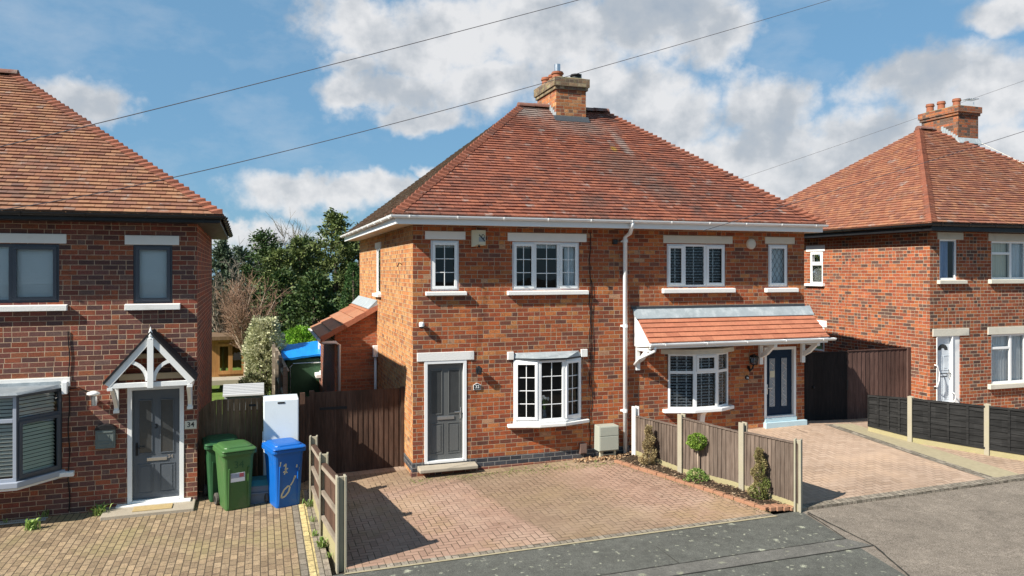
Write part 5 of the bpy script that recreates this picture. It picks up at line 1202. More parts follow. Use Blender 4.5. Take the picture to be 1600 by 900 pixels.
# ================================================================== FENCES AND GATES
def post(par, x, y, z0, z1, w=.10, ang=0.0, name='fence_post', mat=CONC):
    """slotted concrete post: two flanges and a web"""
    mb = MB(); c, s_ = math.cos(ang), math.sin(ang)
    T = lambda a, b, z: (x+a*c-b*s_, y+a*s_+b*c, z)
    mb.box(-w/2, -w/2+.03, -w*.48, w*.48, z0, z1, T); mb.box(w/2-.03, w/2, -w*.48, w*.48, z0, z1, T); mb.box(-w/2+.03, w/2-.03, -w*.14, w*.14, z0, z1-.012, T)
    return mb.build(name, mat, par, bevel=.006)
def board_panel(par, p, q, zb0, zb1, zt0, zt1, mat, bw=.105, side=1, rails=False, rmat=RAILW, name='fence_panel', lean=.01, top=True, jit=.012, cap=True):
    """vertical feather-edge boards from p to q; bottoms zb0..zb1, tops zt0..zt1"""
    T, L = facet(p, q); mb = MB(); n = max(1, round(L/bw)); w = L/n
    for i in range(n):
        a0, a1 = i*w+.001, (i+1)*w+.012; t = (i+.5)/n; zb, zt = lerp(zb0, zb1, t)+random.uniform(-.004, .004), lerp(zt0, zt1, t)+random.uniform(-jit, jit*.4)
        d0, d1 = (.012, .026) if side > 0 else (-.012, -.026); j = random.uniform(-.003, .003)
        mb.hexa([T(a0,d0*.2,zb),T(a1,d0+j,zb),T(a1,d1+j,zb),T(a0,d0+j,zb)], [T(a0,d0*.2,zt),T(a1,d0+j,zt),T(a1,d1+j,zt),T(a0,d0+j,zt)])
    o = mb.build(name, mat, par)
    if rails:
        r = MB(); s_ = -1 if side > 0 else 1
        for f in (.08, .52, .90): zb, zt = lerp(zb0, zt0, f), lerp(zb1, zt1, f); r.hexa([T(0,0,zb-.03),T(L,0,zt-.03),T(L,s_*.045,zt-.03),T(0,s_*.045,zb-.03)], [T(0,0,zb+.03),T(L,0,zt+.03),T(L,s_*.045,zt+.03),T(0,s_*.045,zb+.03)])
        r.build('rail', rmat, o)
    if cap:
        r = MB(); r.hexa([T(0,-.03,zt0+.002),T(L,-.03,zt1+.002),T(L,.04,zt1+.002),T(0,.04,zt0+.002)], [T(0,-.03,zt0+.02),T(L,-.03,zt1+.02),T(L,.04,zt1+.02),T(0,.04,zt0+.02)]); r.build('capping', mat, o)
    return o
def gboard(par, p, q, z0, z1, h0, h1, mat=CONCG):
    T, L = facet(p, q); mb = MB(); mb.hexa([T(0,-.022,z0),T(L,-.022,z1),T(L,.022,z1),T(0,.022,z0)], [T(0,-.022,h0),T(L,-.022,h1),T(L,.022,h1),T(0,.022,h0)]); return mb.build('gravel_board', mat, par, bevel=.004)

# fence between the two halves of the pair
RP = [G(993, 713), G(1065, 742), G(1161, 768), G(1247, 799)]
RH = [ZA(993, 635, RP[0][1]), ZA(1065, 647, RP[1][1]), ZA(1161, 660, RP[2][1]), ZA(1247, 686, RP[3][1])]
f1 = thing('panel_fence', 'weathered brown board fence with pale concrete posts, between the two paved drives', 'fence', (*RP[3], 0))
for i, (p, h) in enumerate(zip(RP, RH)): post(f1, p[0], p[1], ground(*p)-.3, h, w=.115, ang=math.radians(12) if i < 3 else math.radians(-52), mat=CONC if i else WHITEM)
tops = [(1000,650),(1061,668),(1068,653),(1155,678),(1167,675),(1242,694)]
for i in range(3):
    p, q = RP[i], RP[i+1]; ap = ZA(tops[2*i][0], tops[2*i][1], p[1]); aq = ZA(tops[2*i+1][0], tops[2*i+1][1], q[1])
    z0, z1 = ground(*p), ground(*q)
    gboard(f1, p, q, z0-.1, z1-.1, z0+.13, z1+.14); board_panel(f1, p, q, z0+.13, z1+.14, ap, aq, FENCEW, bw=.085, jit=.006)

# fence left of the main drive
LP = [G(490, 786), G(506, 836), G(533, 886)]
LH = [ZA(490, 681, LP[0][1]), ZA(506, 708, LP[1][1]), ZA(533, 743, LP[2][1])]
f2 = thing('panel_fence', 'short stepped-down board fence with three concrete posts, beside the blue bin', 'fence', (*LP[2], 0))
for i, (p, h) in enumerate(zip(LP, LH)): post(f2, p[0], p[1], ground(*p)-.3, h, w=.135, ang=math.radians(-8 if i < 2 else 3))
for i in range(2):
    p, q = LP[i], LP[i+1]; z0, z1 = ground(*p), ground(*q)
    gboard(f2, p, q, z0-.1, z1-.1, z0+.25, z1+.25); board_panel(f2, p, q, z0+.24, z1+.24, LH[i]-.16, LH[i+1]-.10, FENCED, bw=.12, side=-1, jit=.006)
    T, L = facet(p, q); r = MB()
    for k, f in enumerate((.03, .50, .97)):
        a, b = lerp(z0+.26, LH[i]-.17, f), lerp(z1+.26, LH[i+1]-.11, f); r.hexa([T(0,.0,a-.028),T(L,.0,b-.028),T(L,.045,b-.028),T(0,.045,a-.028)], [T(0,.0,a+.028),T(L,.0,b+.028),T(L,.045,b+.028),T(0,.045,a+.028)])
    r.build('rail', RAILW, f2)

# black lap fence on the right
def lap_panel(par, p, q, z0, z1, h0, h1):
    T, L = facet(p, q); T2 = T; mb = MB(); n = 7
    for i in range(n):
        u0, u1 = i/n, (i+1.18)/n; j = random.uniform(-.012, .012)
        a0, a1 = lerp(z0, h0, u0)+j, lerp(z1, h1, u0)-j*.6; b0, b1 = lerp(z0, h0, min(1, u1)), lerp(z1, h1, min(1, u1))
        m_ = 6
        for k in range(m_):
            s0, s1 = k/m_, (k+1)/m_; w0, w1 = .008*math.sin(k*1.7+i*2.1), .008*math.sin((k+1)*1.7+i*2.1)
            mb.hexa([T(L*s0,.006,lerp(a0,a1,s0)+w0),T(L*s1,.006,lerp(a0,a1,s1)+w1),T(L*s1,.022,lerp(a0,a1,s1)+w1),T(L*s0,.022,lerp(a0,a1,s0)+w0)], [T(L*s0,-.006,lerp(b0,b1,s0)),T(L*s1,-.006,lerp(b0,b1,s1)),T(L*s1,.002,lerp(b0,b1,s1)),T(L*s0,.002,lerp(b0,b1,s0))])
    o = mb.build('fence_panel', FENCEB, par)
    r = MB()
    for f in (0.0, .25, .5, .75, 1.0):
        a = L*f; a0, a1 = max(0, a-.022), min(L, a+.022); r.hexa([T(a0,.018,lerp(z0,z1,f)),T(a1,.018,lerp(z0,z1,f)),T(a1,.036,lerp(z0,z1,f)),T(a0,.036,lerp(z0,z1,f))], [T(a0,.018,lerp(h0,h1,f)),T(a1,.018,lerp(h0,h1,f)),T(a1,.036,lerp(h0,h1,f)),T(a0,.036,lerp(h0,h1,f))])
    for (za, zb_) in ((z0, z1), (h0-.04, h1-.04)): r.hexa([T(0,.02,za),T(L,.02,zb_),T(L,.038,zb_),T(0,.038,za)], [T(0,.02,za+.04),T(L,.02,zb_+.04),T(L,.038,zb_+.04),T(0,.038,za+.04)])
    r.build('batten', FENCEB, o); return o
BP = [G(1357, 674), G(1423, 691), G(1543, 711)]
dxy = (BP[2][0]-BP[1][0], BP[2][1]-BP[1][1]); BP.append((BP[2][0]+dxy[0]*1.05, BP[2][1]+dxy[1]*1.05))
f3 = thing('lap_fence', 'low black-stained lap fence with pale concrete posts at the right edge', 'fence', (*BP[2], .2))
BT = [ZA(1357, 614, BP[0][1]), ZA(1423, 619, BP[1][1]), ZA(1543, 631, BP[2][1])]; BT.append(BT[2]-.02)
for i in range(1, 4): post(f3, BP[i][0], BP[i][1], ground(*BP[i])-.3, BT[i], w=.10, ang=math.radians(15))
for i in range(3):
    p, q = BP[i], BP[i+1]; z0, z1 = ground(*p), ground(*q)
    gboard(f3, p, q, z0-.1, z1-.1, z0+.12, z1+.12); lap_panel(f3, p, q, z0+.12, z1+.12, BT[i]-.04, BT[i+1]-.04)

# gates
g = thing('board_gate', 'dark brown closed board gate between the left fence and the side of the orange house', 'gate', (.93, 14.9, -.05))
xg0, xg1 = .98, MX0-.03; zt0, zt1 = ZA(490, 613, 14.9), ZA(628, 606, 14.9)
board_panel(g, (xg0, 14.92), (xg1, 14.92), -.06, -.06, zt0, zt1, FENCED, bw=.098, name='gate_leaf', cap=False, jit=.003)
MB().box(xg1-.04, xg1+.03, 14.86, 14.96, -.2, zt1+.02).build('gate_post', FENCED, g); MB().box(xg0-.09, xg0, 14.86, 14.96, -.2, zt0+.03).build('gate_post', FENCED, g)
MB().box(xg0+.1, xg0+.62, 14.885, 14.895, zt0-.35, zt0-.30).build('strap_hinge', BLACKI, g)
g = thing('board_gate', 'natural brown board gate with a curved top behind the green bins', 'gate', (-1.0, 14.6, -.12))
mb = MB(); gx = [(-1.06)+.10*i for i in range(13)]
for i, x in enumerate(gx[:-1]):
    u = i; zt = 1.55-(.22*(1-u/3.2)**2 if u < 3.2 else 0); zt2 = 1.55-(.22*(1-(u+1)/3.2)**2 if u+1 < 3.2 else 0); j = random.uniform(0, .008)
    mb.hexa([(x+.002,14.58+j,-.08),(x+.098,14.58+j,-.08),(x+.098,14.605+j,-.08),(x+.002,14.605+j,-.08)], [(x+.002,14.58+j,zt),(x+.098,14.58+j,zt2),(x+.098,14.605+j,zt2),(x+.002,14.605+j,zt)])
mb.build('gate_leaf', FENCEN, g); MB().box(-.2, -.08, 14.57, 14.578, 1.40, 1.44).build('latch', BLACKI, g)
g = thing('panel_fence', 'dark close-boarded panel behind the white fridge freezer', 'fence', (.2, 14.62, -.1))
board_panel(g, (.15, 14.66), (.88, 14.66), -.1, -.1, 1.50, 1.52, FENCED, bw=.11, cap=False)
MB().box(.70, .79, 14.55, 14.64, -.2, 1.60).build('fence_post', FENCED, g)
# garden fence running back between the plots
g = thing('panel_fence', 'tall sunlit fence with trellis slats running back between the two gardens', 'fence', (.9, 17, -.1))
ya, yb2 = 16.4, 22.5; xa, xb2 = .93, .82
for (Y0, Y1) in ((18.5, 20.4), (20.4, 22.3), (22.3, 24.2), (24.2, 26.1)):
    zt_a = zt_b = 1.50
    x0_ = lerp(.62, .40, (Y0-18.5)/7.6); x1_ = lerp(.62, .40, (Y1-18.5)/7.6)
    board_panel(g, (x1_, Y1), (x0_, Y0), -.1, -.1, zt_b, zt_a, FENCEL, bw=.14, side=1, rails=False)
    MB().box(x0_-.12, x0_-.03, Y0-.04, Y0+.05, -.1, zt_a+.12).build('fence_post', RAILW, g)
    r = MB()
    for z in (.3, .8, 1.3): r.hexa([(x0_-.02,Y0,z),(x0_-.075,Y0,z),(x1_-.075,Y1,z),(x1_-.02,Y1,z)], [(x0_-.02,Y0,z+.07),(x0_-.075,Y0,z+.07),(x1_-.075,Y1,z+.07),(x1_-.02,Y1,z+.07)])
    r.build('rail', RAILW, g)
# right gate between the pair and the right house
g = thing('board_gate', 'tall black double gate with a brown right leaf, beside the red right house', 'gate', (13.5, 14.6, .3))
ztR = ZA(1300, 550, 14.6); xs_ = XA(1323, 14.6)
board_panel(g, (MX1+.02, 14.62), (xs_, 14.62), .25, .22, ztR, ztR-.02, GATEBK, bw=.10, name='gate_leaf', cap=True, jit=.003)
o = board_panel(g, (xs_+.02, 14.62), (RX0-.1, 14.62), .22, .18, ztR+.0, ztR+.0, GATEBR, bw=.135, name='gate_leaf', cap=True, jit=.003); o['label'] = 'chocolate brown gate leaf'
MB().box(RX0-.1, RX0-.005, 14.55, 14.66, 0, ztR+.04).build('gate_post', GATEBR, g)
mb = MB(); x = XA(1270, 14.6); mb.lathe((x, 14.58, 1.1), [(.03,0),(.035,.02),(.02,.05)], 10); mb.box(xs_-.02, xs_+.03, 14.58, 14.59, 1.0, 1.25); mb.build('latch', BLACKI, g)

# ================================================================== BED WITH PLANTS
ED = [G(962, 722), G(1073, 757), G(1200, 799)]
mb = MB(); n = 26; fp = [RP[0], RP[1], RP[2], RP[3]]
def pl(pts, t):
    k = t*(len(pts)-1); i = min(int(k), len(pts)-2); return (lerp(pts[i][0], pts[i+1][0], k-i), lerp(pts[i][1], pts[i+1][1], k-i))
E2 = [ED[0], pl([ED[0], ED[1]], .5), ED[1], pl([ED[1], ED[2]], .5), ED[2]]
vs = []
for i in range(n+1):
    for j in range(9):
        a, b = pl(ED, i/n), pl(fp, i/n); x, y = lerp(a[0], b[0], j/8), lerp(a[1], b[1], j/8)
        vs.append((x, y, ground(x, y)+.03+.035*math.sin(math.pi*j/8)+.02*noise.noise(Vector((x*6, y*6, 0)))))
mb.add(vs, [(i*9+j, (i+1)*9+j, (i+1)*9+j+1, i*9+j+1) for i in range(n) for j in range(8)])
mb.add([(6.5,13.9,.1),(7.3,13.9,.12),(7.35,14,.12),(6.4,14,.1)], [(0,1,2,3)])
o = mb.build('flower_bed', SOIL); o['kind'] = 'structure'
def mulch(name, n, fn, cols, smin, smax, h=.012):
    mb = MB()
    for _ in range(n):
        x, y = fn(); s_ = random.uniform(smin, smax); a = random.uniform(0, 6.3); z = ground(x, y)+.035+random.uniform(0, h*2); c, d = math.cos(a)*s_, math.sin(a)*s_; t = random.uniform(-.6, .6)*s_
        mb.hexa([(x-c,y-d,z),(x+d*.5,y-c*.5,z+t*.3),(x+c,y+d,z+t),(x-d*.5,y+c*.5,z)], [(x-c*.8,y-d*.8,z+s_*.35),(x+d*.4,y-c*.4,z+s_*.4),(x+c*.8,y+d*.8,z+t+s_*.3),(x-d*.4,y+c*.4,z+s_*.4)])
    s = M(name+'_surface', .9, .2); s.col(s.scale(s.ramp(s.island(), cols), s.mr(s.noise(s.pos(), 50, 3), .3, .7, .7, 1.2)))
    o = mb.build(name, s.mat); tag(o, kind='stuff'); return o
def inbed():
    t, j = random.random(), random.uniform(.02, .98); a, b = pl(ED, t), pl(fp, t); return lerp(a[0], b[0], j), lerp(a[1], b[1], j)
o = mulch('bark_mulch', 1500, inbed, [(0,(.03,.02,.013)),(.5,(.09,.055,.035)),(.8,(.22,.15,.09)),(1,(.40,.30,.20))], .012, .038); tag(o, 'dark bark mulch and dry leaves covering the bed along the brown fence', 'mulch')
def leafspot(): return random.gauss(6.6, .35), 13.85-abs(random.gauss(0, .13))
o = mulch('dry_leaves', 240, leafspot, [(0,(.10,.05,.03)),(.5,(.32,.18,.09)),(1,(.5,.36,.22))], .015, .04); tag(o, 'dry brown leaves gathered under the meter cabinet', 'leaves')
# brick edging
ed = MB(); L_ = sum(math.dist(E2[i], E2[i+1]) for i in range(4)); n = int(L_/.215)
for i in range(n):
    a, b = pl(E2, i/n), pl(E2, (i+.96)/n); dx, dy = b[0]-a[0], b[1]-a[1]; l = math.hypot(dx, dy); nx, ny = -dy/l*.05, dx/l*.05; z = ground(*a)+random.uniform(.045, .062)
    j = random.uniform(-.006, .006)
    ed.hexa([(a[0]-nx,a[1]-ny+j,z-.1),(b[0]-nx,b[1]-ny+j,z-.1),(b[0]+nx,b[1]+ny+j,z-.1),(a[0]+nx,a[1]+ny+j,z-.1)], [(a[0]-nx,a[1]-ny+j,z),(b[0]-nx,b[1]-ny+j,z),(b[0]+nx,b[1]+ny+j,z),(a[0]+nx,a[1]+ny+j,z)])
o = ed.build('brick_edging', BR_KERB, origin=(ED[2][0], ED[2][1], 0), bevel=.008); tag(o, 'row of terracotta edging blocks along the planting bed', 'edging')
end = ED[2]; q = G(1245, 798); dx, dy = q[0]-end[0], q[1]-end[1]
mb = MB()
for i in range(4):
    a = (end[0]+dx*i/4.2+.02, end[1]+dy*i/4.2+.02); z = ground(*a); w_ = math.hypot(dx, dy)/4.4
    mb.box(a[0], a[0]+w_, a[1]-.06, a[1]+.11, z, z+.075+random.uniform(-.008, .008))
o = mb.build('end_bricks', BR_KERB, origin=(end[0], end[1], 0), bevel=.012); tag(o, 'four loose orange bricks closing the bed at the pavement', 'bricks')
def rock(px, py, s, lab, mat=CONCG, hh=.5):
    x, y = G(px, py); z = ground(x, y); mb = MB(); vs = []; seg, rg = 9, 5
    for r_ in range(rg):
        ph = math.pi*(r_+.5)/rg/1.0
        for k in range(seg): th = 2*math.pi*k/seg; rr = s*(1+.28*noise.noise(Vector((math.cos(th)*1.7+px, math.sin(th)*1.7, r_*.8)))); vs.append((x+rr*1.3*math.sin(ph)*math.cos(th), y+rr*math.sin(ph)*math.sin(th), z+.02+s*hh*math.cos(ph)))
    fs = [(r_*seg+k, (r_+1)*seg+k, (r_+1)*seg+(k+1) % seg, r_*seg+(k+1) % seg) for r_ in range(rg-1) for k in range(seg)]+[tuple(range(seg))]
    mb.add(vs, fs); o = mb.build('rock', mat, origin=(x, y, z)); tag(o, lab, 'rock')
MOSS = plain('mossy_stone', (.33,.31,.16), .9, .3, 12, .008, dirt=((.14,.18,.04), 8, .5, .6))
rock(1147, 772, .12, 'largest flat ochre stone in the bed, in front of the third fence post', MOSS, .28); rock(1030, 737, .11, 'flat mossy stone in the bed beside the first dead conifer', MOSS, .25)
rock(1048, 744, .09, 'smaller mossy stone between the first conifer and the round bush', MOSS, .25); rock(1118, 762, .10, 'dark stone just right of the low green bush', plain('dark_stone', (.16,.13,.1), .9, .3, 9, .008), .3)
rock(985, 718, .09, 'pale stone lying by the foot of the white downpipe', CONC, .3)

LV_TOP = leafmat('fresh_green_leaf', (.10,.20,.025), (.18,.30,.04), (.30,.38,.07))
LV_DEAD = leafmat('browned_conifer', (.21,.15,.07), (.34,.26,.13), (.50,.41,.22), .2)
LV_DEADG = leafmat('half_dead_conifer', (.18,.14,.055), (.31,.25,.11), (.46,.38,.18), .2, dead=((.16,.19,.05), 3.2))
LV_EVER = leafmat('dark_evergreen_leaf', (.022,.045,.012), (.045,.085,.022), (.095,.13,.035), .15)
LV_EVER2 = leafmat('olive_evergreen_leaf', (.045,.065,.02), (.095,.13,.035), (.20,.23,.075), .15)
LV_BLUE = leafmat('blue_green_leaf', (.035,.055,.035), (.065,.095,.055), (.12,.15,.09), .15)
LV_COL = leafmat('cypress_leaf', (.02,.055,.012), (.035,.085,.018), (.06,.12,.03), .1)
LV_HEDGE = leafmat('bright_laurel_leaf', (.10,.24,.02), (.17,.36,.03), (.28,.46,.06), .3)
LV_VAR = leafmat('variegated_leaf', (.22,.24,.11), (.45,.45,.26), (.70,.68,.46), .3)
LV_WEED = leafmat('weed_leaf', (.10,.20,.04), (.2,.32,.07), (.38,.46,.15), .3)
LV_IVY = leafmat('dark_shrub_leaf', (.03,.045,.015), (.06,.07,.03), (.13,.12,.06), .15)
BARK = plain('bark', (.11,.085,.06), .95, .3, 10, .01, streak=True)
BIRCH = plain('pale_bark', (.36,.28,.21), .9, .25, 10, .006, streak=True)
TWIG = plain('russet_twig', (.27,.165,.11), .95, .25, 5)
TWIGG = plain('grey_twig', (.16,.14,.11), .95, .25, 5)

def rdir():
    z = random.uniform(-1, 1); a = random.uniform(0, 2*math.pi); r = math.sqrt(1-z*z); return Vector((r*math.cos(a), r*math.sin(a), z))
def leaf(mb, p, d, s, w=.5):
    """a leaf-sized pointed face along d"""
    d = d.normalized(); u = d.cross(rdir()).normalized()*s*w*.5
    mb.add([p-d*s*.5, p+u, p+d*s*.5, p-u], [(0,1,2,3)])
def clump(mb, c, r, n, s, out=None, w=.55, flat=1.0):
    for _ in range(n):
        o = rdir()*r*random.random()**.5; o.z *= flat
        d = (o.normalized()+rdir()*.8+(out*.9 if out else Vector()))
        leaf(mb, c+o, d, s*random.uniform(.6, 1.3), w)
def limb(mb, p, q, r0, r1, bend=.08, seg=6, n=5):
    p, q = Vector(p), Vector(q); L = (q-p).length; off = rdir()*bend*L; pts = []
    for i in range(n+1): t = i/n; pts.append(p.lerp(q, t)+off*math.sin(math.pi*t)+rdir()*.012*L)
    pts[0] = p; mb.tube(pts, [lerp(r0, r1, i/n) for i in range(n+1)], seg); return pts

def evergreen(name, label, px, Y, wpx, ytop, mat, group='trees behind the gardens', base=-.1, dens=1.0, kind='conifer', leafs=.15, seed=0):
    random.seed(seed); wpx = wpx*(1.18 if kind == 'conifer' else 1); a, b = ray(px); t = Y/b; x = a*t; sc = t/FPX; R = wpx*sc/2; zt = CAMZ+(HOR-ytop)*sc; H = zt-base
    o = thing(name, label, 'tree', (x, Y, base), group)
    tb = MB(); tb.tube([(x, Y, base), (x+.05, Y, base+H*.4), (x, Y, base+H*.93)], [.16, .11, .02], 8)
    fb = MB(); nb = int(34*dens)
    if kind == 'conifer':
        for i in range(int(150*dens)):
            u = random.random()**1.15; z = base+H*(.06+.94*u); prof = (1-u**2.6)*.86+.16
            an = random.uniform(0, 6.283); ln = R*prof*random.uniform(.55, 1.18); dz = random.uniform(-.05, .35)*ln
            tip = Vector((x+ln*math.cos(an), Y+ln*math.sin(an), z+dz)); root = Vector((x, Y, z-.1*ln))
            if i % 3 == 0: limb(tb, root, root.lerp(tip, .8), .03, .008, .05, 4, 3)
            k = max(3, int(ln/.22))
            for j in range(k):
                c = root.lerp(tip, .35+.65*(j+random.random())/k); out = (tip-root).normalized()
                clump(fb, c, .27*random.uniform(.6, 1.25), 12, leafs*1.15, out, .55)
        for j in range(5): clump(fb, Vector((x+random.uniform(-.1,.1)*R, Y, zt-.18*j)), .12+.05*j, 14, leafs*.8, Vector((0,0,1)), .4)
    elif kind == 'column':
        n = int(1900*dens)
        for i in range(n):
            u = random.random(); an = random.uniform(0, 6.283); rr = R*math.sin(math.pi*min(1, (.12+u*.88))**.75)**.55 if u < .98 else R*.2
            rr *= 1+.10*noise.noise(Vector((math.cos(an)*2, math.sin(an)*2, u*7))); c = Vector((x+rr*math.cos(an), Y+rr*math.sin(an), base+H*u)); clump(fb, c, .08, 4, leafs*.7, Vector((math.cos(an), math.sin(an), .8)), .5)
    tb.build('trunk', BARK, o); fb.build('crown', mat, o); return o
GR = 'trees behind the gardens'
evergreen('evergreen_tree', 'bluish evergreen half hidden behind the left house wall', 347, 34, 70, 380, LV_BLUE, GR, seed=11)
evergreen('evergreen_tree', 'pointed evergreen whose tip stands left of the tallest one, behind the bare tree', 415, 38, 100, 358, LV_EVER, GR, seed=12)
evergreen('evergreen_tree', 'olive evergreen low between the two pointed tops', 468, 36, 84, 376, LV_EVER2, GR, seed=13)
evergreen('evergreen_tree', 'tallest bushy evergreen, against the left corner of the orange house', 524, 36, 120, 336, LV_EVER2, GR, dens=1.35, seed=14)
evergreen('evergreen_tree', 'dark evergreen low behind the tiled lean-to roof', 490, 31, 110, 432, LV_EVER, GR, seed=15)
evergreen('evergreen_tree', 'dark spreading evergreen behind the bright hedge', 440, 33, 110, 425, LV_EVER, GR, seed=16)
evergreen('evergreen_tree', 'greyish evergreen low behind the summerhouse', 362, 36, 110, 430, LV_BLUE, GR, seed=17)
evergreen('cypress_tree', 'smooth dark green column-shaped cypress against the side of the orange house', 552, 27.5, 44, 412, LV_COL, GR, kind='column', leafs=.10, seed=18)
evergreen('evergreen_tree', 'olive evergreen touching the left wall of the orange house, behind the cypress', 566, 36, 90, 356, LV_EVER2, GR, seed=20)
evergreen('evergreen_tree', 'broad olive evergreen between the bare tree and the tallest evergreen', 440, 35, 110, 392, LV_EVER2, GR, seed=24)
evergreen('evergreen_tree', 'blue-green evergreen behind the russet tree, its top level with the eaves', 378, 40, 105, 388, LV_BLUE, GR, seed=25)
evergreen('evergreen_tree', 'dark evergreen filling the dip left of the tallest evergreen', 482, 41, 110, 374, LV_EVER, GR, seed=26)
evergreen('evergreen_tree', 'wide dark evergreen mass behind the others, right of centre of the gap', 560, 44, 130, 365, LV_EVER, GR, seed=19)

def bare(name, label, px, Y, wpx, ytop, bark, twig, base=-.1, n=16, seed=1, tw=.006, fork=.28, lean=0):
    random.seed(seed); a, b = ray(px); t = Y/b; x = a*t; sc = t/FPX; R = wpx*sc/2; H = CAMZ+(HOR-ytop)*sc-base
    o = thing(name, label, 'tree', (x, Y, base), 'bare trees in the gardens'); tb = MB(); wb = MB()
    top = Vector((x+lean, Y, base+H*fork)); limb(tb, (x, Y, base), top, .09, .07, .03, 8)
    for i in range(n):
        an = random.uniform(0, 6.283); st = top+Vector((0, 0, random.uniform(-.3, .25)*H*fork*.6)); rr = R*random.uniform(.25, .95)
        e = Vector((x+rr*math.cos(an), Y+rr*math.sin(an), base+H*random.uniform(.62, .98)*(1-.25*(rr/R)**2))); pts = limb(tb, st, e, .04, .010, .10, 5, 7)
        for k in range(2, len(pts)):
            for _ in range(7):
                d = (rdir()+Vector((0, 0, .7))+(e-st).normalized()*.6).normalized(); l = R*random.uniform(.18, .45); q = pts[k]+d*l
                p2 = limb(wb, pts[k], q, tw*1.3, tw*.7, .08, 3, 3)
                for _ in range(4):
                    d2 = (d+rdir()*.9).normalized(); s_ = random.choice(p2[1:]); wb.tube([s_, s_+d2*l*random.uniform(.25, .6)], [tw*.8, tw*.4], 3, cap=False)
    tb.build('trunk', bark, o); wb.build('twigs', twig, o); return o
def belt():
    random.seed(77); mb = MB()
    for i in range(1500):
        x = random.uniform(-22, 30); y = random.uniform(46, 50); h = 3.1+1.2*noise.noise(Vector((x*.35, 0, 3))); c = Vector((x, y, random.uniform(-.1, h)))
        clump(mb, c, .5, 9, .34, Vector((0, -.6, .8)), .6)
    o = mb.build('far_shrubbery', LV_EVER2); tag(o, 'dark belt of far shrubbery beyond the garden trees', 'shrubbery', kind='stuff')
belt()
bare('bare_tree', 'bare russet-twigged tree with pale forked trunk in front of the summerhouse', 385, 26.5, 110, 428, BIRCH, TWIG, n=24, seed=5, tw=.0062, fork=.30)
bare('bare_tree', 'bare grey tree whose twigs show above the evergreens left of the tallest one', 442, 48, 150, 362, BARK, TWIGG, n=18, seed=6, tw=.014, fork=.35)
bare('bare_tree', 'bare greyish tree close to the left house wall', 350, 30, 80, 395, BIRCH, TWIGG, n=12, seed=9, tw=.009, fork=.3)

random.seed(21)
def shrub(name, label, cat, px, Y, wpx, ytop, ybot, mat, n, ls, seed=0, depth=1.0, shape='dome', group=None, w=.5, stems=True):
    random.seed(seed); a, b = ray(px); t = Y/b; x = a*t; sc = t/FPX; R = wpx*sc/2; z1 = CAMZ+(HOR-ytop)*sc; z0 = CAMZ+(HOR-ybot)*sc; H = z1-z0
    o = thing(name, label, cat, (x, Y, z0), group); fb = MB(); tb = MB()
    for i in range(n):
        u = random.random(); an = random.uniform(0, 6.283)
        if shape == 'dome': k = math.sqrt(max(.02, 1-(max(0, u-.25)/.75)**2))
        elif shape == 'cone': k = (1-u)**.65+.05
        elif shape == 'plume': k = .35+.65*math.sin(math.pi*min(1, u*.8+.12))
        k *= 1+.28*noise.noise(Vector((math.cos(an)*1.6+seed, math.sin(an)*1.6, u*3.5)))
        rr = R*k*random.uniform(.72, 1.02); c = Vector((x+rr*math.cos(an), Y+rr*depth*math.sin(an), z0+H*u)); out = Vector((math.cos(an), math.sin(an), .9))
        clump(fb, c, ls*1.1, 6, ls, out, w)
    for i in range(7):
        an = random.uniform(0, 6.283); limb(tb, (x, Y, z0-.02), (x+R*.5*math.cos(an), Y+R*.5*math.sin(an), z0+H*.8), .02*max(.5, R), .006, .06, 5)
    if stems: tb.build('stem', BARK, o)
    fb.build('foliage', mat, o); return o
shrub('variegated_shrub', 'tall cream and green variegated shrub beyond the grey storage shed', 'shrub', 414, 24.9, 62, 498, 612, LV_VAR, 1100, .11, seed=3, shape='plume')
shrub('laurel_hedge', 'bright green rounded hedge bush above the blue tarpaulin', 'shrub', 470, 29, 78, 512, 560, LV_HEDGE, 900, .10, seed=4)
shrub('dark_shrub', 'dark leafy shrub low behind the grey storage shed', 'shrub', 395, 24.5, 50, 585, 625, LV_IVY, 260, .09, seed=5)
shrub('dark_shrub', 'dark shrub between the variegated shrub and the garden fence', 'shrub', 430, 27.5, 44, 552, 625, LV_IVY, 300, .10, seed=8)
# conifers in the bed
def at_g(px, py): x, y = G(px, py); return x, y
def topiary(label, px, pyb, pyt, wpx, mat, seed, spiral=True):
    random.seed(seed); x, y = G(px, pyb); a, b = ray(px); t = y/b; sc = t/FPX; z0 = ground(x, y)+.03; H = (pyb-pyt)*sc; R = wpx*sc/2
    o = thing('dwarf_conifer', label, 'shrub', (x, y, z0), 'browned dwarf conifers in the bed'); fb = MB(); tb = MB(); tb.tube([(x, y, z0-.03), (x, y, z0+H*.9)], [.02, .008], 6)
    for i in range(1500):
        u = random.random(); an = random.uniform(0, 6.283); env = R*(1-.72*u)*(1 if u > .08 else .7+u*3)
        if spiral: env *= .78+.26*math.sin(an-u*17+1.5)
        env *= 1+.3*noise.noise(Vector((math.cos(an)*2+seed, math.sin(an)*2, u*6)))
        c = Vector((x+env*math.cos(an), y+env*math.sin(an), z0+H*u)); clump(fb, c, .02, 4, .034, Vector((math.cos(an), math.sin(an), 1.1)), .4)
    tb.build('trunk', BARK, o); fb.build('foliage', mat, o)
topiary('browned dwarf conifer nearest the house, in front of the first fence panel', 1014, 730, 668, 30, LV_DEAD, 31)
topiary('browned spiral-clipped dwarf conifer nearest the pavement', 1187, 784, 703, 36, LV_DEADG, 33)
x, y = G(1092, 752); z0 = ground(x, y)+.03; sc = y/ray(1091)[1]/FPX
o = thing('lollipop_bush', 'small round-headed bush on a bare stem, in front of the middle fence panel', 'shrub', (x, y, z0)); random.seed(41)
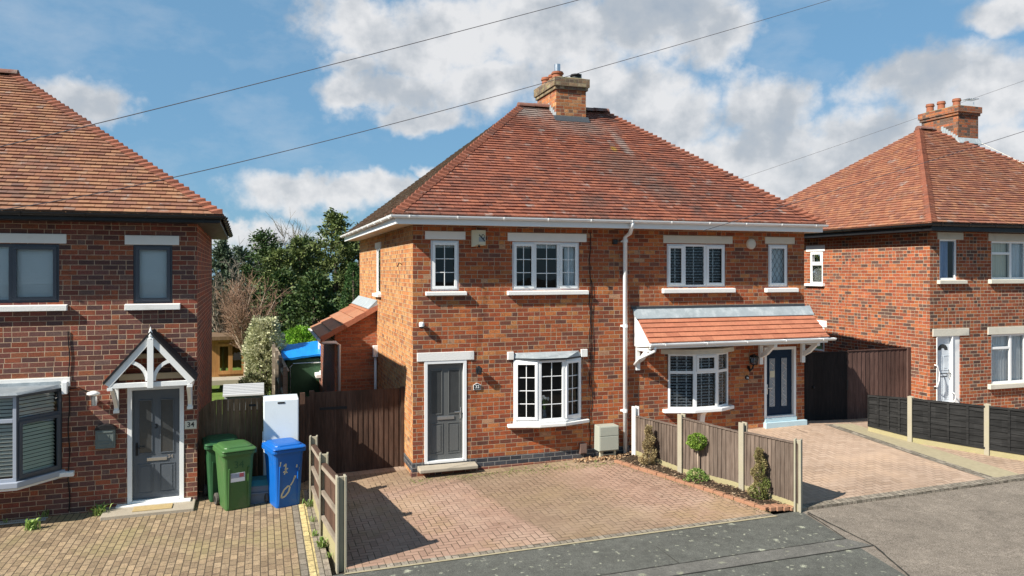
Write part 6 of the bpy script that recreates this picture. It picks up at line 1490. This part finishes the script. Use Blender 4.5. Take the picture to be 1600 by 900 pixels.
hx, hz, hr = XA(1090, y), ZA(1090, 690, y), 13.5*sc; MB().tube([(x,y,z0-.05),(x-.015,y+.01,z0+.25),(hx,y,hz-hr*.5)], [.016,.013,.012], 7).build('stem', BIRCH, o, smooth=True)
fb = MB()
for i in range(620):
    d = rdir(); k = hr*(1+.22*noise.noise(d*2.5)); c = Vector((hx, y, hz))+Vector((d.x*k*1.12, d.y*k, d.z*k*.85)); clump(fb, c, .018, 4, .035, d, .6)
fb.build('foliage', LV_TOP, o)
shrub('low_bush', 'low loose green bush at the foot of the round-headed bush', 'shrub', 1089, G(1088, 755)[1], 36, 733, 759, LV_WEED, 210, .035, seed=44)

def weed(label, px, py, s, seed, n=26, mat=LV_WEED, grassy=True):
    random.seed(seed); x, y = G(px, py); z = ground(x, y)+.01; mb = MB()
    for i in range(n):
        an = random.uniform(0, 6.283); l = s*random.uniform(.5, 1.2); r = random.uniform(.2, .9)
        base = Vector((x+random.gauss(0, s*.22), y+random.gauss(0, s*.16), z)); d = Vector((math.cos(an)*r, math.sin(an)*r, 1)).normalized()
        tip = base+d*l*.7; tip2 = tip+Vector((d.x, d.y, .1))*l*.4; u = d.cross(Vector((0,0,1))).normalized()*l*(.045 if grassy else .075)
        mb.add([base-u*.6, base+u*.6, tip+u, tip-u, tip2], [(0,1,2,3),(3,2,4)])
    o = mb.build('weed', mat, origin=(x, y, z)); tag(o, label, 'weed'); return o
weed('grassy weed tuft at the foot of the dark brick wall left of the door step', 156, 806, .22, 1, 60)
weed('leafy weed with pale blades beside the drain grate', 50, 828, .20, 2, 46, grassy=False); weed('thin weed leaning on the wall right of the drain grate', 70, 808, .15, 3, 20)
weed('small weed growing at the left end of the drain grate', 8, 818, .09, 4, 12)
weed('bright weed at the foot of the first concrete post beside the blue bin', 484, 792, .16, 5, 40); weed('small weed by the middle post of the short fence', 489, 816, .10, 6, 22)
weed('broad leafed weed on the yellow border blocks', 492, 838, .12, 7, 26, grassy=False); weed('largest weed of the yellow border, by the near fence panel', 504, 856, .17, 8, 36, grassy=False)
weed('grass tuft at the foot of the nearest fence post', 515, 872, .10, 9, 20)
random.seed(99)
for i, px in enumerate((800, 822, 852, 858, 884, 930)):
    y0 = interp(px, [(645, 750), (955, 721)]); weed(('tiny grass tuft under the left end of the bowed window','tiny grass tuft under the bowed window, second from its left end','pair-forming grass tuft under the middle of the bowed window','grass tuft touching its neighbour under the middle of the bowed window','tiny grass tuft under the right part of the bowed window','tiny grass tuft just left of the meter cabinet')[i], px, y0, .06, 60+i, 14)
def mossfn():
    px = random.uniform(640, 960); return G(px, interp(px, [(645, 750), (955, 723)])+abs(random.gauss(0, 3.5)))
def litter(name, n, fn, cols, smin, smax, label, cat):
    mb = MB()
    for _ in range(n):
        x, y = fn(); s_ = random.uniform(smin, smax); z = ground(x, y)+.014; a = random.uniform(0, 6.3); c, d = math.cos(a)*s_, math.sin(a)*s_
        mb.add([(x-c,y-d,z),(x+d*.6,y-c*.6,z+s_*.5),(x+c,y+d,z+s_*.2),(x-d*.6,y+c*.6,z)], [(0,1,2,3)])
    s = M(name+'_surface', .9, .2); s.col(s.ramp(s.island(), cols)); o = mb.build(name, s.mat); tag(o, label, cat, kind='stuff')
litter('moss', 900, mossfn, [(0,(.12,.13,.04)),(.6,(.2,.22,.07)),(1,(.3,.25,.13))], .006, .018, 'moss and crumbs along the foot of the orange front wall', 'moss')
def edgefn():
    t = random.random(); a = pl(ED, t); return a[0]-abs(random.gauss(.06, .07)), a[1]-abs(random.gauss(.05, .07))
litter('leaf_litter', 700, edgefn, [(0,(.09,.09,.03)),(.5,(.2,.17,.08)),(1,(.33,.23,.13))], .005, .016, 'moss and leaf crumbs outside the brick edging', 'leaf litter')
def drv(): return random.uniform(1.3, 7.4), random.uniform(10.2, 13.8)
litter('leaf_litter', 60, drv, [(0,(.09,.06,.03)),(1,(.25,.15,.08))], .008, .022, 'few fallen leaf scraps scattered on the rose coloured drive', 'leaf litter')

# ================================================================== BINS, FRIDGE, SHED AND OTHER THINGS
def rr_(w, d, r, n=3):      # rounded rectangle outline
    pts = []
    for cx_, cy_, a0 in ((w/2-r, -d/2+r, -90), (w/2-r, d/2-r, 0), (-w/2+r, d/2-r, 90), (-w/2+r, -d/2+r, 180)):
        for k in range(n+1): a = math.radians(a0+90*k/n); pts.append((cx_+r*math.cos(a), cy_+r*math.sin(a)))
    return pts
def loft(mb, secs, cap=True):
    n = len(secs[0][0]); vs = []; 
    for pts, z, ox, oy in secs: vs += [(x+ox, y+oy, z) for x, y in pts]
    fs = [(i*n+k, i*n+(k+1) % n, (i+1)*n+(k+1) % n, (i+1)*n+k) for i in range(len(secs)-1) for k in range(n)]
    if cap: fs += [tuple(range(n))[::-1], tuple((len(secs)-1)*n+k for k in range(n))]
    mb.add(vs, fs)
def wheelie(label, mat, loc, rz, group='wheelie bins by the left house', extra=None):
    o = thing('wheelie_bin', label, 'bin', (0, 0, 0), group)
    b = MB(); loft(b, [(rr_(.40,.46,.05), .0, 0, 0), (rr_(.41,.47,.05), .03, 0, 0), (rr_(.50,.60,.06), .86, 0, .03), (rr_(.52,.62,.06), .93, 0, .03)]); b.box(-.14, .14, .2, .29, .05, .16)
    for sx in (-.155, .155): b.hexa([(sx-.011,-.245,.04),(sx+.011,-.245,.04),(sx+.011,-.20,.04),(sx-.011,-.20,.04)], [(sx-.011,-.292,.70),(sx+.011,-.292,.70),(sx+.011,-.22,.70),(sx-.011,-.22,.70)])
    b.build('bin_body', mat, o, bevel=.004)
    c = MB(); loft(c, [(rr_(.565,.67,.06), .925, 0, .02), (rr_(.58,.69,.07), .93, 0, .02), (rr_(.58,.69,.07), .975, 0, .02), (rr_(.555,.66,.07), .98, 0, .02)]); c.build('rim', mat, o, bevel=.004)
    l = MB(); loft(l, [(rr_(.57,.70,.07), .985, 0, .01), (rr_(.575,.71,.07), 1.00, 0, .01), (rr_(.56,.68,.07), 1.015, 0, .01), (rr_(.47,.57,.08), 1.03, 0, .02), (rr_(.45,.55,.08), 1.05, 0, .02), (rr_(.36,.42,.08), 1.062, 0, .03)])
    l.tube([(-.20,.36,.95),(-.20,.42,.985),(.20,.42,.985),(.20,.36,.95)], .016, 6); l.build('lid', mat, o, bevel=.004)
    for sx in (-1, 1):
        w = MB(); w.tube([(sx*.215,.24,.10),(sx*.265,.24,.10)], .10, 18); wh = w.build('wheel', RUBBER, o, bevel=.008); hb = MB(); hb.tube([(sx*.262,.24,.10),(sx*.272,.24,.10)], .05, 12); hb.build('hub', BLACK, wh)
    if extra: extra(o)
    o.location = loc; o.rotation_euler = (0, 0, rz); return o
def yfr(z): return lerp(-.230, -.270, (z)/.86)-.0
def gx(o):
    s = MB()
    def strip(x0, x1, z0, z1, mat, nm, e=.003): MB().hexa([(x0,yfr(z0)-e,z0),(x1,yfr(z0)-e,z0),(x1,yfr(z0),z0),(x0,yfr(z0),z0)], [(x0,yfr(z1)-e,z1),(x1,yfr(z1)-e,z1),(x1,yfr(z1),z1),(x0,yfr(z1),z1)]).build(nm, mat, o)
    strip(-.13, .10, .47, .62, WHITE, 'sticker'); strip(-.125, .095, .535, .612, plain('faded_print', (.35,.38,.45), .6, .5, 40), 'sticker_print', .005)
    strip(.01, .08, .545, .61, plain('red_print', (.5,.12,.13), .6, .2, 20), 'sticker_print', .0065)
    text('34', .17, lambda a, d, b: (a+.0, yfr(.75)-.003-d*.3-b*.045, .75+b), GREEND, 'painted_number', o)
def bx2(o):
    p = plain('flaking_cream_paint', (.55,.53,.38), .8, .25, 20); m_ = MB()
    def st(pts, w): 
        for (x, z), (X, Z) in zip(pts, pts[1:]):
            e = Vector((X-x, Z-z)).normalized(); nx, nz = -e.y*w/2, e.x*w/2; m_.add([(x-nx, yfr(z-nz)-.004, z-nz), (X-nx, yfr(Z-nz)-.004, Z-nz), (X+nx, yfr(Z+nz)-.004, Z+nz), (x+nx, yfr(z+nz)-.004, z+nz)], [(0,1,2,3)])
    st([(-.14,.78),(-.155,.68),(-.15,.60)], .018); st([(-.09,.70),(-.05,.74),(-.06,.64),(-.02,.66)], .022); st([(-.10,.60),(-.05,.62),(-.08,.56)], .02); st([(-.07,.66),(-.03,.58)], .018)
    st([(.12,.68),(.165,.67)], .05); st([(.165,.65),(.16,.60)], .03); st([(.10,.50),(.07,.42),(.03,.36)], .022); st([(.085,.50),(.12,.49)], .045)
    st([(-.12,.22),(-.08,.30),(-.01,.36),(.02,.34),(.0,.26),(-.06,.19),(-.12,.17),(-.12,.22)], .028)
    m_.build('painted_number', p, o)
bxp, byp = G(355, 799)
def binloc(px, py, rz):   # front left bottom corner at a measured spot
    x, y = G(px, py); c, s_ = math.cos(rz), math.sin(rz); fx, fy = -.20, -.23; return (x-(fx*c-fy*s_), y-(fx*s_+fy*c), ground(x, y)+.008)
wheelie('mid green wheelie bin with a small white sticker, left of the blue bin', GREENB, binloc(353, 800, math.radians(16)), math.radians(16), extra=gx)
wheelie('blue wheelie bin with flaking cream paint marks', BLUEB, binloc(432, 796, math.radians(16)), math.radians(16), extra=bx2)
wheelie('dark green wheelie bin mostly hidden behind the mid green bin', GREEND, (-.66, 14.12, ground(-.6, 14)+.008), math.radians(8))
# fridge freezer
fx0, fx1, fy = XA(411.5, 13.85), XA(467, 13.85), 13.85
o = thing('fridge_freezer', 'discarded white fridge freezer standing against the fence behind the blue bin', 'fridge', ((fx0+fx1)/2, 14.1, -.12))
ztf, zmf, zbf = ZA(440, 624, fy), ZA(440, 704, fy), ground(.1, 13.9)
MB().box(fx0, fx1, fy+.07, fy+.62, zbf, ztf-.01).build('cabinet', FRIDGE, o, bevel=.012)
MB().box(fx0, fx1, fy, fy+.066, zmf+.01, ztf).build('fridge_door', FRIDGE, o, bevel=.02)
MB().box(fx0, fx1, fy, fy+.066, zbf+.06, zmf-.01).build('freezer_door', FRIDGE, o, bevel=.02)
mb = MB(); mb.box(fx0+.24, fx1-.24, fy-.006, fy, ztf-.075, ztf-.045); mb.build('badge', BLACK, o)
MB().box(fx0-.014, fx0-.001, fy+.0, fy+.05, zmf+.05, zmf+.35).build('door_handle', FRIDGE, o, bevel=.005)
# recycling box
x, y = G(408, 789); z = ground(x, y); o = thing('recycling_box', 'grey-blue recycling box with a teal lid between the green and blue bins', 'box', (x, y, z))
mb = MB(); loft(mb, [(rr_(.40,.30,.03), z+.01, x, y+.2), (rr_(.46,.36,.03), z+.28, x, y+.2), (rr_(.48,.38,.03), z+.29, x, y+.2), (rr_(.48,.38,.03), z+.32, x, y+.2)]); mb.box(x-.20, x+.20, y+.0, y+.02, z+.19, z+.21); mb.build('box_body', GREYP, o, bevel=.003)
mb = MB(); loft(mb, [(rr_(.50,.40,.04), z+.325, x, y+.2), (rr_(.50,.40,.04), z+.34, x, y+.2), (rr_(.38,.28,.04), z+.41, x, y+.2)]); mb.build('lid', TEAL, o)
# grey resin shed behind the gate
sx0, sx1, sy = XA(348, 22.7), XA(404, 22.7), 22.7
z1, z2 = ZA(380, 616, 22.7), ZA(380, 601, 23.1)
o = thing('storage_shed', 'small pale grey storage shed with a shingled roof behind the curved gate', 'shed', ((sx0+sx1)/2, 23, -.1))
mb = MB(); mb.box(sx0+.04, sx1+.1, sy+.06, sy+.8, -.1, z1); mb.prism([(sx1+.1,sy+.06,z1),(sx1+.1,sy+.43,z2-.03),(sx1+.1,sy+.8,z1)], (-.02,0,0)); mb.build('wall', SHEDG, o)
mb = MB(); mb.hexa([(sx0,sy,z1-.03),(sx1+.15,sy,z1-.03),(sx1+.15,sy+.43,z2),(sx0,sy+.43,z2)], [(sx0,sy,z1),(sx1+.15,sy,z1),(sx1+.15,sy+.43,z2+.03),(sx0,sy+.43,z2+.03)]); mb.hexa([(sx0,sy+.43,z2),(sx1+.15,sy+.43,z2),(sx1+.15,sy+.86,z1-.03),(sx0,sy+.86,z1-.03)], [(sx0,sy+.43,z2+.03),(sx1+.15,sy+.43,z2+.03),(sx1+.15,sy+.86,z1),(sx0,sy+.86,z1)]); rf = mb.build('roof', SHEDG, o, bevel=.004)
mb = MB(); mb.box(sx0, sx1+.15, sy-.02, sy, z1-.045, z1+.005); mb.build('eaves_trim', WHITE, rf)
mb = MB()
for k in range(1, 7): t = k/7; yy, zz = lerp(sy, sy+.43, t), lerp(z1, z2+.03, t); mb.box(sx0, sx1+.15, yy-.004, yy+.004, zz, zz+.006)
mb.build('roof_rib', GREYP, rf)
# summerhouse
Y = 27.5; x0, x1 = XA(318, Y), XA(386, Y); zb, zt = ZA(360, 588, Y), ZA(360, 530, Y)
o = thing('summerhouse', 'honey-coloured timber summerhouse with glazed doors at the end of the left garden', 'summerhouse', ((x0+x1)/2, Y, zb))
dd = [XA(343, Y), XA(360, Y), XA(378, Y)]
mb = MB(); wall(mb, Pl(0, Y), x0, x1, zb, zt, [(dd[0], dd[1]-.03, zb+.16, zt-.22), (dd[1]+.03, dd[2], zb+.16, zt-.22)], .06); mb.box(x0, x0+.04, Y, Y+2.5, zb, zt); mb.box(x1-.04, x1, Y, Y+2.5, zb, zt); mb.box(x0, x1, Y+2.46, Y+2.5, zb, zt); mb.build('wall', OAK, o)
mb = MB(); mb.hexa([(x0-.15,Y-.25,zt),(x1+.15,Y-.25,zt),(x1+.15,Y+2.7,zt-.05),(x0-.15,Y+2.7,zt-.05)], [(x0-.15,Y-.25,zt+.12),(x1+.15,Y-.25,zt+.12),(x1+.15,Y+2.7,zt+.05),(x0-.15,Y+2.7,zt+.05)]); mb.build('roof', FENCEN, o)
dr = MB()
for a, b in ((dd[0]-.06, dd[1]), (dd[1], dd[2]+.06)): dr.box(a, a+.07, Y-.03, Y-.001, zb+.08, zt-.14); dr.box(b-.07, b, Y-.03, Y-.001, zb+.08, zt-.14); dr.box(a+.07, b-.07, Y-.03, Y-.001, zt-.24, zt-.14); dr.box(a+.07, b-.07, Y-.03, Y-.001, zb+.08, zb+.2)
dr = dr.build('double_door', OAK, o); g_ = MB(); g_.quad((dd[0],Y-.01,zb+.15),(dd[2],Y-.01,zb+.15),(dd[2],Y-.01,zt-.2),(dd[0],Y-.01,zt-.2)); g_.build('pane', GLASS, dr)
MB().box(x0-.2, x1+.2, Y-.9, Y, zb-.16, zb-.005).build('paved_plinth', STONE, o)
# blue-topped green cover behind the garden fence
Y = 23.6; x0, x1 = XA(447, Y), XA(499, Y); z0, z1 = -.1, ZA(470, 560, Y)
o = thing('covered_store', 'green canvas store with a blue tarpaulin roof beside the lean-to', 'garden store', ((x0+x1)/2, Y, z0))
mb = MB(); mb.box(x0, x1+.3, Y, Y+1.6, z0, z1); mb.build('canvas', GRNP, o, bevel=.03)
mb = MB(); n = 10; vs = []
for j in range(6):
    for i in range(n+1): u, v = i/n, j/5; vs.append((lerp(x0-.12, x1+.35, u), lerp(Y-.12, Y+1.8, v), z1+.02+.22*v+.14*u+.006*math.sin(i*2.1+j)))
mb.add(vs, [(j*(n+1)+i, j*(n+1)+i+1, (j+1)*(n+1)+i+1, (j+1)*(n+1)+i) for j in range(5) for i in range(n)])
for i in range(n): a, b = vs[i], vs[i+1]; mb.quad(a, b, (b[0],b[1]+.01,b[2]-.06-.008*math.sin(i)), (a[0],a[1]+.01,a[2]-.06-.008*math.sin(i-1)))
mb.build('tarpaulin', TARP, o)
mb = MB(); mb.tube([(x0+.12,Y-.02,z0),(x0+.12,Y-.02,z1-.25),(x0+.2,Y-.02,z1-.15),(x1+.2,Y-.02,z1-.13)], .018, 6); mb.build('frame_tube', CHROME, o)

# ================================================================== OVERHEAD WIRES
def wire(label, pts, r=.0065, sag=0):
    P = [Vector((XA(px, Y), Y, ZA(px, py, Y))) for px, py, Y in pts]
    a, b, c = P      # smooth curve through the three
    out = []
    for i in range(41):
        t = i/40; out.append(a*(2*(t-.5)*(t-1))+b*(4*t*(1-t))+c*(2*t*(t-.5)))
    mb = MB(); mb.tube(out, r, 5); o = mb.build('overhead_wire', WIRE, origin=tuple(a)); tag(o, label, 'cable', 'telephone wires crossing the street')
wire('upper wire crossing from the left roof to the top edge above the middle chimney', [(-60, 243, 11.0), (420, 126, 12.0), (930, -7, 13.0)])
wire('middle wire passing in front of the middle chimney', [(-60, 335, 11.0), (600, 197, 13.2), (1330, -10, 15.2)])
wire('wire rising from behind the pair to the right-hand chimney pots', [(1080, 305, 30.0), (1330, 220, 26.0), (1640, 112, 22.0)])
wire('lowest wire, passing in front of the right-hand tiled roof', [(1100, 360, 12.4), (1400, 268, 12.6), (1660, 186, 12.8)])
